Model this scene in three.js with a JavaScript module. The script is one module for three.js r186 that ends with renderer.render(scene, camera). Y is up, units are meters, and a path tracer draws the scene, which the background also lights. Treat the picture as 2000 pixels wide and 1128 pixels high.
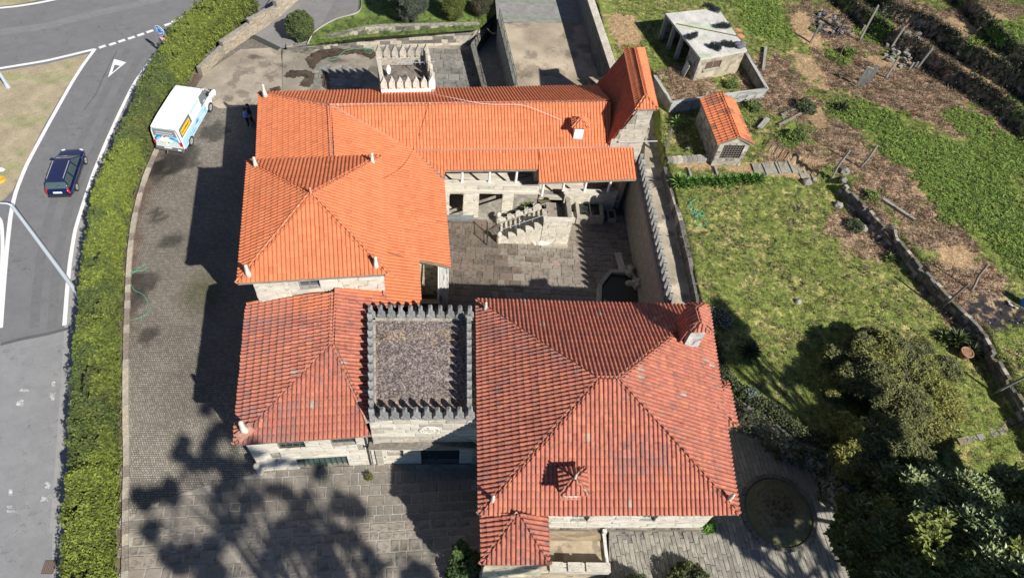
import * as THREE from 'three';
import { Sky } from 'three/addons/objects/Sky.js';
import { mergeGeometries } from 'three/addons/utils/BufferGeometryUtils.js';
import { MarchingCubes } from 'three/addons/objects/MarchingCubes.js';

// ---------------------------------------------------------------- camera, sky, sun, exposure
const V = (x, y, z) => new THREE.Vector3(x, y, z);
const W = 1000, H = 564, F = 1333, CAM = 37;
const scene = new THREE.Scene();
const camera = new THREE.PerspectiveCamera(2 * Math.atan(H / F) * 180 / Math.PI, 2000 / 1128, 0.5, 3000);
// camera frame (x right, y down, z forward): direction to the nadir and to the horizon point of world -z
const downC = V(-140, 956, F).normalize(), fwdC = V(-92.5, -1872, F);
fwdC.addScaledVector(downC, -fwdC.dot(downC)).normalize();
const upC = downC.clone().negate(), backC = fwdC.clone().negate(), rightC = new THREE.Vector3().crossVectors(upC, backC);
const toWorld = v => V(rightC.dot(v), upC.dot(v), backC.dot(v));
camera.position.set(0, CAM, 0);
camera.quaternion.setFromRotationMatrix(new THREE.Matrix4().makeBasis(toWorld(V(1, 0, 0)), toWorld(V(0, -1, 0)), toWorld(V(0, 0, -1))));
camera.updateMatrixWorld();
const renderer = new THREE.WebGLRenderer({ antialias: true });
renderer.toneMapping = THREE.LinearToneMapping;
renderer.toneMappingExposure = 1.5;
renderer.shadowMap.enabled = true;
const SUN = V(0.8, 1, 0.9).normalize();
const sky = new Sky();
sky.name = 'sky'; sky.scale.setScalar(2000); sky.userData.kind = 'structure';
sky.material.uniforms.sunPosition.value.copy(SUN);
sky.material.uniforms.turbidity.value = 2; sky.material.uniforms.rayleigh.value = 0.9; sky.material.uniforms.mieCoefficient.value = 0.002;
scene.add(sky);
scene.environmentIntensity = 0.1;
const sun = new THREE.DirectionalLight(new THREE.Color(1, 0.955, 0.88), 5);
sun.position.copy(SUN.clone().multiplyScalar(120)).add(V(2, 0, -30)); sun.target.position.set(2, 0, -30);
sun.castShadow = true; sun.shadow.mapSize.set(4096, 4096); sun.shadow.radius = 1.2;
Object.assign(sun.shadow.camera, { left: -60, right: 60, top: 60, bottom: -60, near: 1, far: 300 });
scene.add(sun, sun.target);

// ---------------------------------------------------------------- helpers
const RNG = s => () => { s |= 0; s = s + 0x6D2B79F5 | 0; let t = Math.imul(s ^ s >>> 15, 1 | s); t = t + Math.imul(t ^ t >>> 7, 61 | t) ^ t; return ((t ^ t >>> 14) >>> 0) / 4294967296; };
const R0 = RNG(7), rr = (a, b, r = R0) => a + (b - a) * r(), pick = (a, r = R0) => a[Math.floor(r() * a.length) % a.length];
const clamp = (x, a, b) => Math.min(b, Math.max(a, x)), lerp = (a, b, t) => a + (b - a) * t, sstep = (a, b, x) => { x = clamp((x - a) / (b - a), 0, 1); return x * x * (3 - 2 * x); };
// a point of the photograph brought to the height it stands at
function ray(px, py) { return toWorld(V(px - W, py - H, F)); }
function at(px, py, h = 0) { const d = ray(px, py), t = (h - CAM) / d.y; return V(d.x * t, h, d.z * t); }
function hitPlane(px, py, p0, n) { const d = ray(px, py), c = camera.position; const t = p0.clone().sub(c).dot(n) / d.dot(n); return c.clone().addScaledVector(d, t); }
const hash = (x, y) => { let h = Math.imul(x, 374761393) + Math.imul(y, 668265263) | 0; h = Math.imul(h ^ h >>> 13, 1274126177); return ((h ^ h >>> 16) >>> 0) / 4294967296; };
function noise(x, y, per = 0) {
  const xi = Math.floor(x), yi = Math.floor(y); let fx = x - xi, fy = y - yi; fx = fx * fx * (3 - 2 * fx); fy = fy * fy * (3 - 2 * fy);
  const m = per ? (q => ((q % per) + per) % per) : (q => q), x0 = m(xi), x1 = m(xi + 1), y0 = m(yi), y1 = m(yi + 1);
  const a = hash(x0, y0), b = hash(x1, y0), c = hash(x0, y1), d = hash(x1, y1);
  return a + (b - a) * fx + (c - a) * fy + (a - b - c + d) * fx * fy;
}
function fbm(x, y, o = 4, per = 0) { let s = 0, a = 0.5, t = 0; for (let i = 0; i < o; i++) { s += a * noise(x + i * 17.3 * (per ? 0 : 1), y + i * 9.1 * (per ? 0 : 1), per); t += a; x *= 2; y *= 2; per *= 2; a *= 0.55; } return s / t; }
function tex(w, h, fn, srgb = true, repeat = true) {
  const d = new Uint8Array(w * h * 4); let k = 0;
  for (let j = 0; j < h; j++) for (let i = 0; i < w; i++) { const c = fn(i / w, j / h); d[k++] = clamp(c[0], 0, 1) * 255; d[k++] = clamp(c[1], 0, 1) * 255; d[k++] = clamp(c[2], 0, 1) * 255; d[k++] = 255; }
  const t = new THREE.DataTexture(d, w, h); t.magFilter = THREE.LinearFilter; t.minFilter = THREE.LinearMipmapLinearFilter; t.generateMipmaps = true;
  t.wrapS = t.wrapT = repeat ? THREE.RepeatWrapping : THREE.ClampToEdgeWrapping; if (srgb) t.colorSpace = THREE.SRGBColorSpace; t.needsUpdate = true; return t;
}
const names = {};
const numbered = n => { const k = names[n] = (names[n] ?? -1) + 1; return k ? n + '_' + String(k).padStart(3, '0') : n; };
const shadow = m => { m.castShadow = m.receiveShadow = true; return m; };
function thing(name, label, category, base, group) {
  const o = new THREE.Group(); o.name = numbered(name); o.position.copy(base); o.userData = { label, category }; if (group) o.userData.group = group; scene.add(o); return o;
}
function rootOf(o) { while (o.parent && o.parent !== scene) o = o.parent; return o; }
// a part written in world coordinates, moved under its thing
function part(parent, name, geo, m, label) {
  const b = rootOf(parent).position, me = shadow(new THREE.Mesh(geo, m));
  geo.translate(-b.x, -b.y, -b.z); me.name = name; if (label) me.userData.label = label; parent.add(me); return me;
}
// a shared geometry set at a world place under its thing
function piece(parent, name, geo, m, pos, quat, scl) {
  const me = shadow(new THREE.Mesh(geo, m)); me.name = name; me.position.copy(pos).sub(rootOf(parent).position);
  if (quat) me.quaternion.copy(quat); if (scl) me.scale.copy(scl); parent.add(me); return me;
}
function struct(name, geo, m) { const me = shadow(new THREE.Mesh(geo, m)); me.name = numbered(name); me.userData.kind = 'structure'; scene.add(me); return me; }
const mat = (r, g, b, o = {}) => new THREE.MeshStandardMaterial({ color: new THREE.Color().setRGB(r, g, b), roughness: 0.9, ...o });
function mesh3(pos, idx, uv, col) {
  const g = new THREE.BufferGeometry(); g.setAttribute('position', new THREE.Float32BufferAttribute(pos, 3)); if (uv) g.setAttribute('uv', new THREE.Float32BufferAttribute(uv, 2));
  if (col) g.setAttribute('color', new THREE.Float32BufferAttribute(col, 3)); g.setIndex(idx); g.computeVertexNormals(); return g;
}
// a sheet through world points (each with its own height), uv in metres
function sheet(pts) {
  const tri = THREE.ShapeUtils.triangulateShape(pts.map(p => new THREE.Vector2(p.x, -p.z)), []), pos = [], uv = [], idx = [];
  for (const p of pts) { pos.push(p.x, p.y, p.z); uv.push(p.x, -p.z); }
  const ccw = !THREE.ShapeUtils.isClockWise(pts.map(p => new THREE.Vector2(p.x, -p.z)));
  for (const t of tri) ccw ? idx.push(t[0], t[1], t[2]) : idx.push(t[0], t[2], t[1]);
  const g = mesh3(pos, idx, uv), n = g.attributes.normal; if (n.getY(0) < 0) { g.setIndex(idx.map((_, i) => idx[i - i % 3 + [0, 2, 1][i % 3]])); g.computeVertexNormals(); } return g;
}
const pts = (a, h = 0) => a.map(p => at(p[0], p[1], p[2] ?? h));
function lineStrip(p, w, y = 0) { // a painted strip along points
  const pos = [], uv = [], idx = []; p = new THREE.CatmullRomCurve3(p, false, 'catmullrom', 0.3).getPoints(p.length > 2 ? p.length * 5 : 1);
  for (let i = 0; i < p.length; i++) { const d = p[Math.min(i + 1, p.length - 1)].clone().sub(p[Math.max(i - 1, 0)]).setY(0).normalize(), n = V(-d.z, 0, d.x); for (const s of [-1, 1]) { pos.push(p[i].x + n.x * s * w / 2, p[i].y + y, p[i].z + n.z * s * w / 2); uv.push(pos[pos.length - 3], -pos[pos.length - 1]); } if (i) { const k = 2 * i; idx.push(k - 2, k, k - 1, k - 1, k, k + 1); } }
  const g = mesh3(pos, idx, uv); if (g.attributes.normal.getY(0) < 0) { const a = g.index.array; for (let i = 0; i < a.length; i += 3) { const t = a[i + 1]; a[i + 1] = a[i + 2]; a[i + 2] = t; } g.computeVertexNormals(); } return g;
}
function box(x0, x1, y0, y1, z0, z1) { const g = new THREE.BoxGeometry(x1 - x0, y1 - y0, z1 - z0); g.translate((x0 + x1) / 2, (y0 + y1) / 2, (z0 + z1) / 2); return g; }
// a straight bar of rectangular section between two points
function bar(a, b, w, h = w, up = V(0, 1, 0)) {
  const d = b.clone().sub(a), L = d.length(); d.normalize(); let s = new THREE.Vector3().crossVectors(up, d); if (s.lengthSq() < 1e-6) s = V(1, 0, 0); s.normalize(); const u = new THREE.Vector3().crossVectors(d, s);
  const g = new THREE.BoxGeometry(w, h, L); g.applyMatrix4(new THREE.Matrix4().makeBasis(s, u, d).setPosition(a.clone().add(b).multiplyScalar(0.5))); return g;
}
function rod(a, b, r0, r1 = r0, n = 8) { const d = b.clone().sub(a), g = new THREE.CylinderGeometry(r1, r0, d.length(), n); g.applyQuaternion(new THREE.Quaternion().setFromUnitVectors(V(0, 1, 0), d.clone().normalize())); const c = a.clone().add(b).multiplyScalar(0.5); g.translate(c.x, c.y, c.z); return g; }
const tube = (p, r, n = 24) => new THREE.TubeGeometry(new THREE.CatmullRomCurve3(p), n, r, 6);
const flat = g => g.index ? g.toNonIndexed() : g;
const join = a => mergeGeometries(a.map(g => { g = flat(g); for (const k of Object.keys(g.attributes)) if (!['position', 'normal', 'uv'].includes(k)) g.deleteAttribute(k); return g; }));
// a wall of some thickness: footprint line a->b, from y0 to y1, growing to the side away from n
function slab(a, b, y0, y1, th) { const d = b.clone().sub(a).setY(0).normalize(), n = V(-d.z, 0, d.x).multiplyScalar(-th); // inward
  const s = [a, b, b.clone().add(n), a.clone().add(n)], pos = [], idx = []; for (const y of [y0, y1]) for (const p of s) pos.push(p.x, y, p.z);
  for (let i = 0; i < 4; i++) { const j = (i + 1) % 4; idx.push(i, j, 4 + j, i, 4 + j, 4 + i); } idx.push(4, 5, 6, 4, 6, 7, 0, 2, 1, 0, 3, 2);
  const g = mesh3(pos, idx).toNonIndexed(); g.computeVertexNormals(); const uv = [], P = g.attributes.position; for (let i = 0; i < P.count; i++) uv.push((P.getX(i) - a.x) * d.x + (P.getZ(i) - a.z) * d.z, P.getY(i)); g.setAttribute('uv', new THREE.Float32BufferAttribute(uv, 2)); return g; }
// closed prism: a polygon with vertical sides, each top vertex with its own height
function prism(top, y0) { const n = top.length, pos = [], idx = []; const tri = THREE.ShapeUtils.triangulateShape(top.map(p => new THREE.Vector2(p.x, -p.z)), []);
  for (const p of top) pos.push(p.x, p.y, p.z); for (const p of top) pos.push(p.x, typeof y0 === 'function' ? y0(p) : y0, p.z);
  for (const t of tri) idx.push(t[0], t[1], t[2], n + t[0], n + t[2], n + t[1]); for (let i = 0; i < n; i++) { const j = (i + 1) % n; idx.push(i, n + i, n + j, i, n + j, j); }
  let g = mesh3(pos, idx).toNonIndexed(); g.computeVertexNormals(); const uv = [], P = g.attributes.position, N = g.attributes.normal; for (let i = 0; i < P.count; i++) Math.abs(N.getY(i)) > 0.6 ? uv.push(P.getX(i), P.getZ(i)) : uv.push(P.getX(i) + P.getZ(i), P.getY(i)); g.setAttribute('uv', new THREE.Float32BufferAttribute(uv, 2)); return g; }

// ---------------------------------------------------------------- shared textures and materials
const grain = tex(512, 512, (u, v) => { const a = fbm(u * 8, v * 8, 5, 8), b = noise(u * 128, v * 128, 128); const k = 0.62 + 0.34 * a + 0.16 * (b - 0.5); return [k, k, k * 0.985]; });
const grainBump = tex(512, 512, (u, v) => { const k = 0.5 * fbm(u * 16, v * 16, 4, 16) + 0.5 * noise(u * 128, v * 128, 128); return [k, k, k]; }, false);
const blotch = tex(512, 512, (u, v) => { const a = fbm(u * 6, v * 6, 5, 6), b = fbm(u * 24, v * 24, 3, 24), l = sstep(0.6, 0.72, fbm(u * 12 + 3, v * 12, 4, 12)); let k = 0.6 + 0.5 * a * (0.7 + 0.5 * b); return [k * (1 - 0.35 * l), k * (1 - 0.33 * l), k * (1 - 0.3 * l)]; });
const lichen = tex(1024, 1024, (u, v) => { const a = fbm(u * 8, v * 8, 5, 8), s = sstep(0.64, 0.7, fbm(u * 40, v * 40, 3, 40)), d = sstep(0.5, 0.68, fbm(u * 14 + 5, v * 14, 4, 14)), f = noise(u * 256, v * 256, 256); let k = 0.7 + 0.34 * a + 0.14 * (f - 0.5); let r = k, g = k, b = k; r *= 1 - 0.36 * d; g *= 1 - 0.28 * d; b *= 1 - 0.2 * d; return [lerp(r, 0.8, s * 0.3), lerp(g, 0.85, s * 0.45), lerp(b, 0.9, s * 0.5)]; });
const rep = (t, k) => { const c = t.clone(); c.repeat.set(k, k); c.needsUpdate = true; return c; };
const stoneT = tex(512, 512, (u, v) => { const a = fbm(u * 7, v * 7, 5, 7), f = noise(u * 180, v * 180, 180), d = sstep(.55, .75, fbm(u * 9 + 4, v * 9, 4, 9)), k = (.8 + .2 * a + .1 * (f - .5)) * (1 - .2 * d); return [k, k * .99, k * .97]; });
const gM = rep(grain, 0.5), gB = rep(grainBump, 0.5), bM = rep(blotch, 0.35);
const stoneTint = (r, g, b, o = {}) => mat(r, g, b, { map: grain, bumpMap: grainBump, bumpScale: 0.012, roughness: 0.95, ...o });
const graniteCol = [[.54, .5, .42], [.6, .555, .47], [.48, .44, .38], [.56, .51, .42], [.52, .48, .42]];
const GRAN = graniteCol.map(c => stoneTint(...c, { map: stoneT, bumpScale: .008 }));
const GRANW = [[.7, .66, .575], [.74, .7, .62], [.66, .62, .54], [.71, .66, .56]].map(c => stoneTint(...c, { map: stoneT, bumpScale: .006 }));
const GRAND = [[.25, .24, .22], [.3, .28, .25], [.21, .2, .18], [.27, .24, .21]].map(c => stoneTint(...c));
const MORTAR = mat(.46, .42, .36, { map: gM }), PLASTER = mat(.66, .6, .5, { map: bM }), CREAM = mat(.72, .63, .46, { map: bM }), WHITEW = mat(.75, .73, .68, { map: bM });
const CONC = mat(.46, .43, .37, { map: bM, bumpMap: gB, bumpScale: .01 }), DARKGLASS = mat(.02, .025, .03, { roughness: .15, metalness: 0 }), DOORG = mat(.03, .05, .045, { roughness: .5 }), FRAMEW = mat(.55, .56, .55, { roughness: .6 });
const WOOD = mat(.2, .14, .09, { map: gM }), METAL = mat(.35, .36, .37, { metalness: .7, roughness: .5 }), DARKMETAL = mat(.04, .045, .04, { roughness: .6 }), GALV = mat(.5, .56, .6, { metalness: .3, roughness: .45 });
const WHITEP = mat(.8, .8, .78, { roughness: .55 });
// unit blocks with a chamfer, a few shapes
function unitBlock(seed, ch = 0.06) {
  const r = RNG(seed), pos = [], idx = [], j = () => (r() - .5) * .07, P = []; // bottom ring, waist ring, top ring
  const c = [[-.5, -.5], [.5, -.5], [.5, .5], [-.5, .5]].map(p => [p[0] + j() * .6, p[1] + j() * .6]);
  for (const p of c) P.push([p[0], 0, p[1]]); for (const p of c) P.push([p[0], 1 - ch * 2 + j(), p[1]]); for (const p of c) P.push([p[0] * (1 - ch * 1.6), 1 + j(), p[1] * (1 - ch * 1.6)]);
  for (const p of P) pos.push(...p); for (const o of [0, 4]) for (let i = 0; i < 4; i++) { const k = (i + 1) % 4; idx.push(o + i, o + 4 + i, o + 4 + k, o + i, o + 4 + k, o + k); } idx.push(8, 10, 9, 8, 11, 10);
  const g = mesh3(pos, idx).toNonIndexed(); g.computeVertexNormals(); const uv = [], Q = g.attributes.position; const ou = r(), ov = r(); for (let i = 0; i < Q.count; i++) uv.push(ou + Q.getX(i) * .3 + Q.getY(i) * .05, ov + Q.getZ(i) * .3); g.setAttribute('uv', new THREE.Float32BufferAttribute(uv, 2)); return g;
}
const BLK = [1, 2, 3, 4, 5, 6].map(s => unitBlock(s)), BLKS = [11, 12, 13, 14].map(s => unitBlock(s, .03));
const pieces = {}; // running count of like parts per thing
// ashlar wall face: courses of stones on a backing, openings left free. a->b runs left to right seen from outside
function ashlar(parent, a, b, y0, y1, o = {}) {
  const { course = .33, len = [.55, 1.15], depth = .09, mats = GRAN, open = [], seed = 3, back = MORTAR, th = .35, gap = .012, topFn, name = 'wall', plain = false } = o;
  const r = RNG(seed), U = b.clone().sub(a).setY(0), L = U.length(); U.normalize(); const Nn = V(-U.z, 0, U.x); // outward
  // backing with holes
  const sh = new THREE.Shape(); sh.moveTo(0, y0); sh.lineTo(L, y0); if (topFn) for (let i = 10; i >= 0; i--) sh.lineTo(L * i / 10, topFn(L * i / 10)); else { sh.lineTo(L, y1); sh.lineTo(0, y1); }
  for (const q of open) { const h = new THREE.Path(); h.moveTo(q.u0, q.v0); h.lineTo(q.u0, q.v1); h.lineTo(q.u1, q.v1); h.lineTo(q.u1, q.v0); h.closePath(); sh.holes.push(h); }
  const g = new THREE.ExtrudeGeometry(sh, { depth: th, bevelEnabled: false }); g.applyMatrix4(new THREE.Matrix4().makeBasis(U, V(0, 1, 0), Nn).setPosition(a.clone().setY(0).addScaledVector(Nn, -th)));
  const w = part(parent, name, g, back); if (plain) return { w, U, Nn, L };
  const q = new THREE.Quaternion().setFromRotationMatrix(new THREE.Matrix4().makeBasis(U, Nn, U.clone().cross(Nn)));
  const nC = Math.max(1, Math.round((y1 - y0) / course)), ch = (y1 - y0) / nC;
  for (let c = 0; c < nC; c++) {
    const v0 = y0 + c * ch, v1 = v0 + ch, vm = (v0 + v1) / 2; let segs = [[0, L]];
    for (const p of open) if (vm > p.v0 && vm < p.v1) segs = segs.flatMap(s => p.u1 <= s[0] || p.u0 >= s[1] ? [s] : [[s[0], p.u0], [p.u1, s[1]]].filter(t => t[1] - t[0] > .04));
    for (const s of segs) { let u = s[0]; while (u < s[1] - .02) { let l = rr(len[0], len[1], r); if (u === 0 && c % 2) l *= .6; if (s[1] - u - l < len[0] * .5) l = s[1] - u; const um = u + l / 2; if (!topFn || topFn(um) > v1 - .05)
      piece(w, 'stone', pick(BLK, r), pick(mats, r), a.clone().setY(vm).addScaledVector(U, um).addScaledVector(Nn, -depth + .035), q, V(l - gap, depth + rr(-.006, .01, r), ch - gap)); u += l; } }
  }
  return { w, U, Nn, L, a };
}
// opening rectangle on a wall plane read at two opposite corners
function openAt(a, b, p0, p1) { const U = b.clone().sub(a).setY(0).normalize(), n = V(-U.z, 0, U.x), f = p => { const h = hitPlane(p[0], p[1], a, n); return [h.clone().sub(a).dot(U), h.y]; }; const A = f(p0), B = f(p1); return { u0: Math.min(A[0], B[0]), u1: Math.max(A[0], B[0]), v0: Math.min(A[1], B[1]), v1: Math.max(A[1], B[1]) }; }
function windowIn(parent, info, a, q, o = {}) { // frame, pane and glazing bars set back in an opening
  const { set = .16, pane = DARKGLASS, frame = FRAMEW, nx = 2, ny = 3, name = 'window', fw = .06 } = o, { U, Nn } = info;
  const P = (u, v, d) => a.clone().setY(v).addScaledVector(U, u).addScaledVector(Nn, d), B = (u0, v0, u1, v1, w, d) => bar(P(u0, v0, d), P(u1, v1, d), w, w * .7, Nn);
  const win = part(parent, name, (() => { const g = new THREE.BoxGeometry(q.u1 - q.u0, q.v1 - q.v0, .02); g.applyMatrix4(new THREE.Matrix4().makeBasis(U, V(0, 1, 0), Nn).setPosition(P((q.u0 + q.u1) / 2, (q.v0 + q.v1) / 2, -set - .02))); return g; })(), pane);
  part(win, 'frame', join([B(q.u0, q.v0 + fw / 2, q.u1, q.v0 + fw / 2, fw, -set), B(q.u0, q.v1 - fw / 2, q.u1, q.v1 - fw / 2, fw, -set), B(q.u0 + fw / 2, q.v0 + fw, q.u0 + fw / 2, q.v1 - fw, fw, -set), B(q.u1 - fw / 2, q.v0 + fw, q.u1 - fw / 2, q.v1 - fw, fw, -set)]), frame);
  for (let i = 1; i < nx; i++) { const u = lerp(q.u0, q.u1, i / nx); part(win, 'glazing_bar', B(u, q.v0 + fw, u, q.v1 - fw, .035, -set + .004), frame); }
  for (let i = 1; i < ny; i++) { const v = lerp(q.v0, q.v1, i / ny); part(win, 'glazing_bar', B(q.u0 + fw, v, q.u1 - fw, v, .032, -set - .004), frame); }
  return win;
}

// ---------------------------------------------------------------- tiled roofs
const TP = [[0, 0], [.05, .5], [.16, .88], [.32, 1], [.5, .9], [.64, .55], [.72, .06], [1, 0]];
function tileGeo(w, e, hump, lift) { const pos = [], idx = [], uv = []; const K = TP.length; for (const [t, h] of TP) for (const s of [0, 1]) { pos.push(t * w, h * hump * (s ? .9 : 1) + (s ? .002 : lift), -(s ? e : -.05)); uv.push(t * w * .8, s ? e : 0); }
  for (let k = 0; k < K - 1; k++) { const a = 2 * k; idx.push(a, a + 2, a + 3, a, a + 3, a + 1); } const o = K * 2; for (const [t, h] of TP) for (const s of [0, 1]) { pos.push(t * w, h * hump + lift - (s ? .03 : 0), .05); uv.push(t * w, 0); } for (let k = 0; k < K - 1; k++) { const a = o + 2 * k; idx.push(a, a + 1, a + 3, a, a + 3, a + 2); }
  return mesh3(pos, idx, uv); }
// one slope: poly[0]->poly[1] is the eave; other points lie up the slope
function slope(roof, poly, o) {
  const { sag = .025, slip = .007, w = .215, e = .38, hump = .052, lift = .03, color, mats, single = 0, seed = 1, m, off = .0 } = o, r = RNG(seed);
  const O = poly[0], U = poly[1].clone().sub(O).normalize(), c = poly.slice(2).reduce((s, p) => s.add(p), V(0, 0, 0)).multiplyScalar(1 / (poly.length - 2)).sub(O), Vv = c.addScaledVector(U, -c.dot(U)).normalize(), Nn = U.clone().cross(Vv); if (Nn.y < 0) Nn.negate();
  const p2 = poly.map(p => { const d = p.clone().sub(O); return [d.dot(U), d.dot(Vv)]; }), us = p2.map(p => p[0]), u0 = Math.min(...us), u1 = Math.max(...us), flip = U.clone().cross(Vv).dot(Nn) < 0;
  const range = u => { let lo = 1e9, hi = -1e9; for (let i = 0; i < p2.length; i++) { const a = p2[i], b = p2[(i + 1) % p2.length]; if ((a[0] - u) * (b[0] - u) <= 0 && a[0] !== b[0]) { const v = a[1] + (b[1] - a[1]) * (u - a[0]) / (b[0] - a[0]); lo = Math.min(lo, v); hi = Math.max(hi, v); } } return lo > hi ? [0, 0] : [lo, hi]; };
  const pos = [], idx = [], uv = [], col = [], nC = Math.ceil((u1 - u0) / w), K = TP.length, P = (u, v, n) => O.clone().addScaledVector(U, u).addScaledVector(Vv, v).addScaledVector(Nn, n + off + sag * (fbm(u * .4 + seed * 3.7, v * .4, 2) - .45)); let count = 0;
  const q = new THREE.Quaternion().setFromRotationMatrix(new THREE.Matrix4().makeBasis(flip ? U.clone().negate() : U, Nn, Vv.clone().negate()));
  const vmax = Math.max(...p2.map(p => p[1]));
  for (let row = Math.floor((Math.min(...p2.map(p => p[1])) - .01) / e); row * e < vmax; row++) for (let ci = 0; ci < nC; ci++) {
    const ub = u0 + ci * w, v0 = row * e, jit = rr(-slip, slip, r) * (r() < .06 ? 2 : 1), jn = rr(0, slip * .8, r), uu = TP.map(t => clamp(ub + (flip ? 1 - t[0] : t[0]) * w, u0 + .001, u1 - .001)), rg = uu.map(range);
    const aa = rg.map(g => clamp(v0 - .05 + jit, g[0], g[1])), bb = rg.map(g => clamp(v0 + e, g[0], g[1])); if (aa.every((x, k) => bb[k] - x < .005)) continue;
    const full = rg.every(g => v0 >= g[0] - .001 && v0 + e <= g[1]) && ub + w <= u1; const tint = color(r, (ub + w / 2), v0, P(ub, v0, 0));
    if (full && count < single) { count++; const tg = o.tg ??= tileGeo(w, e, hump, lift); piece(roof, 'roof_tile', tg, mats[tint.i % mats.length], P(flip ? ub + w : ub, v0 + jit, jn), q); continue; }
    const b0 = pos.length / 3; const tc = tint.c, ou = r();
    for (let k = 0; k < K; k++) { let p = P(uu[k], aa[k], TP[k][1] * hump + lift + jn); pos.push(p.x, p.y, p.z); uv.push(uu[k] * .5 + ou, aa[k] * .5); p = P(uu[k], bb[k], TP[k][1] * hump * .9 + .002 + jn); pos.push(p.x, p.y, p.z); uv.push(uu[k] * .5 + ou, bb[k] * .5); col.push(...tc, ...tc); }
    for (let k = 0; k < K; k++) for (const s of [0, 1]) { const p = P(uu[k], aa[k], TP[k][1] * hump + lift + jn - (s ? .034 : 0)); pos.push(p.x, p.y, p.z); uv.push(uu[k] * .5, aa[k] * .5 - s * .02); col.push(...tc); }
    for (let k = 0; k < K - 1; k++) { const a = b0 + 2 * k, f = b0 + 2 * K + 2 * k; if (flip) idx.push(a, a + 3, a + 2, a, a + 1, a + 3, f, f + 3, f + 1, f, f + 2, f + 3); else idx.push(a, a + 2, a + 3, a, a + 3, a + 1, f, f + 1, f + 3, f, f + 3, f + 2); }
  }
  const t = part(roof, 'tile_covering', mesh3(pos, idx, uv, col), m); t.userData.kind = 'stuff'; return { P, U, Vv, Nn, p2 };
}
function deck(thingO, polys, th, m, name = 'roof') { // the boarding under the tiles
  const gs = polys.map(poly => { const U = poly[1].clone().sub(poly[0]).normalize(), c = poly.slice(2).reduce((s, p) => s.add(p), V(0, 0, 0)).multiplyScalar(1 / (poly.length - 2)).sub(poly[0]), n = U.clone().cross(c.addScaledVector(U, -c.dot(U))).normalize(); if (n.y < 0) n.negate(); return prism(orient(poly.map(p => p.clone().addScaledVector(n, -.02 - n.dot(p.clone().sub(poly[0]))))), p => p.y - th); }); return part(thingO, name, join(gs), m);
}
function orient(p) { return THREE.ShapeUtils.isClockWise(p.map(q => new THREE.Vector2(q.x, -q.z))) ? p.slice().reverse() : p; }
const capGeo = (() => { const g = new THREE.CylinderGeometry(1, .82, 1, 9, 1, true, -Math.PI / 2, Math.PI); g.rotateX(Math.PI / 2); return flat(g); })(); // axis along z, wide end at +z, opens downward
function caps(roof, a, b, mats, o = {}) { // ridge and hip tiles from the low end a to the high end b
  const { len = .42, r = .15, seed = 5, lift = .06, name = 'ridge_tile' } = o, rg = RNG(seed), d = b.clone().sub(a), L = d.length(), n = Math.max(1, Math.round(L / len)); d.normalize(); const side = V(0, 1, 0).cross(d).normalize(), up = d.clone().cross(side);
  for (let i = 0; i < n; i++) { const q = new THREE.Quaternion().setFromRotationMatrix(new THREE.Matrix4().makeBasis(side.clone().negate(), up, d.clone().negate())); q.multiply(new THREE.Quaternion().setFromEuler(new THREE.Euler(rr(.02, .06, rg), rr(-.03, .03, rg), rr(-.05, .05, rg))));
    piece(roof, name, capGeo, pick(mats, rg), a.clone().addScaledVector(d, (i + .5) * L / n).addScaledVector(up, lift), q, V(r, r * .85, L / n + .06)); }
}
const tileM = (o = {}) => new THREE.MeshStandardMaterial({ vertexColors: true, roughness: .85, side: THREE.DoubleSide, ...o });
const tileT = tex(512, 512, (u, v) => { const a = fbm(u * 10, v * 10, 4, 10), f = noise(u * 200, v * 200, 200), k = .86 + .14 * a + .07 * (f - .5); return [k, k * .995, k * .99]; });
const oldT = tex(1024, 1024, (u, v) => { const a = fbm(u * 9, v * 9, 5, 9), s = sstep(.69, .74, fbm(u * 26 + 2, v * 26, 2, 26)), d = sstep(.56, .74, fbm(u * 13 + 5, v * 13, 4, 13)), f = noise(u * 256, v * 256, 256); let k = .82 + .2 * a + .1 * (f - .5); let r = k * (1 - .2 * d), g = k * (1 - .12 * d), b = k * (1 - .06 * d); return [lerp(r, .95, s * .25), lerp(g, 1, s * .7), lerp(b, 1, s * .8)]; });
const NEWM = tileM({ map: tileT }), OLDM = tileM({ map: oldT });
const newTint = (r, u, v, p) => { const k = (.93 + .1 * r()) * (r() < .05 ? .86 : 1) * (.93 + .14 * fbm(p.x * .3 + 5, p.z * .3, 3)), s = rr(-.02, .02, r); return { c: [.66 * k, (.2 + s * .6) * k, (.082 + s * .3) * k], i: 0 }; };
const oldCols = [[.47, .155, .1], [.44, .142, .092], [.49, .17, .108], [.4, .138, .095], [.45, .16, .108], [.33, .142, .108], [.51, .178, .1], [.37, .155, .12], [.42, .31, .24]];
const OLDMATS = oldCols.map(c => mat(...c, { map: oldT, side: THREE.DoubleSide, roughness: .92 }));
const oldTint = dark => (r, u, v, p) => { const n = fbm(p.x * .35 + 9, p.z * .35, 3), k = n + rr(-.16, .16, r) - .5 + dark; let i = k > .27 ? pick([5, 7, 3], r) : k > .12 ? pick([3, 4, 7, 1], r) : pick([0, 1, 2, 6, 0, 4], r); if (r() < .006) i = 8; const c = oldCols[i], f = rr(.9, 1.1, r); return { c: c.map(x => x * f), i }; };
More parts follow.
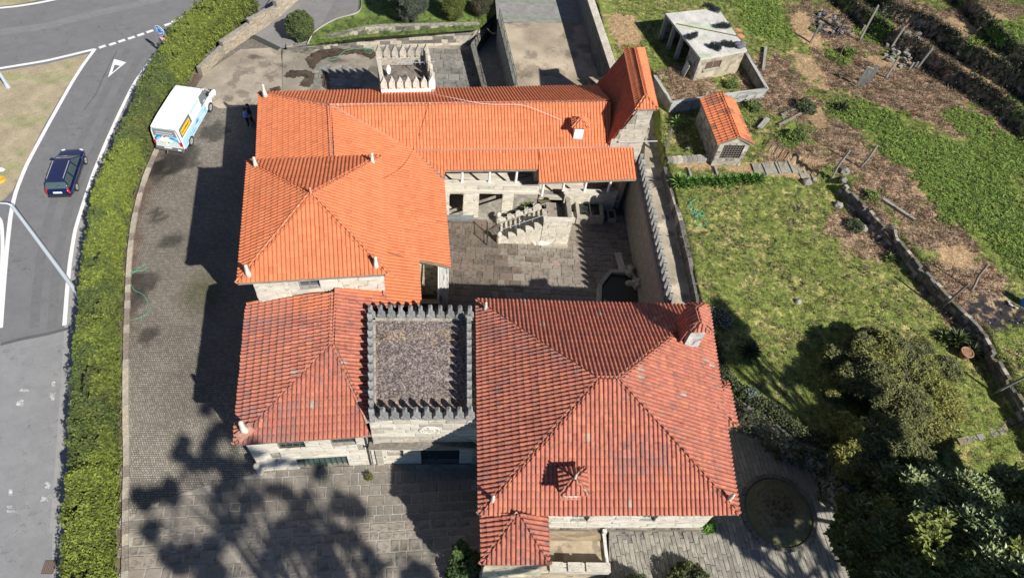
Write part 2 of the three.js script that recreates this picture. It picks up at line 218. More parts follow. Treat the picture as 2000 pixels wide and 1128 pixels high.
const NEWCAP = [[.7, .29, .16], [.72, .32, .19], [.68, .26, .13]].map(c => mat(...c, { map: tileT, side: THREE.DoubleSide })), OLDCAP = [[.47, .2, .14], [.4, .21, .15], [.5, .19, .13], [.4, .28, .21]].map(c => mat(...c, { map: oldT, side: THREE.DoubleSide })), PALECAP = [[.72, .34, .24], [.7, .38, .28]].map(c => mat(...c, { map: gM, side: THREE.DoubleSide }));
const SOFFIT = mat(.4, .34, .27, { map: gM });

// ---------------------------------------------------------------- MANOR (old tiled hip roof, right)
const finialGeo = (() => { const g = new THREE.LatheGeometry([[0, 0], [.15, 0], [.15, .06], [.13, .1], [.12, .55], [.07, .62], [.07, .66], [.1, .72], [.1, .8], [.05, .86], [0, .87]].map(p => new THREE.Vector2(...p)), 10); return g; })();
const obelGeo = (() => { const s = new THREE.CylinderGeometry(.1, .18, .72, 4, 1); s.rotateY(Math.PI / 4); s.translate(0, .36, 0); const b = new THREE.SphereGeometry(.1, 8, 6); b.translate(0, .76, 0); return join([s, b]); })();
function finial(t, p, m = WHITEW, g = obelGeo, s = 1) { piece(t, 'finial', g, m, p, null, V(s, s, s)); }
const manor = thing('manor_house', 'large stone manor house under a weathered dull red hipped tile roof', 'house', V(7.5, 2, -15.3));
{
  const e = 6, NW = at(930, 585, e), NE = at(1385, 597, e), SW = at(935, 1005, e), SE = at(1445, 1004, e), RW = at(1170, 740, 8.65), RE = at(1207, 740, 8.65);
  const roof = deck(manor, [[SW, SE, RE, RW], [SE, NE, RE], [NE, NW, RW, RE], [NW, SW, RW]], .16, SOFFIT);
  const o = { mats: OLDMATS, m: OLDM, w: .214, e: .37, hump: .086, sag: .07, slip: .016, lift: .036 };
  slope(roof, [SW, SE, RE, RW], { ...o, single: 300, seed: 21, color: oldTint(-.1) });
  slope(roof, [SE, NE, RE], { ...o, seed: 22, color: oldTint(-.16) }); slope(roof, [NE, NW, RW, RE], { ...o, seed: 23, color: oldTint(-.14) }); slope(roof, [NW, SW, RW], { ...o, seed: 24, color: oldTint(.04) });
  caps(roof, SW, RW, OLDCAP, { seed: 1 }); caps(roof, SE, RE, OLDCAP, { seed: 2 }); caps(roof, NE, RE, OLDCAP, { seed: 3 }); caps(roof, NW, RW, OLDCAP, { seed: 4, r: .18 }); caps(roof, RW, RE, OLDCAP, { seed: 5, r: .16 });
  for (const [px, py, h] of [[948, 604, 6.25], [962, 978, 6.25], [1424, 975, 6.25]]) finial(manor, at(px, py, h), GRANW[2], finialGeo, .8);
  // walls
  const a = V(1.95, 2, -10.12), b = V(13.15, 2, -9.98), op = [[[1112, 1017], [1153, 1005]], [[1246, 1017], [1287, 1005]]].map(p => ({ ...openAt(a, b, ...p), v1: 5.3 }));
  const inf = ashlar(manor, a, b, 1.9, 5.86, { mats: GRANW, course: .36, len: [.7, 1.5], open: op, seed: 31 });
  for (const q of op) windowIn(manor, inf, a, q, { frame: mat(.5, .55, .53), pane: mat(.03, .09, .085, { roughness: .3 }), nx: 4, ny: 3 });
  part(manor, 'plinth', slab(V(4.9, 0, -9.98), V(13.2, 0, -9.84), 1.9, 2.35, .12), mat(.3, .26, .2, { map: bM }));
  for (const [p, q] of [[V(13.2, 0, -10), V(14.15, 0, -20.8)], [V(14.15, 0, -20.8), V(2.0, 0, -20.9)], [V(2, 0, -20.9), V(1.95, 0, -10.15)]]) part(manor, 'wall', slab(p, q, 0, 5.86, .4), GRAN[0]);
  // porch roof at the south west corner
  const pe = 5.72, pW = at(938, 1004, pe), pN = at(1070, 1004, pe), pSW = at(940, 1103, pe), pSE = at(1073, 1103, pe), ap = at(1012, 1003, 6.3);
  const pr = deck(manor, [[pSW, pSE, ap], [pSE, pN, ap], [pW, pSW, ap]], .12, SOFFIT, 'porch_roof');
  slope(pr, [pSW, pSE, ap], { ...o, seed: 25, color: oldTint(.22) }); slope(pr, [pSE, pN, ap], { ...o, seed: 26, color: oldTint(.12) }); slope(pr, [pW, pSW, ap], { ...o, seed: 27, color: oldTint(.2) });
  caps(pr, pSW, ap, OLDCAP, { seed: 6 }); caps(pr, pSE, ap, OLDCAP, { seed: 7 });
  part(manor, 'porch_wall', slab(pSW.clone().add(V(.15, 0, -.1)), pSE.clone().add(V(-.12, 0, -.1)), 0, pe - .12, .3), CREAM); part(manor, 'porch_wall', slab(pW.clone().add(V(.2, 0, 0)), pSW.clone().add(V(.15, 0, -.42)), 0, pe - .12, .3), GRAN[0]);
  // bay on the east side
  const be = 5.55, bNE = at(1423, 746, be), bSE = at(1441, 832, be), bSW = at(1402, 832, be), bNW = at(1380, 744, be), r1 = at(1391, 778, 6.25), r2 = at(1393, 790, 6.25);
  const br = deck(manor, [[bSE, bNE, r1, r2], [bSW, bSE, r2], [bNE, bNW, r1]], .12, SOFFIT, 'bay_roof');
  slope(br, [bSE, bNE, r1, r2], { ...o, seed: 28, color: oldTint(-.2) }); slope(br, [bSW, bSE, r2], { ...o, seed: 29, color: oldTint(0) }); slope(br, [bNE, bNW, r1], { ...o, seed: 30, color: oldTint(0) });
  caps(br, bSE, r2, OLDCAP, { seed: 8 }); caps(br, bNE, r1, OLDCAP, { seed: 9 });
  part(manor, 'bay_wall', box(bNW.x - .2, bNE.x - .35, 1.5, be - .1, bNE.z + .35, bSE.z - .35), GRAN[1]);
  // big chimney at the north east corner, its sides hung with tiles
  const ce = 8.5, c = [at(1341, 594, ce), at(1377, 592, ce), at(1389, 647, ce), at(1352, 647, ce)], k1 = at(1361, 603, 9), k2 = at(1368, 628, 9);
  const mid = c.reduce((s, p) => s.add(p), V(0, 0, 0)).multiplyScalar(.25), ins = c.map(p => p.clone().lerp(mid, .2).setY(ce - .05));
  const ch = part(manor, 'chimney', prism(orient(ins), 5.8), WHITEW);
  const w0 = ins[0], w3 = ins[3]; slope(ch, [w0.clone().add(V(-.35, -2.4, 0)), w3.clone().add(V(-.35, -2.4, 0)), w3.clone().add(V(-.1, 0, 0)), w0.clone().add(V(-.1, 0, 0))], { ...o, seed: 32, color: oldTint(-.2), m: OLDM });
  const cr = deck(ch, [[c[0], c[3], k2, k1], [c[3], c[2], k2], [c[2], c[1], k1, k2], [c[1], c[0], k1]], .1, WHITEW, 'chimney_cap');
  for (const [p, s] of [[[c[0], c[3], k2, k1], 33], [[c[3], c[2], k2], 34], [[c[2], c[1], k1, k2], 35], [[c[1], c[0], k1], 36]]) { const g = slope.call(null, ch, p, { ...o, e: .3, seed: s, color: oldTint(-.2) }); }
  for (const [p, q, s] of [[c[3], k2, 1], [c[2], k2, 2], [c[1], k1, 3], [c[0], k1, 4], [k1, k2, 5]]) caps(ch, p, q, PALECAP, { seed: s, r: .09, len: .3 });
  // small chimney on the south slope
  const sN = SE.clone().sub(SW).cross(RW.clone().sub(SW)).normalize(), cb = hitPlane(1113, 973, SW, sN), cx = cb.x + .02, cz = cb.z - .38, cy = cb.y;
  const sc = part(manor, 'chimney', box(cx - .36, cx + .36, cy - .3, cy + 1.15, cz - .36, cz + .36), WHITEW);
  const ty = cy + 1.15, q4 = [[-.62, .62], [.62, .62], [.62, -.62], [-.62, -.62]].map(p => V(cx + p[0], ty - .02, cz + p[1])), kt = V(cx, ty + .42, cz);
  part(sc, 'chimney_cap', join([prism(orient(q4.map(p => p.clone().lerp(kt, .25).setY(ty + .02))), ty - .06)]), WHITEW);
  for (let i = 0; i < 4; i++) { slope(sc, [q4[i], q4[(i + 1) % 4], kt], { ...o, e: .3, seed: 40 + i, color: oldTint(-.05) }); caps(sc, q4[i].clone().add(V(0, .06, 0)), kt, OLDCAP, { seed: i, r: .09, len: .3 }); }
  finial(sc, kt.clone().add(V(0, .02, 0)), GRANW[2], finialGeo, .5); part(sc, 'flashing', bar(cb.clone().add(V(-.45, .06, .02)), cb.clone().add(V(.5, .06, .02)), .14, .03), PALECAP[0]);
}

// ---------------------------------------------------------------- LOW CORNER HOUSE (old roof, lower left)
const PLANE_E = x => 4.9 + (0.1 - x) * .32; // the long east slope of the left range
const ridgeLN = at(652, 570, 6.75), apexL = at(648, 672, 6.75);
const low = thing('corner_house', 'low corner house with dark mossy red tiles and dappled white stone front', 'house', V(-7, 0, -17));
{
  const e = 5.65, NW = at(483, 592, e), SW = at(456, 868, e), SE = at(724, 850, e), hl = at(719, 824, 5.85), tN = at(719, 604, 6.12);
  const o = { mats: OLDMATS, m: OLDM, w: .215, e: .385, hump: .086, sag: .08, slip: .018, lift: .038 };
  const roof = deck(low, [[NW, SW, apexL, ridgeLN], [SW, SE, apexL], [hl, tN, ridgeLN, apexL]], .16, SOFFIT);
  slope(roof, [SW, SE, apexL], { ...o, single: 110, seed: 51, color: oldTint(.08) });
  slope(roof, [NW, SW, apexL, ridgeLN], { ...o, single: 190, seed: 52, color: (r, u, v, p) => { const t = oldTint(.0)(r, u, v, p); return p.z < -20.2 ? { c: [.56, .18, .09], i: 2 } : t; } });
  slope(roof, [hl, tN, ridgeLN, apexL], { ...o, seed: 53, color: oldTint(-.2) });
  caps(roof, SW, apexL, OLDCAP, { seed: 11 }); caps(roof, hl, apexL, OLDCAP, { seed: 12, r: .14 }); caps(roof, apexL, ridgeLN, OLDCAP, { seed: 13 });
  const a = at(510, 919, 0), b = at(727, 905, 0);
  const wo = [[[546.4, 879], [594.4, 866]], [[648, 869.6], [693.6, 858]]].map(p => ({ ...openAt(a, b, ...p), v1: 4.7 })), gate = { ...openAt(a, b, [586, 914], [676, 888]), v0: .02 }, v1 = openAt(a, b, [530, 892], [545, 882]), v2 = openAt(a, b, [699, 876], [710, 867]);
  const inf = ashlar(low, a, b, 0, 5.5, { mats: GRANW, course: .34, len: [.5, 1.2], open: [...wo, gate, v1, v2], seed: 54 });
  for (const q of wo) windowIn(low, inf, a, q, { nx: 4, ny: 5, pane: mat(.025, .03, .027, { roughness: .3 }), frame: mat(.1, .11, .1), fw: .05 });
  for (const q of [v1, v2]) windowIn(low, inf, a, q, { nx: 1, ny: 1, pane: mat(.12, .13, .11), frame: GRAN[2], name: 'vent' });
  const g = part(low, 'garage_door', bar(a.clone().addScaledVector(inf.U, gate.u0).addScaledVector(inf.Nn, -.2).setY(gate.v1 / 2), a.clone().addScaledVector(inf.U, gate.u1).addScaledVector(inf.Nn, -.2).setY(gate.v1 / 2), .03, gate.v1), mat(.05, .09, .08, { roughness: .6 }));
  for (let i = 1; i < 9; i++) { const u = lerp(gate.u0, gate.u1, i / 9), p = a.clone().addScaledVector(inf.U, u).addScaledVector(inf.Nn, -.17); part(g, 'board', bar(p.clone().setY(.05), p.clone().setY(gate.v1 - .05), .22, .03, inf.U), mat(.045 + .02 * (i % 3), .085 + .015 * (i % 2), .075, { roughness: .7 })); }
  part(low, 'lintel', bar(a.clone().addScaledVector(inf.U, gate.u0 - .3).setY(gate.v1 + .12), a.clone().addScaledVector(inf.U, gate.u1 + .3).setY(gate.v1 + .12), .16, .18), GRANW[1]);
  part(low, 'downpipe', rod(b.clone().add(V(-.05, .1, .08)), b.clone().add(V(-.05, 5.4, .08)), .05), DARKMETAL);
  part(low, 'lamp_bracket', join([rod(a.clone().addScaledVector(inf.U, 1.1).setY(1.5), a.clone().addScaledVector(inf.U, 1.1).addScaledVector(inf.Nn, .35).setY(1.6), .02)]), DARKMETAL);
  part(low, 'corner_post', join([rod(a.clone().add(V(-.02, 0, .12)), a.clone().add(V(-.02, .9, .12)), .16, .14, 12), (() => { const s = new THREE.SphereGeometry(.19, 10, 8); s.translate(a.x - .02, 1.02, a.z + .12); return s; })()]), GRANW[0]);
  part(low, 'wall', slab(NW.clone().add(V(.6, 0, -.3)), a.clone().add(V(.02, 0, -.05)), 0, 5.5, .4), GRAN[0]); part(low, 'wall', slab(b.clone().add(V(-.02, 0, -.1)), V(b.x - .4, 0, -21), 0, 5.45, .4), GRAN[0]);
  const fp = at(479, 842, 5.8); finial(low, fp, GRANW[1], obelGeo, 1.25); part(low, 'corner_block', bar(fp.clone().add(V(-.3, -.05, .35)), fp.clone().add(V(.3, .12, -.2)), .5, .16), PALECAP[1]);
  part(low, 'cornice', bar(a.clone().setY(5.46).addScaledVector(inf.Nn, .12), b.clone().setY(5.46).addScaledVector(inf.Nn, .12), .24, .14), GRANW[1]);
}

// ---------------------------------------------------------------- CRENELLATED TERRACE between the two old roofs
const merlonGeo = (w, th, prof) => { const s = new THREE.Shape(prof.map(p => new THREE.Vector2(p[0] * w, p[1]))); const g = new THREE.ExtrudeGeometry(s, { depth: th - .03, bevelEnabled: true, bevelThickness: .015, bevelSize: .015, bevelSegments: 1 }); g.translate(0, 0, -th / 2 + .015); return g; };
const PROF_A = [[-.5, 0], [.5, 0], [.5, .2], [.44, .3], [.27, .42], [.22, .55], [.22, .85], [.06, .97], [-.2, .9], [-.22, .55], [-.27, .42], [-.44, .3], [-.5, .2]];
const PROF_B = [[-.5, 0], [.5, 0], [.5, .48], [.3, .7], [0, .98], [-.3, .7], [-.5, .48]];
const MA = merlonGeo(.44, .24, PROF_A), MB_ = merlonGeo(.42, .22, PROF_B), MC = merlonGeo(.42, .26, PROF_A.map(p => [p[0], p[1] * .95]));
const MERL = [[.36, .355, .325], [.3, .295, .275], [.4, .39, .36]].map(c => stoneTint(...c, { map: rep(lichen, 1) }));
const qY = a => new THREE.Quaternion().setFromAxisAngle(V(0, 1, 0), a);
function merlons(t, a, b, n, geo, mats, s = 1) { const d = b.clone().sub(a), ang = Math.atan2(-d.z, d.x); for (let i = 0; i < n; i++) piece(t, 'merlon', geo, pick(mats), a.clone().lerp(b, n > 1 ? i / (n - 1) : .5), qY(ang + rr(-.04, .04)), V(s * rr(.96, 1.04), s * rr(.95, 1.05), s)); }
const terr = thing('crenellated_terrace', 'square crenellated stone block with a flat gravelly roof and carved oval on its front', 'building', V(-1.2, 0, -17.5));
{
  const y = 5.9, FL = at(720, 821, y), FR = V(1.75, y, FL.z - .02), BL = at(720, 613, y), BR = V(1.4, y, at(920, 614, y).z);
  const fl = at(728, 905, 0), a = V(fl.x + .02, 0, FL.z - .13), b = V(1.9, 0, FL.z - .15);
  part(terr, 'roof_deck', prism(orient([FL.clone().add(V(.3, -.12, -.3)), FR.clone().add(V(0, -.12, -.3)), BR.clone().add(V(0, -.12, .3)), BL.clone().add(V(.3, -.12, .3))]), 5.2), mat(.42, .385, .365, { map: tex(1024, 1024, (u, v) => { const n = fbm(u * 20, v * 20, 4, 20), f = noise(u * 62, v * 62, 62), g = noise(u * 120, v * 120, 120), t = sstep(.56, .72, fbm(u * 5 + 2, v * 5, 4, 5)); let k = .5 + .3 * n + .5 * (f - .5) + .42 * (g - .5); return [k + t * .1, k * .95 + t * .07, k * .93]; }), bumpMap: rep(grainBump, 2), bumpScale: .02 })).geometry.attributes.uv.array.forEach((v, i, A) => A[i] = v / 4);
  const F0 = FL.clone().setY(0), F1 = FR.clone().setY(0);
  const up = ashlar(terr, F0, F1, 3.3, y, { mats: GRANW.concat(GRAN), course: .37, len: [.6, 1.2], seed: 61, th: .4 });
  const w = openAt(a, b, [757, 889], [786, 872]), d = { ...openAt(a, b, [823, 899], [898, 875]), v0: .02 };
  const lo = ashlar(terr, a, b, 0, 2.85, { mats: GRANW, course: .36, len: [.6, 1.2], open: [w, d], seed: 62, th: .4 });
  windowIn(terr, lo, a, w, { nx: 1, ny: 1, pane: mat(.16, .16, .14, { map: bM }), frame: GRANW[2], set: .22, fw: .1 });
  part(terr, 'window_sill', bar(a.clone().addScaledVector(lo.U, w.u0 - .1).addScaledVector(lo.Nn, .04).setY(w.v0 - .05), a.clone().addScaledVector(lo.U, w.u1 + .1).addScaledVector(lo.Nn, .04).setY(w.v0 - .05), .2, .08), GRANW[1]);
  const dp = u => a.clone().addScaledVector(lo.U, u).addScaledVector(lo.Nn, -.25), door = part(terr, 'door', bar(dp(d.u0).setY(d.v1 / 2), dp(d.u1).setY(d.v1 / 2), .04, d.v1), DOORG); for (let i = 1; i < 8; i++) { const p = dp(lerp(d.u0, d.u1, i / 8)).addScaledVector(lo.Nn, .03); part(door, 'board', bar(p.clone().setY(.05), p.clone().setY(d.v1 - .05), .2, .02, lo.U), i % 2 ? DOORG : mat(.04, .06, .055)); }
  // low pediment ledge across the front
  { const x0 = a.x + .02, x1 = 1.88, xm = (x0 + x1) / 2 - .1, z0 = a.z - .02, z1 = a.z + .38, sh = new THREE.Shape([[x0, 2.86], [x1, 2.86], [x1, 2.98], [xm, 3.42], [x0, 2.98]].map(p => new THREE.Vector2(...p))); const g = new THREE.ExtrudeGeometry(sh, { depth: z1 - z0, bevelEnabled: false }); g.translate(0, 0, z0); part(terr, 'ledge', g, stoneTint(.36, .32, .27)); part(terr, 'ledge_moulding', bar(V(x0, 2.8, z1 - .12), V(x1, 2.8, z1 - .12), .2, .1), GRANW[1]); }
  // carved oval: ring, shield and crest
  { const c = hitPlane(838, 838, F0, up.Nn), C = c.clone().addScaledVector(up.Nn, .02); const m = part(terr, 'carved_oval', (() => { const g = new THREE.TorusGeometry(.42, .07, 8, 36); g.scale(1.12, .9, 1); g.translate(C.x, C.y, C.z); return g; })(), GRANW[2]);
    part(m, 'shield', (() => { const s = new THREE.Shape(); s.moveTo(-.2, .2); s.lineTo(.2, .2); s.quadraticCurveTo(.22, -.1, 0, -.28); s.quadraticCurveTo(-.22, -.1, -.2, .2); const g = new THREE.ExtrudeGeometry(s, { depth: .05, bevelEnabled: true, bevelSize: .02, bevelThickness: .03, bevelSegments: 2 }); g.translate(C.x, C.y, C.z - .01); return g; })(), GRANW[0]);
    part(m, 'scroll', join([-1, 1].flatMap(s => [new THREE.TorusGeometry(.09, .035, 6, 14).translate(C.x + s * .29, C.y + .12, C.z + .03), new THREE.TorusGeometry(.07, .03, 6, 14).translate(C.x + s * .26, C.y - .14, C.z + .03)]).concat([new THREE.SphereGeometry(.09, 8, 6).translate(C.x, C.y + .31, C.z + .03), new THREE.SphereGeometry(.07, 8, 6).translate(C.x, C.y - .42, C.z + .04)])), GRANW[0]); }
  for (const [p, q] of [[BL.clone().setY(0), F0], [BR.clone().setY(0), BL.clone().setY(0)]]) part(terr, 'wall', slab(p, q, 0, y, .35), GRAN[2]); part(terr, 'wall', slab(FR.clone().setY(0), BR.clone().setY(0).add(V(.2, 0, 0)), 0, 5.5, .3), GRAN[2]);
  part(terr, 'parapet', box(.95, 1.25, 5.5, y, BR.z + .3, FR.z - .3), MERL[0]);
  merlons(terr, FL.clone().add(V(.7, 0, -.16)), V(1.15, y, FR.z - .16), 9, MA, MERL, 1);
  merlons(terr, BL.clone().add(V(.15, 0, .14)), V(1.15, y, BR.z + .14), 11, MA, MERL, 1);
  merlons(terr, BL.clone().add(V(.16, 0, .64)), FL.clone().add(V(.16, 0, -.15)), 12, MA, MERL, 1);
  merlons(terr, V(1.1, y, BR.z + .7), V(1.1, y, FR.z - .7), 11, MA, MERL, 1);
}

// ---------------------------------------------------------------- NEW-ROOFED RANGE: square tower and long wing round the courtyard
const newO = { m: NEWM, color: newTint, w: .217, e: .4, hump: .066, lift: .03 };
const SX = x => V(x, PLANE_E(x), 0);
const onE = (px, py) => { const n = V(.32, 1, 0).normalize(); return hitPlane(px, py, V(.1, 4.9, 0), n); };
const wing = thing('long_wing', 'long bright orange tiled wing with a columned gallery and arcade facing the courtyard', 'building', V(1, 0, -34));
const towr = thing('square_tower', 'taller square block with bright orange pyramid roof and four white corner finials', 'building', V(-7.3, 0, -25.3));
{
  const e = 8.15, NW = at(483, 313, e), SW = at(463, 553, e), SE = at(757, 535, e), NE = at(746, 303, e), A = at(607, 378, 10.15);
  const roof = deck(towr, [[SW, SE, A], [SE, NE, A], [NE, NW, A], [NW, SW, A]], .15, SOFFIT);
  [[SW, SE, A], [SE, NE, A], [NE, NW, A], [NW, SW, A]].forEach((p, i) => slope(roof, p, { ...newO, seed: 70 + i }));
  [SW, SE, NE, NW].forEach((p, i) => caps(roof, p, A, NEWCAP, { seed: 74 + i, r: .15 }));
  for (const [px, py] of [[501, 328], [728, 320], [735, 521], [486, 537]]) finial(towr, at(px, py, 8.3), GRANW[1], obelGeo, 1.0);
  finial(towr, A.clone().add(V(0, .03, 0)), NEWCAP[0], finialGeo, .5);
  const a = SW.clone().add(V(.55, 0, -.42)).setY(0), b = SE.clone().add(V(-.3, 0, -.42)).setY(0), op = { ...openAt(a, b, [585.4, 563], [625, 555]), v1: 7.6 };
  const inf = ashlar(towr, a, b, 4.6, 8.0, { mats: GRANW, course: .42, len: [.7, 1.4], open: [op], seed: 78 });
  windowIn(towr, inf, a, op, { nx: 2, ny: 4, pane: mat(.03, .03, .03, { roughness: .4 }), frame: mat(.22, .23, .23) });
  const c = [a, b, NE.clone().add(V(-.3, 0, .4)).setY(0), NW.clone().add(V(.5, 0, .4)).setY(0)];
  for (let i = 1; i < 4; i++) part(towr, 'wall', slab(c[i], c[(i + 1) % 4], 0, 8.02, .35), WHITEW);
  part(towr, 'flashing', bar(onE(748, 540).add(V(0, .12, 0)), onE(751, 578).add(V(0, .08, 0)), .12, .1), PALECAP[0]);
}
let polyT; const wgS = {}; // wing points used again below
{
  const e = 5.45, rN = at(643, 206, 7.4), rS = at(649, 318, 7.4), rE = at(1192, 199, 7.4), NW = at(505, 180, e), SW = at(499, 330, e), NE = at(1167, 167, e);
  const e1 = onE(867, 351), e2 = onE(880, 522), v1 = at(806, 295, 5.62), brE = at(1236, 287, 5.62), brM = at(1052, 291, 5.62), c0 = onE(823, 594), c1 = onE(818, 517);
  const uN = p => V(p.x, PLANE_E(p.x), p.z), s0 = uN(V(-7.6, 0, e2.z - .0)), tN = at(719, 602, 6.12);
  c1.z = e2.z; c1.y = PLANE_E(c1.x); const eastPoly = [e2, e1, v1, rN, rS.clone(), V(-7.6, 7.36, e2.z)], cPoly = [c0, c1, uN(V(-5.9, 0, c1.z)), ridgeLN, tN];
  const g1 = [at(868, 333, 5.02), at(1052, 331, 5.02), brM, v1], g2 = [at(1052, 357, 4.65), at(1243, 350, 4.65), brE, brM];
  const sU = at(1190, 288, 5.68), southU = [v1.clone().setY(5.68), sU, rE, rN];
  const polys = [[SW.clone(), rS, rN, NW], [NE, NW, rN, rE], southU, g1, g2];
  const roof = deck(wing, [[NW, SW, rS, rN], [NE, NW, rN, rE], southU, g1, g2, eastPoly, cPoly], .14, SOFFIT);
  slope(roof, [NW, SW, rS, rN], { ...newO, seed: 81 }); slope(roof, [NE, NW, rN, rE], { ...newO, seed: 82 }); slope(roof, southU, { ...newO, seed: 83 });
  { const U = g1[1].clone().sub(g1[0]).normalize(), n = U.clone().cross(v1.clone().sub(g1[0])).normalize(), eg = hitPlane(867, 352, g1[0], n); polyT = [eg, eg.clone().addScaledVector(U, .06), g1[0].clone().addScaledVector(U, .06), v1.clone()]; slope(roof, polyT, { ...newO, seed: 79 }); }
  slope(roof, g1, { ...newO, seed: 84 }); slope(roof, g2, { ...newO, seed: 85 }); slope(roof, eastPoly, { ...newO, seed: 86 });
  slope(roof, cPoly, { ...newO, seed: 87, color: (r, u, v, p) => p.z > -21.3 + rr(-.3, .3, r) ? oldTint(-.25)(r, u, v, p) : newTint(r, u, v, p) });
  caps(roof, NW, rN, PALECAP, { seed: 88 }); caps(roof, rE, rN, PALECAP, { seed: 89, r: .15 }); caps(roof, rS, rN, PALECAP, { seed: 90, r: .15 });
  part(roof, 'valley_flashing', bar(rN.clone().add(V(.2, .06, .1)), v1.clone().add(V(0, .1, 0)), .16, .04), PALECAP[1]); part(roof, 'valley_flashing', bar(v1.clone().add(V(0, .1, 0)), e1.clone().add(V(0, .1, 0)), .12, .03), METAL);
  part(roof, 'flashing', bar(v1.clone().add(V(0, .12, .02)), sU.clone().add(V(0, .06, .02)), .16, .05), PALECAP[1]); part(roof, 'flashing', bar(sU.clone().add(V(.02, .06, .02)), brE.clone().add(V(0, .1, .02)), .14, .05), PALECAP[1]);
  finial(wing, at(518, 187, 5.75), GRANW[1], obelGeo, 1.1);
  // walls
  const wl = (p, q, y0, y1, m = WHITEW) => part(wing, 'wall', slab(p.clone().setY(0), q.clone().setY(0), y0, y1, .35), m);
  wl(NE.clone().add(V(.2, 0, .45)), NW.clone().add(V(.5, 0, .45)), 0, 5.35); wl(NW.clone().add(V(.5, 0, .4)), SW.clone().add(V(.5, 0, 0)), 0, 5.35);
  wl(e2.clone().add(V(-.5, 0, -1.4)), e1.clone().add(V(-.5, 0, -1)), 0, 4.8, PLASTER); wl(V(c0.x - .35, 0, c0.z), V(c1.x - .35, 0, c1.z - 1), 0, 5.1, CREAM);
  wl(V(c1.x - .3, 0, e2.z - 1.4), V(e2.x - .52, 0, e2.z - 1.4), 0, 4.8, CREAM);
  // arcade below, gallery above
  const A = at(868, 418, 0), zf = at(900, 424, 0).z, a = V(-.45, 0, zf), b = V(6.1, 0, zf - .1);
  const ops = [[[877, 414], [905, 379]], [[934, 412], [982, 376]], [[1000, 412], [1054, 376]]].map(p => ({ ...openAt(a, b, ...p), v0: .02 }));
  part(wing, 'arcade_floor', box(a.x, 6.1, 0, .05, zf - 2.1, zf + .02), mat(.66, .58, .46, { map: bM }));
  const arc = ashlar(wing, a, b, 0, 3.3, { mats: GRANW, course: .4, len: [.6, 1.2], open: ops, seed: 91, th: .45 });
  for (const q of ops) { const g = join([-1, 1].map(s => { const u = s < 0 ? q.u0 : q.u1, sh = new THREE.Shape(); sh.moveTo(0, 0); sh.lineTo(0, -.3); sh.quadraticCurveTo(0, 0, -s * .3, 0); const k = new THREE.ExtrudeGeometry(sh, { depth: .4, bevelEnabled: false }); k.translate(a.x + u, q.v1, zf - .46); return k; })); part(wing, 'arch_haunch', g, GRANW[0]); }
  part(wing, 'string_course', bar(V(a.x, 2.75, zf + .05), V(b.x, 2.75, zf - .05), .16, .12), GRANW[1]); part(wing, 'parapet_cap', bar(V(a.x, 3.34, zf - .14), V(4.9, 3.34, zf - .22), .44, .08), GRANW[1]);
  part(wing, 'arcade_back_wall', box(a.x, 6.2, 0, 2.7, zf - 2.35, zf - 2.1), CREAM); part(wing, 'gallery_floor', box(a.x, 6.2, 2.62, 2.74, zf - 2.4, zf - .45), PLASTER); part(wing, 'gallery_back_wall', box(a.x, 6.2, 2.74, 5.5, zf - 2.3, zf - 2.05), mat(.74, .71, .64, { map: bM })); part(wing, 'porch_back_wall', box(6.2, 12.3, 0, 5.3, zf - 3.8, zf - 3.6), mat(.68, .63, .53, { map: bM }));
  for (const u of [2.2, 3.9]) part(wing, 'arcade_cross_wall', box(a.x + u - (u < 3 ? .3 : 0), a.x + u + .05, 0, 2.6, zf - 2.1, zf - .46), CREAM);
  const colG = new THREE.CylinderGeometry(.075, .095, 1, 10), capB = new THREE.BoxGeometry(.26, .1, .26);
  const column = (p, y0, y1) => { const c = piece(wing, 'column', colG, WHITEP, V(p.x, (y0 + y1) / 2, p.z), null, V(1, y1 - y0, 1)); piece(c, 'capital', capB, WHITEP, V(p.x, y1 - .05, p.z)).position.set(0, .5 - .05 / (y1 - y0), 0); c.children[0].scale.set(1, 1 / (y1 - y0), 1); };
  for (const px of [902, 955, 1007]) column(at(px, 355, 3.38), 3.38, 5.1); 
  // east half: posts on a low wall over the sunken landing
  const zE = at(1147, 374, 1.75).z; for (const px of [1060, 1099, 1141, 1187]) { const p = at(px, 374, 1.8); column(V(p.x, 0, zE + .02), px < 1080 ? 1.2 : 1.8, 5.0); }
  const ew = ashlar(wing, V(8.2, 0, zE + .2), V(12.0, 0, zE + .18), 0, 1.72, { mats: GRANW, course: .42, len: [.7, 1.3], seed: 92, th: .35 }); part(wing, 'parapet_cap', bar(V(8.1, 1.77, zE + .05), V(12.1, 1.77, zE + .03), .46, .09), GRANW[1]);
  part(wing, 'porch_floor', box(6.2, 12.3, .9, 1.03, zf - 3.6, zE + .1), PLASTER); part(wing, 'end_wall', box(12.2, 12.5, 0, 4.6, zf - 3.7, zE - .1), GRAN[0]);
  part(wing, 'plinth_step', box(a.x + .1, 1.7, 0, .28, zf + .01, zf + .4), stoneTint(.3, .33, .35));
  wl(V(6.1, 0, zf - .6), V(6.1, 0, zf - 3.6), 0, 4.4, CREAM);
  // corner passage with a white pillar, south end of the east slope
  part(wing, 'pillar', box(e2.x - .65, e2.x - .1, 0, 4.75, e2.z - .75, e2.z - .3), WHITEW); part(wing, 'downpipe', rod(V(e2.x - .72, .1, e2.z + .1), V(e2.x - .72, 4.7, e2.z - .28), .05), WHITEP);
  part(wing, 'stair', join([0, 1, 2, 3, 4].map(i => box(c0.x - .3, e2.x - .7, 0, .35 * (5 - i), e2.z + .1 + i * .34, e2.z + .44 + i * .34))), mat(.3, .24, .19, { map: gM }));
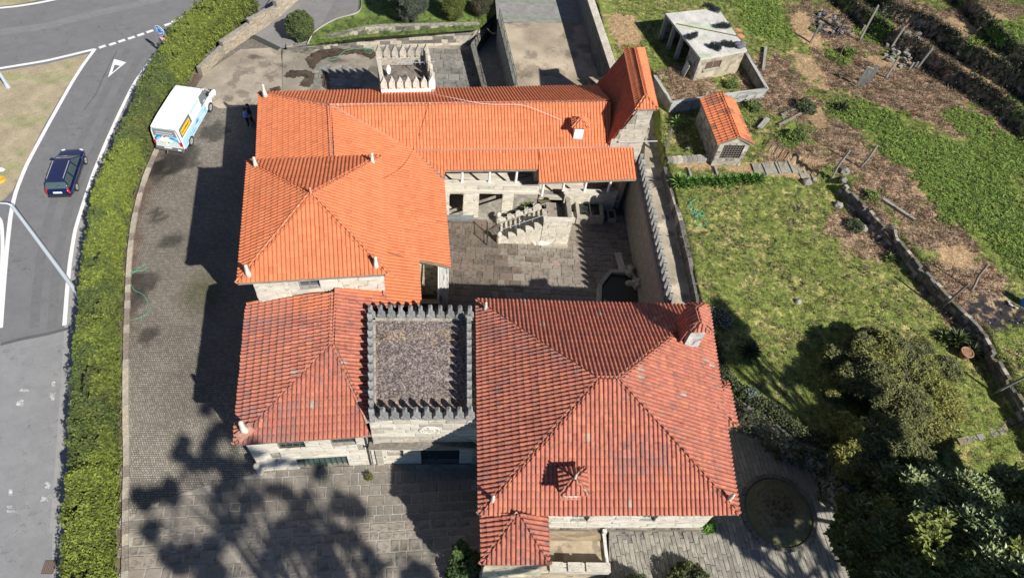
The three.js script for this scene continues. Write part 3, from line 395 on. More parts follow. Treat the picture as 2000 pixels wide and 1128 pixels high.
  // chimney on the south slope
  const sN = sU.clone().sub(v1).cross(rN.clone().sub(v1)).normalize(), cb = hitPlane(1128, 272, sU, sN), cx = cb.x, cz = cb.z - .3, cy = cb.y;
  const ch = part(wing, 'chimney', box(cx - .3, cx + .3, cy - .3, cy + 1.15, cz - .3, cz + .3), WHITEP), ty = cy + 1.13, q4 = [[-.52, .52], [.52, .52], [.52, -.52], [-.52, -.52]].map(p => V(cx + p[0], ty, cz + p[1])), kt = V(cx, ty + .42, cz);
  part(ch, 'flashing', bar(V(cx - .38, cy + .05, cb.z + .04), V(cx + .38, cy + .05, cb.z + .04), .14, .04), PALECAP[0]); part(ch, 'chimney_cap', prism(orient(q4.map(p => p.clone().lerp(kt, .2).setY(ty + .04))), ty - .04), WHITEP);
  for (let i = 0; i < 4; i++) { slope(ch, [q4[i], q4[(i + 1) % 4], kt], { ...newO, e: .3, seed: 95 + i }); caps(ch, q4[i].clone().add(V(0, .05, 0)), kt, NEWCAP, { seed: i, r: .08, len: .3 }); }
  Object.assign(wgS, { rE, sU, NE, v1, rN, sN, e1, e2 });
}
// ---------------------------------------------------------------- gabled annex at the wing's east end
const annex = thing('annex_tower', 'narrow stone annex with a small orange hipped roof and tile-hung west side coloured darker for its shade', 'building', V(12.3, 0, -37.6));
{
  const e = 9, SW = at(1243, 214, e), NW = at(1218, 93, e), NE = at(1258, 93, e), SE = at(1285, 213, e), k1 = at(1241, 93, 9.55), k2 = at(1262, 186, 9.55);
  const roof = deck(annex, [[NW, SW, k2, k1], [SE, NE, k1, k2], [SW, SE, k2]], .12, SOFFIT);
  slope(roof, [NW, SW, k2, k1], { ...newO, seed: 101 }); slope(roof, [SE, NE, k1, k2], { ...newO, seed: 102 }); slope(roof, [SW, SE, k2], { ...newO, seed: 103 });
  caps(roof, SW, k2, NEWCAP, { seed: 104, r: .1 }); caps(roof, SE, k2, NEWCAP, { seed: 105, r: .1 }); caps(roof, k1, k2, NEWCAP, { seed: 106, r: .11 });
  const bN = at(1166, 166, 5.5), bS = at(1190, 281, 6.0), tS = SW.clone().add(V(.12, -.12, -.05)), tNn = NW.clone().add(V(.12, -.12, .2));
  const hung = part(annex, 'hung_wall', sheet([bN, bS, tS, tNn].map(p => p.clone().add(V(.04, 0, 0)))), SOFFIT); slope(hung, [bN, bS, tS, tNn], { ...newO, seed: 107, color: (r) => { const k = rr(.85, 1.1, r); return { c: [.5 * k, .13 * k, .06 * k], i: 0 }; } });  // tile colour darkened here for the shade on the west face
  part(hung, 'edge_flashing', bar(bN, tNn, .1, .06), METAL);
  const a = bS.clone().add(V(.06, 0, -.02)).setY(0), b = SE.clone().add(V(-.22, 0, -.12)).setY(0), du = tS.x - bS.x;
  ashlar(annex, a, b, 4, 8.86, { mats: GRAN, course: .4, len: [.5, 1], seed: 108, topFn: u => u < du ? lerp(6.05, 8.86, u / du) : 8.86, th: .3 });
  part(annex, 'wall', slab(b, NE.clone().add(V(-.22, 0, .2)).setY(0), 2, 8.86, .3), GRAN[0]); part(annex, 'wall', slab(NE.clone().add(V(-.24, 0, .2)).setY(0), NW.clone().add(V(.2, 0, .2)).setY(0), 2, 8.86, .3), GRAN[0]);
  part(annex, 'pipe', rod(V(a.x + .5, 6.3, a.z + .1), V(b.x + .9, 6.3, b.z + .1), .04), METAL);
}
// ---------------------------------------------------------------- small crenellated turret on the north side
const turret = thing('crenellated_turret', 'small square stone turret with pointed white merlons behind the long wing', 'tower', at(790, 178, 5.6).setY(0));
{
  const y = 6.2, SWp = at(744, 176, y), SEp = at(849, 174, y), NWp = at(735, 110, y), NEp = at(838, 108, y), c = [SWp, SEp, NEp, NWp];
  for (let i = 0; i < 4; i++) part(turret, 'wall', slab(c[i].clone().setY(0), c[(i + 1) % 4].clone().setY(0), 0, y, .28), i === 0 ? WHITEP : GRAN[i % 3]);
  part(turret, 'roof_deck', prism(orient(c.map((p, i) => p.clone().lerp(c[(i + 2) % 4], .06).setY(y - .55))), y - .8), mat(.26, .22, .18, { map: bM, bumpMap: gB, bumpScale: .02 }));
  const TW = [WHITEP, GRANW[1], GRANW[0]], ins = (p, dx, dz) => p.clone().add(V(dx, 0, dz));
  merlons(turret, ins(SWp, .2, -.14), ins(SEp, -.2, -.14), 7, MB_, TW, 1); merlons(turret, ins(NWp, .2, .14), ins(NEp, -.2, .14), 7, MB_, GRAN.slice(0, 3), 1);
  merlons(turret, ins(NEp, -.14, .6), ins(SEp, -.14, -.6), 4, MB_, GRAN.slice(0, 3), 1); part(turret, 'parapet', bar(ins(NWp, .14, .3).setY(y + .1), ins(SWp, .14, -.3).setY(y + .1), .28, .2), GRANW[2]);
  const ty = y - .55, d = thing('satellite_dish', 'white oval satellite dish on the turret roof', 'satellite dish', at(756, 150, ty));
  { const p = d.position; part(d, 'mast', rod(p.clone(), p.clone().add(V(0, .5, 0)), .025), METAL); const g = new THREE.SphereGeometry(.55, 20, 8, 0, Math.PI * 2, 0, .6); g.scale(1, .5, 1); g.rotateX(Math.PI * .42); g.rotateY(1.25); g.translate(p.x - .05, p.y + .62, p.z); part(d, 'dish', g, mat(.78, .78, .76, { side: THREE.DoubleSide, roughness: .4 })); part(d, 'feed_arm', rod(p.clone().add(V(0, .45, 0)), p.clone().add(V(.45, .62, .12)), .015), METAL); }
  const an = thing('television_antenna', 'thin aluminium aerial with short rods lying across the turret roof', 'antenna', at(800, 140, ty)); { const p = an.position, dx = V(1, 0, .02); part(an, 'mast', rod(p.clone().add(V(.3, 0, .1)), p.clone().add(V(.3, .9, .1)), .025), METAL); const s = p.clone().add(V(-.9, .75, .1)), e = p.clone().add(V(1.8, .95, .0)); part(an, 'boom', rod(s, e, .018), GALV); for (let i = 0; i < 9; i++) { const c = s.clone().lerp(e, i / 8.5 + .03); part(an, 'rod', rod(c.clone().add(V(0, .02, -.28)), c.clone().add(V(0, .02, .28)), .01), GALV); } }
}

// ---------------------------------------------------------------- GROUND, ROAD AND PAVINGS
const kc = new THREE.Color();
const earthT = tex(1024, 1024, (u, v) => { const a = fbm(u * 12, v * 12, 5, 12), f = noise(u * 256, v * 256, 256), t = sstep(.42, .62, fbm(u * 7 + 4, v * 7, 4, 7)); const k = .7 + .35 * a + .25 * (f - .5); return [lerp(.62, .5, t) * k, lerp(.56, .53, t) * k, lerp(.42, .32, t) * k]; });
{ const g = new THREE.PlaneGeometry(900, 900); g.rotateX(-Math.PI / 2); g.translate(0, -.08, -60); const u = g.attributes.uv.array; for (let i = 0; i < u.length; i++) u[i] *= 110; struct('ground', g, mat(.5, .5, .5, { map: earthT })); }
const inPoly = (x, z, P) => { let c = false; for (let i = 0, j = P.length - 1; i < P.length; j = i++) if ((P[i].z > z) !== (P[j].z > z) && x < (P[j].x - P[i].x) * (z - P[i].z) / (P[j].z - P[i].z) + P[i].x) c = !c; return c; };
function gridSheet(P, y, step, colFn) { // a flat sheet in small cells, its colour varying from place to place
  const xs = P.map(p => p.x), zs = P.map(p => p.z), x0 = Math.min(...xs), x1 = Math.max(...xs), z0 = Math.min(...zs), z1 = Math.max(...zs), nx = Math.ceil((x1 - x0) / step), nz = Math.ceil((z1 - z0) / step), pos = [], uv = [], col = [], idx = [];
  for (let j = 0; j <= nz; j++) for (let i = 0; i <= nx; i++) { const x = x0 + i * step, z = z0 + j * step; pos.push(x, y, z); uv.push(x, -z); col.push(...colFn(x, z)); }
  for (let j = 0; j < nz; j++) for (let i = 0; i < nx; i++) if (inPoly(x0 + (i + .5) * step, z0 + (j + .5) * step, P)) { const a = j * (nx + 1) + i, b = a + nx + 1; idx.push(a, b, a + 1, a + 1, b, b + 1); }
  return mesh3(pos, idx, uv, col);
}
const asphaltT = tex(1024, 1024, (u, v) => { const f = noise(u * 512, v * 512, 512), a = fbm(u * 10, v * 10, 4, 10), c = Math.abs(fbm(u * 6 + 3, v * 6, 4, 6) - .5) < .006 ? .86 : 1; const k = (.86 + .1 * a + .16 * (f - .5)) * c; return [k, k, k]; });
const asph = (r, g, b, k = .16) => mat(r, g, b, { map: rep(asphaltT, k), bumpMap: rep(grainBump, 1.5), bumpScale: .006, roughness: .88 });
const concT0 = tex(512, 512, (u, v) => { const a = fbm(u * 8, v * 8, 5, 8), f = noise(u * 200, v * 200, 200), g = noise(u * 70, v * 70, 70), k = .78 + .2 * a + .16 * (f - .5) + .1 * (g - .5), t = sstep(.5, .7, fbm(u * 5 + 3, v * 5, 4, 5)); return [k * (1 - .1 * t), k * (1 - .03 * t), k * (1 - .14 * t)]; });
const PX = (a, h) => pts(a, h);
const hedgeR = PX([[231, 1330], [234, 1180], [236, 1000], [238, 900], [237, 800], [238, 700], [241, 600], [246, 500], [257, 420], [276, 350], [300, 292], [325, 240], [350, 200], [368, 165], [398, 122], [432, 88], [482, 50], [535, 10], [590, -40]], 0);
const roadPoly = PX([[-500, 1400], [-500, -160], [700, -160]], 0).concat(hedgeR.slice().reverse().map(p => p.clone().add(V(-.2, 0, 0))));
const road = struct('road', sheet(roadPoly), asph(.19, .19, .195));
part(road, 'road_patch', sheet(PX([[-500, 1400], [-500, 700], [0, 668], [70, 655], [150, 640], [150, 1400]], .006)), asph(.275, .275, .28, .21));
part(road, 'road_patch', sheet(PX([[0, 1065], [45, 1052], [102, 1040], [98, 1200], [0, 1200]], .012)), asph(.26, .26, .265, .25));
part(road, 'road_margin', lineStrip(PX([[304, 112], [272, 165], [246, 215], [216, 280], [192, 340], [172, 400], [158, 450], [148, 510], [141, 570], [138, 640], [130, 780], [118, 960], [104, 1120], [98, 1250]], .01), .75), asph(.33, .325, .32, .3));
part(road, 'skid_mark', lineStrip(PX([[228, 98], [206, 140], [185, 185], [163, 214]], .014), .1), asph(.13, .13, .135)); part(road, 'wheel_track', lineStrip(PX([[250, 95], [215, 160], [180, 230], [140, 310], [105, 390], [84, 470], [72, 560], [66, 640]], .008), .55), asph(.172, .172, .178, .3)); part(road, 'wheel_track', lineStrip(PX([[275, 105], [240, 170], [205, 245], [168, 325], [136, 400], [116, 480], [106, 560], [101, 640]], .008), .55), asph(.175, .175, .18, .3)); part(road, 'tar_seam', lineStrip(PX([[0, 672], [40, 662], [90, 652], [136, 640]], .016), .22), asph(.12, .12, .125)); part(road, 'road_band', lineStrip(PX([[0, 178 / 2.82], [90, 50], [190, 25], [300, 0], [380, -25]], .008), .9), asph(.225, .225, .23, .3));
const PAINT = mat(.8, .8, .79, { map: tileT, roughness: .7 }), PAINTW = mat(.6, .6, .59, { map: rep(blotch, 1.4), roughness: .8 });
const mk = (n, g, m = PAINT) => part(road, n, g, m);
mk('edge_line', lineStrip(PX([[-60, 143], [0, 133], [90, 118], [183, 96]], .016), .26));
mk('edge_line', lineStrip(PX([[185, 95], [162, 126], [139, 162], [95, 240], [52, 320], [30, 375], [20, 420], [12, 490], [6, 560], [0, 640]], .02), .26));
mk('edge_line', lineStrip(PX([[294, 116], [262, 162], [235, 215], [205, 281], [181, 340], [161, 400], [146, 450], [136, 510], [130, 570], [125, 635]], .02), .24));
mk('edge_line', lineStrip(PX([[-20, 17], [30, 12], [70, 6], [110, -2], [160, -14]], .016), .26));
mk('edge_line', lineStrip(PX([[-30, 408], [0, 430], [4, 480], [0, 560], [-10, 640]], .016), .22));
for (const [x, y] of [[199, 91], [219, 85.5], [237, 79.5], [256, 73.5], [274, 67.5], [292, 61], [327, 47.5], [341, 41], [357, 34]]) mk('dashed_line', lineStrip(PX([[x - 6.5, y + 2.2], [x + 6.5, y - 2.2]], .016), .3));
{ const o = PX([[222, 115], [246, 121.5], [210, 151]], .016), h = PX([[223, 126], [234, 128.5], [218, 142]], .016); const s = new THREE.Shape(o.map(p => new THREE.Vector2(p.x, -p.z))); s.holes.push(new THREE.Path(h.map(p => new THREE.Vector2(p.x, -p.z)))); const g = new THREE.ShapeGeometry(s); g.rotateX(-Math.PI / 2); g.translate(0, .016, 0); mk('give_way_triangle', g); }
for (const [x, y, w, h] of [[45, 762, 20, 6], [38, 787, 16, 14], [103, 750, 9, 12], [102, 773, 11, 16], [92, 947, 11, 17], [86, 974, 15, 11], [97, 968, 8, 8], [20, 961, 8, 13], [18, 990, 12, 7], [22, 998, 24, 5]]) { const P = []; for (let i = 0; i < 11; i++) { const a = i / 11 * 6.283, k = rr(.65, 1.15); P.push([x + Math.sign(Math.cos(a)) * Math.pow(Math.abs(Math.cos(a)), .5) * w / 2 * k, y + Math.sign(Math.sin(a)) * Math.pow(Math.abs(Math.sin(a)), .5) * h / 2 * k]); } mk('worn_paint', sheet(PX(P, .018)), PAINTW); }
{ const P = at(95, 1107, .02); const d = part(road, 'drain_grate', box(P.x - .28, P.x + .28, 0, .03, P.z - .32, P.z + .32), mat(.1, .07, .06, { roughness: .8 })); for (let i = 0; i < 5; i++) part(d, 'grate_bar', box(P.x - .24 + i * .1, P.x - .2 + i * .1, .03, .045, P.z - .28, P.z + .28), mat(.16, .12, .1)); }
const dryT = mat(.43, .36, .235, { map: rep(concT0, .2) });

struct('verge', sheet(PX([[-400, 190], [0, 139], [92, 124], [172, 105], [128, 172], [86, 244], [45, 326], [24, 372], [0, 396], [-400, 470]], .05)), dryT);
struct('verge', sheet(PX([[-400, 24], [0, 12], [40, 7], [95, -4], [140, -20], [-400, -60]], .05)), dryT);
// cobbled drive on the west side
const coT = (bump) => tex(1024, 1024, (u, v) => { const n = 26, row = Math.floor(v * n), off = (row % 2) * .5 + hash(row, 5) * .3, uu = u * n * .95 + off + .12 * noise(u * 20, v * 20, 20), ci = Math.floor(uu), fx = uu - ci, fy = v * n - row, e = Math.min(fx, 1 - fx, fy, 1 - fy) + .06 * (noise(u * 200, v * 200, 200) - .5), j = sstep(.05, .17, e), c = hash(ci % 25, row), f = noise(u * 512, v * 512, 512); if (bump) { const k = j * (.7 + .3 * c) + .1 * f; return [k, k, k]; } const k = lerp(.52, .72 + .22 * c, j) * (.86 + .28 * f); return [k, k * .985, k * .95]; }, !bump);
const cobT = coT(false), cobB = coT(true);
const drivePoly = hedgeR.slice(0, 16).concat(PX([[548, 62], [552, 178], [700, 178], [700, 900], [940, 900], [940, 1330]], 0));
const pMoss = at(390, 570), pLeaf = hedgeR;
const nearLine = (x, z, L) => { let m = 1e9; for (let i = 0; i < L.length - 1; i++) { const a = L[i], b = L[i + 1], t = clamp(((x - a.x) * (b.x - a.x) + (z - a.z) * (b.z - a.z)) / ((b.x - a.x) ** 2 + (b.z - a.z) ** 2), 0, 1); m = Math.min(m, Math.hypot(x - a.x - t * (b.x - a.x), z - a.z - t * (b.z - a.z))); } return m; };
const wetSpots = [[300, 335, 1], [300, 420, .8], [330, 470, .9], [290, 650, .8], [350, 308, 1.6], [415, 255, 1.1], [330, 320, 1.2], [270, 560, 1.2], [262, 590, 1]].map(a => [at(a[0], a[1]), a[2]]);
struct('driveway', gridSheet(drivePoly, .02, .35, (x, z) => {
  const n = fbm(x * .4 + 20, z * .4, 4), m = fbm(x * 1.3, z * 1.3 + 7, 3); let c = [.31, .285, .255], k = .7 + .6 * n; c = c.map(v => v * k);
  const moss = sstep(2.6, .6, Math.hypot(x - pMoss.x, (z - pMoss.z) * .8) + m) , dl = nearLine(x, z, hedgeR), leaf = sstep(1.7, .7, dl + m * 1.2) * sstep(-22, -27, z) * sstep(-42, -38, z) * .0 + sstep(1.6, .8, dl + m) * sstep(-20, -24, z);
  c = [lerp(c[0], .15, moss * .8), lerp(c[1], .155, moss * .8), lerp(c[2], .075, moss * .8)]; c = [lerp(c[0], .2, leaf * .7), lerp(c[1], .1, leaf * .7), lerp(c[2], .07, leaf * .7)];
  const low = sstep(-19, -15, z); c = c.map((v, i) => lerp(v, [.47, .44, .39][i] * (.8 + .4 * n), low * .6));
  for (const [p, r] of wetSpots) { const w = sstep(r, r * .75, Math.hypot(x - p.x, z - p.z) + (m - .5) * 1.4); c = c.map(v => v * (1 - .62 * w)); } return c; }), new THREE.MeshStandardMaterial({ vertexColors: true, map: rep(cobT, 1 / 3.2), bumpMap: rep(cobB, 1 / 3.2), bumpScale: .013, roughness: .88 }));
const concT = tex(1024, 1024, (u, v) => { const a = fbm(u * 5, v * 5, 6, 5), s = sstep(.5, .66, fbm(u * 9 + 6, v * 9, 5, 9)), f = noise(u * 400, v * 400, 400), cr = Math.abs(fbm(u * 8, v * 8 + 3, 4, 8) - .47) < .004 ? .72 : 1; const k = (.62 + .42 * a - .16 * s + .1 * (f - .5)) * cr; return [k, k * .97, k * .92]; });
const concM = (r, g, b, k = .12) => mat(r, g, b, { map: rep(concT, k), bumpMap: gB, bumpScale: .008, roughness: .92 });
struct('apron', sheet(PX([[372, 185], [400, 142], [470, 96], [548, 92], [553, 180], [520, 176], [500, 205], [430, 212]], .03)), concM(.5, .46, .405));
// kerb between hedge and drive
const kerb = thing('kerb', 'long narrow pale stone kerb along the foot of the hedge', 'kerb', at(243, 700));
{ const c = new THREE.CatmullRomCurve3(hedgeR.slice(0, 12).map(p => p.clone().add(V(.25, 0, 0)))), n = 62; for (let i = 0; i < n; i++) { const a = c.getPointAt(i / n), b = c.getPointAt((i + .97) / n); part(kerb, 'kerb_stone', bar(a.setY(.08), b.setY(.08), .3 + rr(-.02, .02), .18), pick([stoneTint(.4, .34, .29), GRAN[2], GRAN[3]])); } }
// paving of separate slabs; the first ones are pieces, the rest one mass
function paving(ground, P, y, o) {
  const { ang = 0, row = [.45, .7], len = [.5, .95], mats, limit = 300, gap = .035, seed = 9, h = .03, keep = () => true, sort, edge = .36, matFn } = o, r = RNG(seed), c = Math.cos(ang), s = Math.sin(ang), cx = P.reduce((a, p) => a + p.x, 0) / P.length, cz = P.reduce((a, p) => a + p.z, 0) / P.length, loc = P.map(p => [(p.x - cx) * c + (p.z - cz) * s, -(p.x - cx) * s + (p.z - cz) * c]);
  const u0 = Math.min(...loc.map(p => p[0])), u1 = Math.max(...loc.map(p => p[0])), w0 = Math.min(...loc.map(p => p[1])), w1 = Math.max(...loc.map(p => p[1])), list = [];
  for (let w = w0; w < w1;) { const rh = rr(row[0], row[1], r); for (let u = u0 + rr(-.3, 0, r); u < u1;) { const l = rr(len[0], len[1], r), um = u + l / 2, wm = w + rh / 2, x = cx + um * c - wm * s, z = cz + um * s + wm * c; const half = edge; const okp = [[um - l * half, wm - rh * half], [um + l * half, wm - rh * half], [um + l * half, wm + rh * half], [um - l * half, wm + rh * half]].every(q => inPoly(cx + q[0] * c - q[1] * s, cz + q[0] * s + q[1] * c, P)); if (okp && keep(x, z)) list.push([x, z, l - gap, rh - gap, rr(-.012, .012, r), rr(-.035, .035, r), Math.floor(r() * 64), matFn ? matFn(x, z, r) : Math.floor(r() * 64)]); u += l; } w += rh; }
  if (sort) list.sort((a, b) => sort(b[0], b[1]) - sort(a[0], a[1]));
  const q0 = a => qY(-ang + a); list.slice(0, limit).forEach(e => { const k = shadow(new THREE.Mesh(BLKS[e[6] % 4], mats[e[7] % mats.length])); k.name = 'paving_stone'; k.position.set(e[0], y - h + e[4] * .7, e[1]); k.quaternion.copy(q0(e[5])); k.scale.set(e[2], h + .012, e[3]); ground.add(k); });
  const rest = list.slice(limit); if (rest.length) { const im = new THREE.InstancedMesh(BLKS[0], mat(1, 1, 1, { map: grain }), rest.length), m4 = new THREE.Matrix4(); rest.forEach((e, i) => { im.setMatrixAt(i, m4.compose(V(e[0], y - h + e[4] * .7, e[1]), q0(e[5]), V(e[2], h + .012, e[3]))); im.setColorAt(i, mats[e[7] % mats.length].color); }); im.name = 'paving_stones'; im.userData.kind = 'stuff'; shadow(im); ground.add(im); }
  return list.length;
}
const SLABM = [[.33, .295, .255], [.29, .26, .225], [.37, .33, .285], [.31, .27, .23], [.34, .31, .27], [.27, .245, .215]].map(c => stoneTint(...c, { map: stoneT }));
const forePoly = PX([[250, 1010], [320, 975], [395, 950], [505, 924], [728, 907], [938, 907], [938, 1330], [236, 1330]], 0);
const fore = struct('forecourt', sheet(forePoly.map(p => p.clone().setY(.028))), mat(.52, .48, .42, { map: gM }));
const nF = paving(fore, forePoly, .044, { ang: -.045, gap: .075, edge: .2, row: [.36, .78], len: [.36, .98], mats: SLABM, seed: 12, sort: (x, z) => z });
// inner courtyard
const courtPoly = PX([[868, 424], [1060, 424], [1252, 420], [1262, 620], [846, 620]], 0);
const court = struct('courtyard', sheet(courtPoly.map(p => p.clone().setY(.028))), mat(.42, .38, .32, { map: bM }));
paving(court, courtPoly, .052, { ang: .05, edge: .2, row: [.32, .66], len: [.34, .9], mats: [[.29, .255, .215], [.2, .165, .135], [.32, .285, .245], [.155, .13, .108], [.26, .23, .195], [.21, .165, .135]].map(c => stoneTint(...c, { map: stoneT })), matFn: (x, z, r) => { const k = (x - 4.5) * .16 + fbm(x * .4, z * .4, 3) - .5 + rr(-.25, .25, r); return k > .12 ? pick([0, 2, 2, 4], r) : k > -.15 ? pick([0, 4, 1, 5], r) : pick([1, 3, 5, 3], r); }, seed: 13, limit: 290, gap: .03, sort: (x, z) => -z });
{ const cv = [[1085, 513, .42], [1118, 562, .3]].map(([x, y, s], i) => { const p = at(x, y, .06), t = thing('drain_cover', i ? 'small grey square drain cover near the shaded courtyard corner' : 'reddish square drain cover in the sunny courtyard paving', 'drain cover', p); part(t, 'frame', box(p.x - s / 2 - .05, p.x + s / 2 + .05, .03, .062, p.z - s / 2 - .05, p.z + s / 2 + .05), GRAN[2]); part(t, 'lid', box(p.x - s / 2, p.x + s / 2, .05, .07, p.z - s / 2, p.z + s / 2), i ? GRAND[1] : mat(.3, .2, .17)); }); }
// north yard, its retaining wall, the lawn and the upper path
const yardPoly = PX([[551, 97], [660, 92], [932, 84], [948, 176], [551, 182]], .09);
const yard = struct('yard', sheet(yardPoly), concM(.42, .4, .36, .1));
paving(yard, PX([[720, 92], [930, 86], [946, 172], [720, 174]], .09), .125, { ang: -.03, row: [.75, 1.0], len: [.8, 1.2], mats: [[.24, .235, .22], [.3, .29, .265], [.2, .195, .185], [.27, .26, .24]].map(c => stoneTint(...c, { map: stoneT })), seed: 14, limit: 120, gap: .03, h: .03 });
paving(yard, PX([[600, 124], [725, 118], [728, 174], [588, 178]], .09), .12, { ang: .02, row: [.85, 1.1], len: [.9, 1.4], mats: [[.36, .35, .32], [.42, .4, .36], [.33, .32, .3]].map(c => stoneTint(...c)), seed: 15, limit: 80, gap: .025, h: .026 });
{ const wetM = mat(.12, .09, .065, { roughness: .5, map: bM }); const blob = (L) => { const P = []; const c = PX(L, .135); const cv = new THREE.CatmullRomCurve3(c, true, 'catmullrom', .5).getPoints(60); for (const p of cv.slice(0, -1)) P.push(p.clone().add(V(rr(-.12, .12), 0, rr(-.12, .12)))); return sheet(P); };
  for (const L of [[[598, 112], [625, 96], [680, 95], [728, 97], [727, 115], [700, 104], [665, 108], [630, 116], [612, 135], [604, 128]], [[556, 146], [565, 138], [600, 137], [616, 146], [604, 168], [584, 166], [592, 150], [562, 152]], [[628, 146], [640, 143], [644, 168], [632, 170]], [[528, 172], [545, 168], [548, 176], [530, 178]]]) part(yard, 'wet_patch', blob(L), wetM); }
const lawnTop = [[600, 84, .7], [660, 74, 1.4], [760, 62, 2], [930, 50, 2.1], [960, 34, 2.1]];
{ const a = at(560, 97, .1), b = at(936, 86, .1), t = thing('yard_retaining_wall', 'low blocky stone wall between the north yard and the lawn', 'wall', a.clone().lerp(b, .5)); ashlar(t, a, b, 0, 2.05, { mats: GRAN.concat(GRAND), course: .36, len: [.5, 1.1], seed: 64, th: .45, topFn: u => clamp(.45 + u * .22, .4, 2.05) }); }
const LAWNY = 2.0;
struct('lawn', sheet(PX([[600, 88, .85], [700, 74, 1.9], [935, 58, LAWNY], [975, 20, LAWNY], [960, -90, LAWNY], [705, -90, LAWNY], [700, 22, LAWNY], [655, 38, 1.7], [622, 54, 1.3]])), mat(.16, .23, .045, { map: rep(blotch, .3) }));
struct('path', sheet(PX([[440, 82, .03], [492, 66, .03], [548, 94, .06], [602, 88, .8], [628, 52, 1.3], [700, 22, 1.96], [706, -90, 1.96], [590, -90, 1.2], [520, 10, .4]])), asph(.26, .25, .24, .2));
{ const t = thing('lawn_edging', 'thin curved concrete edging between grey path and lawn', 'edging', at(660, 37, 1.7)); const P = PX([[600, 86, .86], [612, 64, 1.2], [626, 53, 1.36], [656, 37, 1.74], [700, 22, 2.03], [704, -20, 2.03]]); part(t, 'strip', tube(P, .07, 40), CONC); }
// hedge-side stone wall along the upper drive
{ const a = at(396, 148, 0), m1 = at(440, 106, 0), m2 = at(492, 68, .1), b = at(545, 36, .4), c = at(612, -20, .8), t = thing('boundary_wall', 'sunlit tan stone wall curving between hedge and upper drive', 'wall', m1.clone()); [[a, m1], [m1, m2], [m2, b], [b, c]].forEach(([p, q], i) => ashlar(t, p, q, 0, [.75, 1.15, 1.5, 2][i], { mats: [[.5, .42, .32], [.56, .48, .37], [.46, .4, .31]].map(k => stoneTint(...k)), course: .38, len: [.6, 1.2], seed: 65 + i, th: .4 })); }
{ const t = thing('drain_channel', 'dark narrow grated channel across the top of the drive', 'drain', at(515, 82)); part(t, 'grating', bar(at(488, 68, .05), at(545, 95, .07), .5, .04), DARKMETAL); }
// concrete yard behind the wing, the sunken passage, railing and stone wall
const CY = 3;
const cyard = struct('concrete_yard', sheet(PX([[972, 44], [1004, 172], [1150, 172], [1190, 150], [1150, 44]], CY)), concM(.52, .46, .38, .09));
part(cyard, 'rough_strip', sheet(PX([[960, -90], [971, 43], [1152, 46], [1118, -90]], CY)), mat(.3, .29, .275, { map: rep(concT0, .4) }));
{ const a = at(972, 40, CY), b = at(1004, 170, CY), t = thing('passage_wall', 'tall shaded retaining wall with green railing above the sunken passage', 'wall', a.clone().lerp(b, .5).setY(0)); part(t, 'wall', slab(a.clone().setY(0), b.clone().setY(0), 0, CY + .15, .35), GRAN[2]); part(t, 'coping', bar(a.clone().setY(CY + .18).add(V(.15, 0, 0)), b.clone().setY(CY + .18).add(V(.15, 0, 0)), .32, .08), GRAND[0]);
  const rp = mat(.1, .14, .11, { roughness: .6 }); for (let i = 0; i <= 6; i++) { const p = a.clone().lerp(b, i / 6).add(V(.1, .2, 0)); part(t, 'railing_post', rod(p, p.clone().add(V(0, .9, 0)), .03), rp); } for (const h of [.55, .95]) part(t, 'rail', rod(a.clone().add(V(.1, .2 + h, 0)), b.clone().add(V(.1, .2 + h, 0)), .03), rp); }
{ const a = at(962, 38, 1.2), m = at(924, 88, 1.2), b = at(947, 172, 1.2), t = thing('parapet_wall', 'bent low grey parapet between the slab yard and sunken passage', 'wall', m.clone().setY(.3)); for (const [p, q] of [[a, m], [m, b]]) { const n = Math.ceil(p.distanceTo(q) / 1.1); part(t, 'wall', bar(p.clone().setY(.55), q.clone().setY(.55), .3, 1.2), GRAND[2]); for (let i = 0; i < n; i++) part(t, 'coping_stone', bar(p.clone().lerp(q, i / n).setY(1.2), p.clone().lerp(q, (i + .97) / n).setY(1.2), .46, .12), pick(GRAND)); } }
struct('passage_floor', sheet(PX([[925, 90], [962, 36], [975, 40], [1004, 175], [948, 175]], .0)), mat(.38, .36, .32, { map: rep(concT0, .4) }));
{ const a = at(1128, -60, 5.4), b = at(1193, 138, 5.4), t = thing('stone_yard_wall', 'long thick stone wall with pale coping on the east of the concrete yard', 'wall', a.clone().lerp(b, .6).setY(CY)); part(t, 'wall', slab(a.clone().setY(0).add(V(.06, 0, 0)), b.clone().setY(0).add(V(.06, 0, 0)), 1, 5.3, .5), GRAND[1]);
  const r = RNG(77), d = b.clone().sub(a), L = d.length(); d.normalize(); for (let k = 0; k < 6; k++) for (let u = 7.5; u < L - .2;) { const l = rr(.5, 1.1, r); part(t, 'stone', bar(a.clone().addScaledVector(d, u).setY(3.2 + k * .38).add(V(.07, 0, 0)), a.clone().addScaledVector(d, Math.min(L, u + l - .02)).setY(3.2 + k * .38).add(V(.07, 0, 0)), .16 + rr(0, .05, r), .36), pick(GRAND, r)); u += l; } for (let i = 0; i < 12; i++) part(t, 'coping_stone', bar(a.clone().lerp(b, i / 12).setY(5.36).add(V(.3, 0, 0)), a.clone().lerp(b, (i + .98) / 12).setY(5.36).add(V(.3, 0, 0)), .6, .13), pick([GRANW[2], GRAN[1]])); }
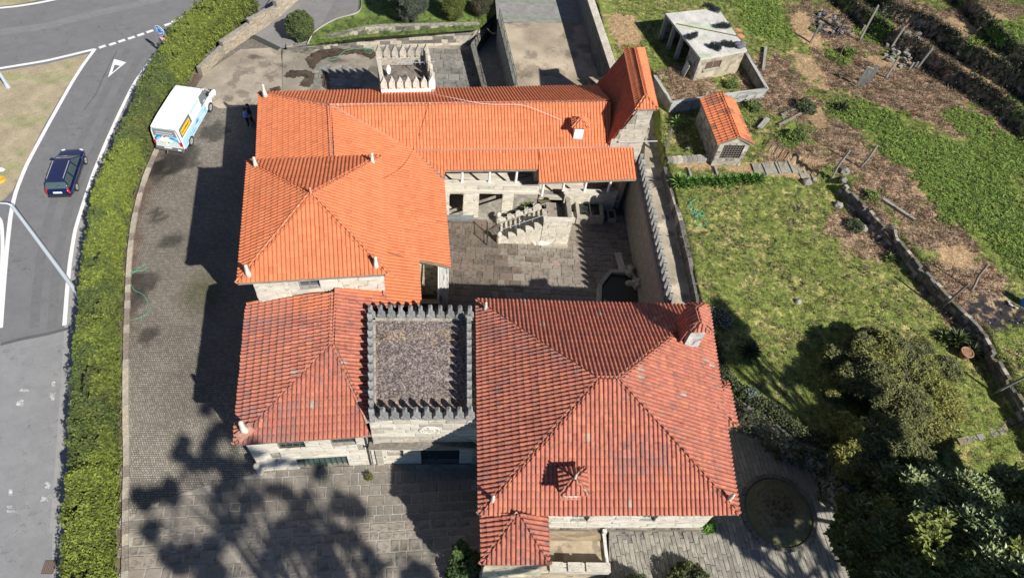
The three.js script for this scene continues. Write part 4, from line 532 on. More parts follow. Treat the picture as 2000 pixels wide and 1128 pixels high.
// ---------------------------------------------------------------- GARDEN TERRAIN east of the house
const GY = 4.7;
const gEdge = PX([[1120, -200], [1160, 0], [1197, 138], [1240, 110], [1279, 146], [1281, 218], [1300, 325], [1331, 430], [1352, 520], [1366, 592], [1376, 640], [1388, 692], [1412, 738], [1468, 788], [1512, 812], [1562, 853], [1612, 868], [1644, 895], [1652, 935], [1712, 985], [1820, 1020], [2010, 1080], [2300, 1180], [2900, 600], [2300, -400]], GY);
const stepL = [[[1560, 318], [1592, 338], [1640, 372], [1702, 437], [1748, 484], [1800, 547], [1852, 602], [1902, 652], [1950, 735], [1990, 805], [2040, 900]], [[1600, -60], [1667, 0], [1706, 34], [1749, 64], [1799, 96], [1848, 142], [1901, 180], [1955, 222], [2000, 262], [2200, 430]], [[1690, -60], [1740, 4], [1799, 32], [1848, 66], [1884, 102], [1937, 140], [2000, 186], [2200, 330]], [[1850, -60], [1908, 26], [1940, 76], [1983, 120], [2100, 230]]].map((l, i) => PX(l, [5, 6, 7.2, 8.2][i]));
const stepA = [1.0, 1.25, 1.25, 1.0];
function sideDist(x, z, L) { let m = 1e9, sg = 1, al = 0; for (let i = 0; i < L.length - 1; i++) { const a = L[i], b = L[i + 1], dx = b.x - a.x, dz = b.z - a.z, t = clamp(((x - a.x) * dx + (z - a.z) * dz) / (dx * dx + dz * dz), 0, 1), ex = x - a.x - t * dx, ez = z - a.z - t * dz, d = Math.hypot(ex, ez); if (d < m) { m = d; sg = dx * ez - dz * ex > 0 ? -1 : 1; al = i + t; } } return [m * sg, al]; }
function gh(x, z) { let h = GY + .25 * (fbm(x * .25, z * .25 + 3, 3) - .5) + .1 * (fbm(x * 1.4, z * 1.4, 2) - .5);
  stepL.forEach((L, i) => { const [d, al] = sideDist(x, z, L); const amp = i === 0 ? sstep(-9, 4, ((x - L[0].x) * (L[4].x - L[0].x) + (z - L[0].z) * (L[4].z - L[0].z)) / L[0].distanceTo(L[4])) : 1; h += stepA[i] * amp * sstep(-.12, .32, d + .25 * (noise(x * 1.3, z * 1.3) - .5)) + (i ? .0 : .0); });
  if (!inPoly(x, z, gEdge)) { const d = nearLine(x, z, gEdge.slice(0, 22)); h = lerp(h, -.6, sstep(0, .3, d)); } return h; }
const onT = (px, py, up = 0) => { let h = GY, p; for (let i = 0; i < 8; i++) { p = at(px, py, h); h = gh(p.x, p.z); } return V(p.x, h + up, p.z); };
// what grows or lies where
const zones = { lush: [[1490, 30, 50, 55], [1530, 60, 20, 30], [1670, 215, 45, 22], [1720, 235, 60, 35], [1790, 290, 80, 45], [1870, 330, 90, 60], [1930, 400, 90, 70], [1985, 470, 60, 60], [1960, 300, 70, 40], [1700, 70, 25, 22], [1640, 115, 20, 20], [1440, -10, 60, 20], [1960, 60, 40, 25], [1540, 270, 20, 18], [1430, 215, 25, 14], [1900, 240, 40, 25]],
  dry: [[1620, 60, 80, 60], [1700, 140, 110, 45], [1800, 200, 90, 40], [1660, 290, 50, 60], [1740, 350, 70, 50], [1800, 440, 60, 50], [1850, 470, 50, 40], [1890, 540, 60, 40], [1510, 160, 60, 60], [1550, 200, 50, 40], [1850, 110, 90, 50], [1960, 170, 70, 40], [1760, 20, 60, 30], [1700, 440, 60, 40], [1350, 170, 60, 40], [1900, 590, 60, 30], [1900, 30, 60, 40], [1985, 115, 50, 35], [1825, 45, 50, 35], [1700, 5, 60, 35], [1560, 300, 50, 30], [1945, 20, 50, 25]],
  soil: [[1580, 130, 22, 50], [1592, 220, 18, 40], [1575, 60, 24, 40], [1740, 120, 40, 16], [1900, 60, 40, 30], [1830, 370, 40, 20], [1870, 500, 40, 20], [1220, 60, 30, 40], [1930, 70, 30, 40], [1540, 335, 60, 14], [1480, 330, 60, 12], [1370, 320, 70, 12], [1960, 90, 30, 40]],
  burnt: [[1622, 48, 34, 22], [1965, 612, 55, 24]] };
for (const k in zones) zones[k] = zones[k].map(([x, y, a, b]) => { const p = onT(x, y), s = 1333 / p.distanceTo(camera.position); return [p.x, p.z, a / s * (k === 'lush' ? .86 : 1), b / s * 1.35 * (k === 'lush' ? .86 : 1)]; });
const zone = (x, z, k) => { let m = 0; for (const [cx, cz, a, b] of zones[k]) { const d = Math.hypot((x - cx) / a, (z - cz) / b); if (d < 1.6) m = Math.max(m, 1.5 - d); } return clamp(m, 0, 1); };
const TX0 = 11, TX1 = 66, TZ0 = -84, TZ1 = -2;
const cover = (x, z) => { const n = fbm(x * .55 + 31, z * .55, 4), m = fbm(x * 1.9, z * 1.9 + 11, 3); const j = (n - .5) * 1.1 + (m - .5) * .9; return { lush: sstep(.3, .62, zone(x, z, 'lush') + j), dry: sstep(.25, .7, zone(x, z, 'dry') + j), soil: sstep(.35, .75, zone(x, z, 'soil') + j * .8), burnt: sstep(.3, .7, zone(x, z, 'burnt') + j), n, m }; };
{
  const st = .3, nx = Math.round((TX1 - TX0) / st), nz = Math.round((TZ1 - TZ0) / st), pos = [], uv = [], idx = [];
  for (let j = 0; j <= nz; j++) for (let i = 0; i <= nx; i++) { const x = TX0 + i * st, z = TZ0 + j * st; pos.push(x, gh(x, z), z); uv.push((x - TX0) / (TX1 - TX0), (z - TZ0) / (TZ1 - TZ0)); }
  for (let j = 0; j < nz; j++) for (let i = 0; i < nx; i++) { const a = j * (nx + 1) + i, b = a + nx + 1; idx.push(a, b, a + 1, a + 1, b, b + 1); }
  const T = 1536, cov = 384, C = []; for (let j = 0; j <= cov; j++) for (let i = 0; i <= cov; i++) C.push(cover(lerp(TX0, TX1, i / cov), lerp(TZ0, TZ1, j / cov)));
  const tmap = tex(T, T, (u, v) => { const x = lerp(TX0, TX1, u), z = lerp(TZ0, TZ1, v), c = C[Math.round(v * cov) * (cov + 1) + Math.round(u * cov)], f = fbm(x * 2.6, z * 2.6, 4), g = noise(x * 9, z * 9), g2 = noise(x * 21 + 5, z * 21);
    let col = [.47, .52, .23]; const straw = sstep(.47, .78, f * .7 + g * .3 + (c.n - .5) * .5); col = [lerp(col[0], .66, straw), lerp(col[1], .61, straw), lerp(col[2], .4, straw)];
    const mixc = (t, q) => { for (let i = 0; i < 3; i++) col[i] = lerp(col[i], q[i], t); }; mixc(c.dry, [lerp(.6, .74, g), lerp(.5, .63, g), lerp(.4, .51, g)]); mixc(c.dry * sstep(.62, .75, f) * .8, [.5, .33, .26]); mixc(c.soil, [lerp(.6, .72, g), lerp(.5, .6, g), lerp(.37, .45, g)]); mixc(c.lush, [.4, .54, .16]); mixc(c.burnt * sstep(.3, .55, f), [.16, .15, .15]);
    const k = .84 + .22 * f + .26 * (g2 - .5) + .16 * (g - .5); return col.map(q => q * k); }, true, false);
  const bumpT = tex(512, 512, (u, v) => { const k = .5 * fbm(u * 24, v * 24, 4, 24) + .5 * noise(u * 160, v * 160, 160); return [k, k, k]; }, false); bumpT.repeat.set(11, 16);
  struct('garden_ground', mesh3(pos, idx, uv), new THREE.MeshStandardMaterial({ map: tmap, bumpMap: bumpT, bumpScale: .07, roughness: 1, color: new THREE.Color(1, 1, 1) }));
}
// raised walk behind the courtyard, with its crenellated parapet
const walkP = PX([[1150, 150], [1262, 240], [1258, 330], [1306, 594], [1380, 594], [1372, 560], [1345, 430], [1320, 320], [1305, 240], [1295, 150]], 3.95);
struct('raised_walk', prism(orient(walkP), 1), concM(.58, .535, .455, .2));
{ const t = thing('crenellated_wall', 'long tall courtyard wall topped by a row of shark-tooth stone merlons', 'wall', V(13.2, 0, -28)); const a = at(1247, 322, 4), b = at(1303, 592, 4); const inf = part(t, 'wall', slab(b.clone().setY(0), a.clone().setY(0).add(V(0, 0, 0)), 0, 4.05, .3), GRAN[2]);
  const r = RNG(88), d = b.clone().sub(a), L = d.length(); d.normalize(); for (let k = 0; k < 9; k++) for (let u = 0; u < L;) { const l = rr(.6, 1.3, r); part(inf, 'stone', bar(a.clone().addScaledVector(d, u).setY(.3 + k * .42).add(V(-.18, 0, 0)), a.clone().addScaledVector(d, Math.min(L, u + l - .02)).setY(.3 + k * .42).add(V(-.18, 0, 0)), .14 + rr(0, .05, r), .4), pick([GRAN[2], GRAN[4], GRAND[1]], r)); u += l; }
  part(t, 'coping', bar(a.clone().setY(4.08), b.clone().setY(4.08), .34, .1), MERL[0]); merlons(t, a.clone().setY(4.12), b.clone().setY(4.12), 22, MC, MERL, 1); }
{ const t = thing('garden_border_wall', 'low stone edge wall between the raised walk and the grass', 'wall', at(1331, 430, 4)); const E = gEdge.slice(6, 10); for (let i = 0; i < 3; i++) { const p = E[i], q = E[i + 1], n = Math.ceil(p.distanceTo(q) / .8); for (let k = 0; k < n; k++) { const a = p.clone().lerp(q, k / n), b = p.clone().lerp(q, (k + .96) / n); part(t, 'stone', bar(a.setY(4.1 + rr(-.03, .03)), b.setY(4.1 + rr(-.03, .03)), .26 + rr(0, .08), 1.16), pick(GRAND.concat([GRAN[2]]))); } } }
{ const P = at(1300, 424, 3.97), t = thing('walk_cover', 'dark square metal cover set in the raised walk', 'drain cover', P); part(t, 'frame', box(P.x - .28, P.x + .28, 3.94, 3.965, P.z - .24, P.z + .24), GRAN[2]); part(t, 'lid', box(P.x - .23, P.x + .23, 3.95, 3.98, P.z - .2, P.z + .2), GRAND[2]); }
// lower drive round the east side of the manor
const eastPoly2 = PX([[1188, 1420], [1190, 1036], [1376, 1032], [1380, 690], [1392, 700], [1415, 748], [1470, 796], [1514, 820], [1564, 860], [1640, 900], [1655, 940], [1715, 990], [1825, 1030], [2010, 1090], [2150, 1420]], 2);
const edr = struct('east_drive', prism(orient(eastPoly2), 1.2), mat(.33, .3, .26, { map: bM }));
const stripM = [[.46, .43, .37], [.41, .38, .33], [.5, .465, .4], [.43, .4, .345]].map(c => stoneTint(...c));
paving(edr, eastPoly2, 2.03, { ang: 1.5, row: [.2, .28], len: [.5, 1.1], mats: stripM, seed: 16, limit: 240, gap: .022, h: .03, sort: (x, z) => -Math.hypot(x - 9.5, (z + 9) * 1.3) });
// ---------------------------------------------------------------- porch platform south of the manor
const plat = thing('porch_platform', 'cream plastered terrace beside the small porch with pale ledge along its front', 'terrace', V(6.6, 0, -9));
{ const P = PX([[1040, 1022], [1183, 1030], [1189, 1118], [1040, 1118]], 2.0); part(plat, 'floor', prism(orient(P), 0), concM(.62, .54, .42, .25)); const p = at(1072, 1109, 2.35), q = at(1190, 1111, 2.35), l0 = at(942, 1113, 2.1); part(plat, 'ledge', bar(p, q, .4, .5), PLASTER); part(plat, 'ledge', bar(l0, p, .35, .4), CREAM);
  for (const [a, b] of [[p, p.clone().lerp(q, .22)], [p.clone().lerp(q, .3), p.clone().lerp(q, .55)], [p.clone().lerp(q, .6), q]]) part(plat, 'coping_stone', bar(a.clone().setY(2.64), b.clone().setY(2.64), .44, .09), GRANW[2]);
  part(plat, 'kerb_stone', bar(at(1179, 1042, 2.08), at(1187, 1112, 2.08), .16, .2), WHITEW); part(plat, 'upper_strip', bar(V(5.0, 2.02, -9.75), V(8.0, 2.02, -9.72), .5, .1), concM(.45, .38, .28, .4)); part(plat, 'post', box(at(1178, 1042, 2).x - .1, at(1178, 1042, 2).x + .1, 2, 2.5, at(1178, 1042, 2).z - .1, at(1178, 1042, 2).z + .1), WHITEW); }
struct('lower_ground', sheet(PX([[930, 1108], [1190, 1112], [1192, 1420], [930, 1420]], .35)), mat(.5, .5, .45, { map: earthT }));

// ---------------------------------------------------------------- LEAVES: clusters, crowns, hedge, ground plants
function cluster(n, size, len, seed, up = .5, wid = .42) { // n bent leaves round a point
  const r = RNG(seed), pos = [], idx = [], uv = [];
  for (let i = 0; i < n; i++) { const a = r() * 6.283, e = (r() - .35) * 1.6 * up + .2, d = V(Math.cos(a) * Math.cos(e), Math.sin(e), Math.sin(a) * Math.cos(e)), s = V(-d.z, 0, d.x).normalize(), o = V(r() - .5, r() - .5, r() - .5).multiplyScalar(size), L = len * rr(.7, 1.25, r), w = L * wid * .5, m = o.clone().addScaledVector(d, L * .5).add(V(0, L * .12, 0)), t = o.clone().addScaledVector(d, L).add(V(0, -L * .1, 0)); const b = pos.length / 3;
    for (const p of [o, m.clone().addScaledVector(s, w), t, m.clone().addScaledVector(s, -w)]) { pos.push(p.x, p.y, p.z); uv.push(0, 0); } idx.push(b, b + 1, b + 2, b, b + 2, b + 3); }
  return mesh3(pos, idx, uv);
}
const leafM = (o = {}) => new THREE.MeshPhysicalMaterial({ color: 0xffffff, roughness: .8, transmission: .3, thickness: 0, side: THREE.DoubleSide, ...o });
const LEAF = leafM(), M4 = new THREE.Matrix4(), Q = new THREE.Quaternion(), EU = new THREE.Euler();
function scatter(parent, name, geo, list, m = LEAF, kind) { // list: [p, scale, colour, rotation?]
  const im = new THREE.InstancedMesh(geo, m, list.length), b = parent === scene ? V(0, 0, 0) : rootOf(parent).position;
  list.forEach((e, i) => { const q = e[3] ?? Q.setFromEuler(EU.set(rr(-.5, .5), R0() * 6.283, rr(-.5, .5))); im.setMatrixAt(i, M4.compose(e[0].clone().sub(b), q, e[1].isVector3 ? e[1] : V(e[1], e[1], e[1]))); im.setColorAt(i, kc.setRGB(...e[2])); });
  im.name = name; if (kind) im.userData.kind = kind; shadow(im); parent.add(im); return im;
}
const mixc = (a, b, t) => [lerp(a[0], b[0], t), lerp(a[1], b[1], t), lerp(a[2], b[2], t)], mulc = (a, k) => [a[0] * k, a[1] * k, a[2] * k];
function blobPoints(blobs, n, r, core = .45) { const tot = blobs.reduce((s, b) => s + b[1] ** 2, 0), out = []; for (const [c, rad, sy = .8] of blobs) { const k = Math.round(n * rad * rad / tot); for (let i = 0; i < k; i++) { const a = r() * 6.283, e = Math.asin(r() * 2 - 1), q = rad * (core + (1 - core) * Math.cbrt(r())) * (.82 + .36 * noise(a * 2.2 + c.x * 3, e * 2.2 + c.z * 3)); out.push(V(c.x + Math.cos(a) * Math.cos(e) * q, c.y + Math.sin(e) * q * sy, c.z + Math.sin(a) * Math.cos(e) * q)); } } return out; }
function limbs(t, base, top, blobs, r0, m, name = 'trunk') { // tapered trunk and limbs to the clumps
  const gs = [], n = 7, P = [], r = RNG(Math.floor(base.x * 97 + base.z * 13)); for (let i = 0; i <= n; i++) P.push(base.clone().lerp(top, i / n).add(V(rr(-.12, .12, r), 0, rr(-.12, .12, r)).multiplyScalar(i ? r0 * 2 : 0)));
  for (let i = 0; i < n; i++) gs.push(rod(P[i], P[i + 1], r0 * (1 - .75 * i / n), r0 * (1 - .75 * (i + 1) / n), 9));
  const br = blobs.map(b => { const k = clamp(Math.round(n * rr(.35, .95, r)), 1, n), s = P[k], mid = s.clone().lerp(b[0], .55).add(V(0, b[1] * .2, 0)), rb = r0 * .38; return join([rod(s, mid, rb, rb * .6, 6), rod(mid, b[0], rb * .6, rb * .2, 6)]); });
  const tr = part(t, name, join(gs), m); if (br.length) part(t, 'branches', join(br), m); return tr;
}
const BARK = mat(.16, .12, .09, { map: gM, bumpMap: gB, bumpScale: .02 });
const LC = [cluster(9, .16, .17, 1, .4), cluster(9, .16, .17, 2, .4)], LCB = cluster(8, .3, .3, 3), LCN = cluster(14, .16, .16, 4, 1, .2), LCL = cluster(8, .3, .34, 5, .3, .4);
// hedge along the road
{
  const top = PX([[112, 1330], [114, 1180], [124, 1000], [131, 900], [138, 800], [146, 700], [152, 600], [160, 520], [172, 440], [178, 390], [203, 320], [234, 250], [261, 190], [288, 130], [315, 84], [345, 40], [392, 0], [450, -40]], 2.4), Rr = hedgeR.slice(0, 18).map((p, i) => hedgeR[i]);
  const cR = new THREE.CatmullRomCurve3(hedgeR), cL = new THREE.CatmullRomCurve3(top.map(p => p.clone().setY(0)));
  const t = thing('hedge', 'long thick yellow-green clipped hedge between the road and the drive', 'hedge', at(190, 600)); const list = [], inner = [], N = 60;
  const rgt = s => { const p = cL.getPoint(s); let best = null, bd = 1e9; for (let i = 0; i <= 200; i++) { const q = cR.getPoint(i / 200), d = q.distanceTo(p); if (d < bd) { bd = d; best = q; } } return best; };
  const Ls = [], Rs = []; for (let i = 0; i <= N; i++) { Ls.push(cL.getPoint(i / N)); Rs.push(rgt(i / N)); } const LL = cL.getLength();
  const at2 = (s, w) => { const f = clamp(s, 0, .9999) * N, i = Math.floor(f), k = f - i; return Ls[i].clone().lerp(Ls[i + 1], k).lerp(Rs[i].clone().lerp(Rs[i + 1], k), w); };
  // core shell coloured near black for inner shade, so that no light comes through
  { const pos = [], idx = []; for (let i = 0; i <= N; i++) { const a = at2(i / N, .14), b = at2(i / N, .86), h = 2.05 + .25 * (noise(i * .9, 3) - .5); for (const [p, y] of [[a, 0], [a, h], [b, h], [b, 0]]) pos.push(p.x, y, p.z); if (i) for (let k = 0; k < 3; k++) { const u = 4 * (i - 1) + k; idx.push(u, u + 4, u + 1, u + 1, u + 4, u + 5); } } part(t, 'hedge_core', mesh3(pos, idx), mat(.035, .04, .02)); }
  const r = RNG(301), yel = [.18, .225, .024], grn = [.095, .135, .024], brn = [.075, .075, .03];
  for (let k = 0; k < 52000; k++) { const s = r(), u = r(); let w, y; const hz = 2.42 + .55 * (fbm(s * 44, 5, 3) - .5), hole = fbm(s * 130, u * 3 + 2, 3); if (u < .56) { w = r(); y = hz + .35 * (fbm(s * 90, w * 5, 3) - .5) - .1 * r() - .45 * Math.pow(Math.abs(w - .5) * 2, 5); } else if (u < .86) { w = 1 - .1 * r() + .14 * (fbm(s * 80, r() * .4 + 9, 3) - .5); y = hz * Math.sqrt(r()) * .98; w -= .05 * y / hz; } else { w = .07 * r() - .05 + .16 * (fbm(s * 80, 3, 3) - .5); y = hz * r(); }
    const p = at2(s, w); p.y = Math.max(.05, y); if (u < .56 && fbm(p.x * 2.2, p.z * 2.2 + 9, 3) < .36) { if (r() < .75) continue; p.y -= .3; } const d = s * LL, band = fbm(d * .22, 8, 3), pat = fbm(p.x * .8 + 4, p.z * .8, 3), yy = sstep(.42, .6, band * .62 + pat * .38 + (s > .28 && s < .75 ? .03 : -.03) + (s < .14 ? .13 : 0)); let c = mixc(mixc(grn, brn, sstep(.5, .75, pat)), yel, yy); c = mulc(c, rr(.5, 1.5, r)); list.push([p, rr(.55, 1.05, r), c]); }
  scatter(t, 'foliage', LC[0], list.slice(0, 26000), LEAF, 'stuff'); scatter(t, 'foliage', LC[1], list.slice(26000), LEAF, 'stuff');
}
// trees and shrubs with clumped crowns
function bush(name, label, category, px, py, gy, o) {
  const { r = 1, h = 1.6, n = 1800, cols, geo = LC[0], sc = [.8, 1.3], trunk = .12, B, seed = 1, group, topY } = o, b = gy === null ? onT(px, py) : at(px, py, gy), t = thing(name, label, category, b, group), rg = RNG(seed + 500);
  const blobs = B ? B(b, rg) : (() => { const L = [[b.clone().add(V(0, h * .55, 0)), r, h * .5 / r]]; for (let i = 0; i < 9; i++) { const a = i * 2.4, k = rr(.45, .8, rg); L.push([b.clone().add(V(Math.cos(a) * r * k, h * rr(.35, .95, rg), Math.sin(a) * r * k)), r * rr(.3, .5, rg), .85]); } return L; })();
  limbs(t, b.clone().add(V(0, -.3, 0)), b.clone().add(V(0, topY ?? h * .7, 0)), blobs.slice(0, 14), trunk, BARK);
  const P = blobPoints(blobs, n, rg, o.core ?? .5), list = P.filter(p => p.y > b.y + (o.low ?? .05)).map(p => { const k = fbm(p.x * (o.ns ?? 1.1), p.z * (o.ns ?? 1.1) + p.y, 3); return [p, rr(sc[0], sc[1], rg), mulc(mixc(cols[0], cols[1], sstep(.35, .65, k + rr(-.12, .12, rg))), rr(.65, 1.3, rg))]; });
  scatter(t, 'crown', geo, list, o.m, 'stuff'); return t;
}
bush('topiary_bush', 'round clipped dark green bush beside the upper path', 'bush', 590, 76, .5, { r: 1.0, h: 2.3, n: 2600, cols: [[.07, .11, .025], [.1, .14, .03]], core: .8, trunk: .1, seed: 1, B: (b) => [[b.clone().add(V(0, 1.25, 0)), 1.02, 1.15]] });
bush('grey_tree', 'large grey-green tree on the lawn at the top edge', 'tree', 800, 38, LAWNY, { r: 1.6, h: 4.2, n: 5200, cols: [[.1, .13, .08], [.15, .18, .12]], geo: LCN, sc: [1, 1.7], seed: 2, trunk: .22 });
bush('golden_conifer', 'rounded yellow-green conifer on the lawn', 'tree', 885, 38, LAWNY, { r: .85, h: 2.3, n: 2600, cols: [[.2, .24, .035], [.14, .18, .03]], geo: LCN, seed: 3, core: .7 });
bush('red_shrub', 'thin reddish brown shrub at the right end of the lawn', 'shrub', 938, 30, LAWNY, { r: .8, h: 1.7, n: 750, cols: [[.16, .1, .06], [.1, .1, .05]], geo: LCN, seed: 4, core: .3 });
bush('porch_shrub', 'leafy bright green shrub growing against the porch corner', 'shrub', 908, 1118, 0, { r: .75, h: 3.0, n: 2300, cols: [[.12, .2, .035], [.06, .11, .025]], seed: 5, sc: [.7, 1.1], B: (b, r) => [0, 1, 2, 3, 4, 5, 6, 7].map(i => [b.clone().add(V(rr(-.45, .45, r), .4 + i * .36, rr(-.5, .3, r))), .55 - .025 * i, 1]) });
bush('round_bush', 'dark olive bush at the bottom edge beside the ribbed paving', 'bush', 1335, 1150, 1.6, { r: 1.0, h: 1.5, n: 2400, cols: [[.13, .15, .035], [.07, .09, .025]], seed: 6, sc: [.6, 1] });
bush('spiky_bush', 'low bush throwing a spiky shadow at the bottom edge', 'bush', 1240, 1170, 1.5, { r: .8, h: 1.5, n: 1200, cols: [[.09, .13, .03], [.06, .09, .025]], seed: 7, geo: LCN });
bush('wall_shrub', 'small bright green plant at the manor house corner', 'plant', 1380, 1032, 2, { r: .3, h: .55, n: 420, cols: [[.15, .32, .03], [.1, .22, .03]], seed: 8, sc: [.5, .8], trunk: .02 });
bush('corner_plant', 'small yellow-green fern at the foot of the stone terrace', 'plant', 721, 934, .05, { r: .2, h: .3, n: 110, cols: [[.26, .24, .05], [.16, .18, .03]], seed: 9, sc: [.35, .65], geo: LCN, trunk: .015 });
bush('olive_tree', 'spreading olive-green tree on the garden slope', 'tree', 1742, 800, null, { seed: 10, n: 26000, cols: [[.27, .27, .05], [.14, .155, .045]], geo: LC[1], sc: [.55, 1.05], trunk: .25, topY: 2.4, ns: .55, core: .45, low: .3, B: (b, r) => { const L = []; for (const [x, y, h, q] of [[1690, 690, 2.3, 1.15], [1745, 690, 2.6, 1.2], [1790, 720, 2.4, 1.2], [1830, 770, 1.9, 1.1], [1720, 750, 3.2, 1.3], [1770, 790, 3, 1.35], [1660, 740, 2.4, .85], [1820, 840, 1.9, 1.1], [1740, 850, 2.6, 1.3], [1690, 860, 2.2, 1.2], [1660, 900, 1.8, .95], [1780, 890, 1.9, 1.1], [1720, 915, 1.7, .95], [1850, 720, 1.3, .8], [1630, 695, 1.5, .6], [1700, 660, 1.7, .7], [1650, 830, 1.4, .7], [1690, 910, 1.5, .9], [1625, 760, 1.2, .5], [1800, 680, 1.6, .7], [1860, 800, 1.2, .7], [1740, 930, 1.3, .7]]) L.push([at(x, y, GY + h * .55), q, .62]); return L; } });
bush('broadleaf_tree', 'big dark glossy-leaved tree filling the bottom right corner', 'tree', 2010, 1190, 2, { seed: 11, n: 30000, cols: [[.13, .185, .06], [.23, .29, .1]], geo: LCL, sc: [.55, 1.05], trunk: .4, topY: 7, ns: .5, core: .5, low: 1.2, m: leafM({ roughness: .42 }), B: (b, r) => { const L = []; for (const [x, y, h, q] of [[1700, 1010, 5.5, 1.0], [1760, 985, 6, 1.25], [1830, 975, 6.5, 1.3], [1900, 985, 7, 1.35], [1975, 975, 7, 1.4], [1690, 1080, 6, 1.1], [1760, 1065, 7.5, 1.35], [1830, 1060, 8.5, 1.5], [1910, 1065, 9, 1.5], [1990, 1070, 9, 1.6], [1720, 1140, 6.5, 1.1], [1800, 1140, 8, 1.4], [1880, 1150, 9, 1.5], [1960, 1150, 10, 1.6], [2060, 1010, 8, 1.6], [2080, 1110, 10, 1.7], [2040, 1230, 11, 1.7], [2160, 1150, 11, 1.7], [2150, 1000, 9, 1.5], [1650, 1050, 4.5, .6], [1660, 985, 4, .5], [1680, 960, 3.9, .75], [1725, 975, 4.2, .85], [1665, 1015, 3.8, .7], [1745, 945, 6.6, .8], [1790, 955, 7.3, .8]]) L.push([at(x, y, h + .1), q, .75]); return L; } });
{ const t = scene.getObjectByName('broadleaf_tree'), r = RNG(77), L = []; for (const [x, y, h, q, k] of [[1785, 955, 7.2, .3, 22], [1730, 985, 6.9, .35, 26], [1715, 1010, 6.6, .25, 14], [1812, 1030, 9.6, .5, 60], [1840, 1015, 9.6, .3, 24], [1790, 1065, 8.9, .25, 14], [1825, 1085, 9.6, .3, 20], [1905, 1100, 10, .3, 16], [1990, 1075, 10.6, .3, 20]]) for (let i = 0; i < k; i++) L.push([at(x, y, h + .4).add(V(rr(-1, 1, r), rr(-.3, .3, r), rr(-1, 1, r)).multiplyScalar(q)), rr(.6, .95, r), mulc([.22, .26, .045], rr(.7, 1.2, r))]); scatter(t, 'young_shoots', LCL, L, LEAF, 'stuff'); }
// two tall pines south of the view: their clumped crowns dapple the forecourt
function farTree(name, label, base, shades, seed, cl = 1, hi = 1.7) { const t = thing(name, label, 'tree', base), r = RNG(seed); const blobs = shades.flatMap(([x, y, g, tt, q]) => [0, 1, 2].map(i => { const a = r() * 6.28, T = tt * (cl < 1.2 ? hi : 1), d = q * (i ? .75 : .1); return [at(x, y, g).add(V(.8 * T + Math.cos(a) * d, T, .9 * T + Math.sin(a) * d)), q * rr(.26, .5, r), .7]; })); const top = base.clone().setY(Math.max(...blobs.map(b => b[0].y)) - .5); limbs(t, base, top, blobs, .28, BARK); scatter(t, 'crown', LCN, blobPoints(blobs, 95 * blobs.length * cl, r, .1).map(p => [p, rr(1.1, 2, r), mulc([.06, .09, .03], rr(.7, 1.2, r))]), LEAF, 'stuff'); }
farTree('tall_pine', 'tall pine standing south of the forecourt', V(9, 0, 12), [[282, 985, 0, 15, .75], [318, 965, 0, 15, .7], [300, 1030, 0, 15.5, .55], [358, 868, 0, 16, .8], [418, 850, 0, 16.5, .8], [400, 905, 0, 15, .8], [448, 915, 0, 16, .9], [430, 960, 0, 15, .6], [470, 850, 0, 17, .7], [405, 800, 0, 17, .6], [350, 1100, 0, 15, .9], [420, 1060, 0, 16, .8], [400, 1125, 0, 15.5, .9], [500, 900, 0, 16.5, .6], [480, 985, 0, 16, .8], [455, 1030, 0, 15, .6], [540, 890, .5, 17, .5]], 41);
farTree('leaning_pine', 'second tall pine standing nearer the manor house', V(13, 0, 13), [[545, 960, 0, 15, .65], [585, 985, 0, 14.5, .7], [620, 1010, 0, 15, .8], [560, 1040, 0, 14, .9], [600, 1075, 0, 15, .9], [640, 1060, 0, 15, .7], [690, 1000, 0, 14, .55], [660, 975, 0, 15, .6], [530, 1100, 0, 14.5, .9], [680, 1050, 0, 15, .5], [620, 1115, 0, 14, .8], [720, 1100, 0, 14, .6], [575, 905, .6, 15.5, .45], [640, 925, .3, 15, .45], [830, 1120, 0, 13, .7], [870, 1000, 0, 13, .7], [845, 1050, 0, 13, .8], [800, 1125, 0, 13, .6]], 43);
// tall oak east of view shades the garden corner; second tree added for dapples
farTree('garden_oak', 'tall oak east of the garden', V(25.8, 4.6, -7), [[1410, 620, GY, 12, 1.0], [1440, 640, GY, 12, 1.2], [1470, 670, GY, 12, 1.1], [1420, 670, GY, 12, 1.3], [1460, 700, GY, 11.5, 1.0], [1500, 720, 3.6, 11, .9], [1400, 690, GY, 12.5, 1.0], [1550, 790, 3.5, 10, .9]], 45, 1.6);
farTree('added_shade_tree', 'unseen tree added to dapple the lower drive with shade', V(25, 2, 2), [[1430, 1005, 2, 12, .5], [1448, 1045, 2, 12, .5], [1470, 1080, 2, 12, .4], [1500, 1030, 2, 12, .55], [1530, 1050, 2, 12, .5], [1560, 1030, 2, 11.5, .55], [1595, 1055, 2, 11.5, .5], [1615, 1085, 2, 11.5, .45], [1580, 1000, 2, 11.5, .55], [1540, 985, 2, 12, .6], [1480, 985, 2, 12, .5], [1455, 965, 2, 12, .5]], 47, 1, 1);  // unseen tree added only for the dapples on the lower drive
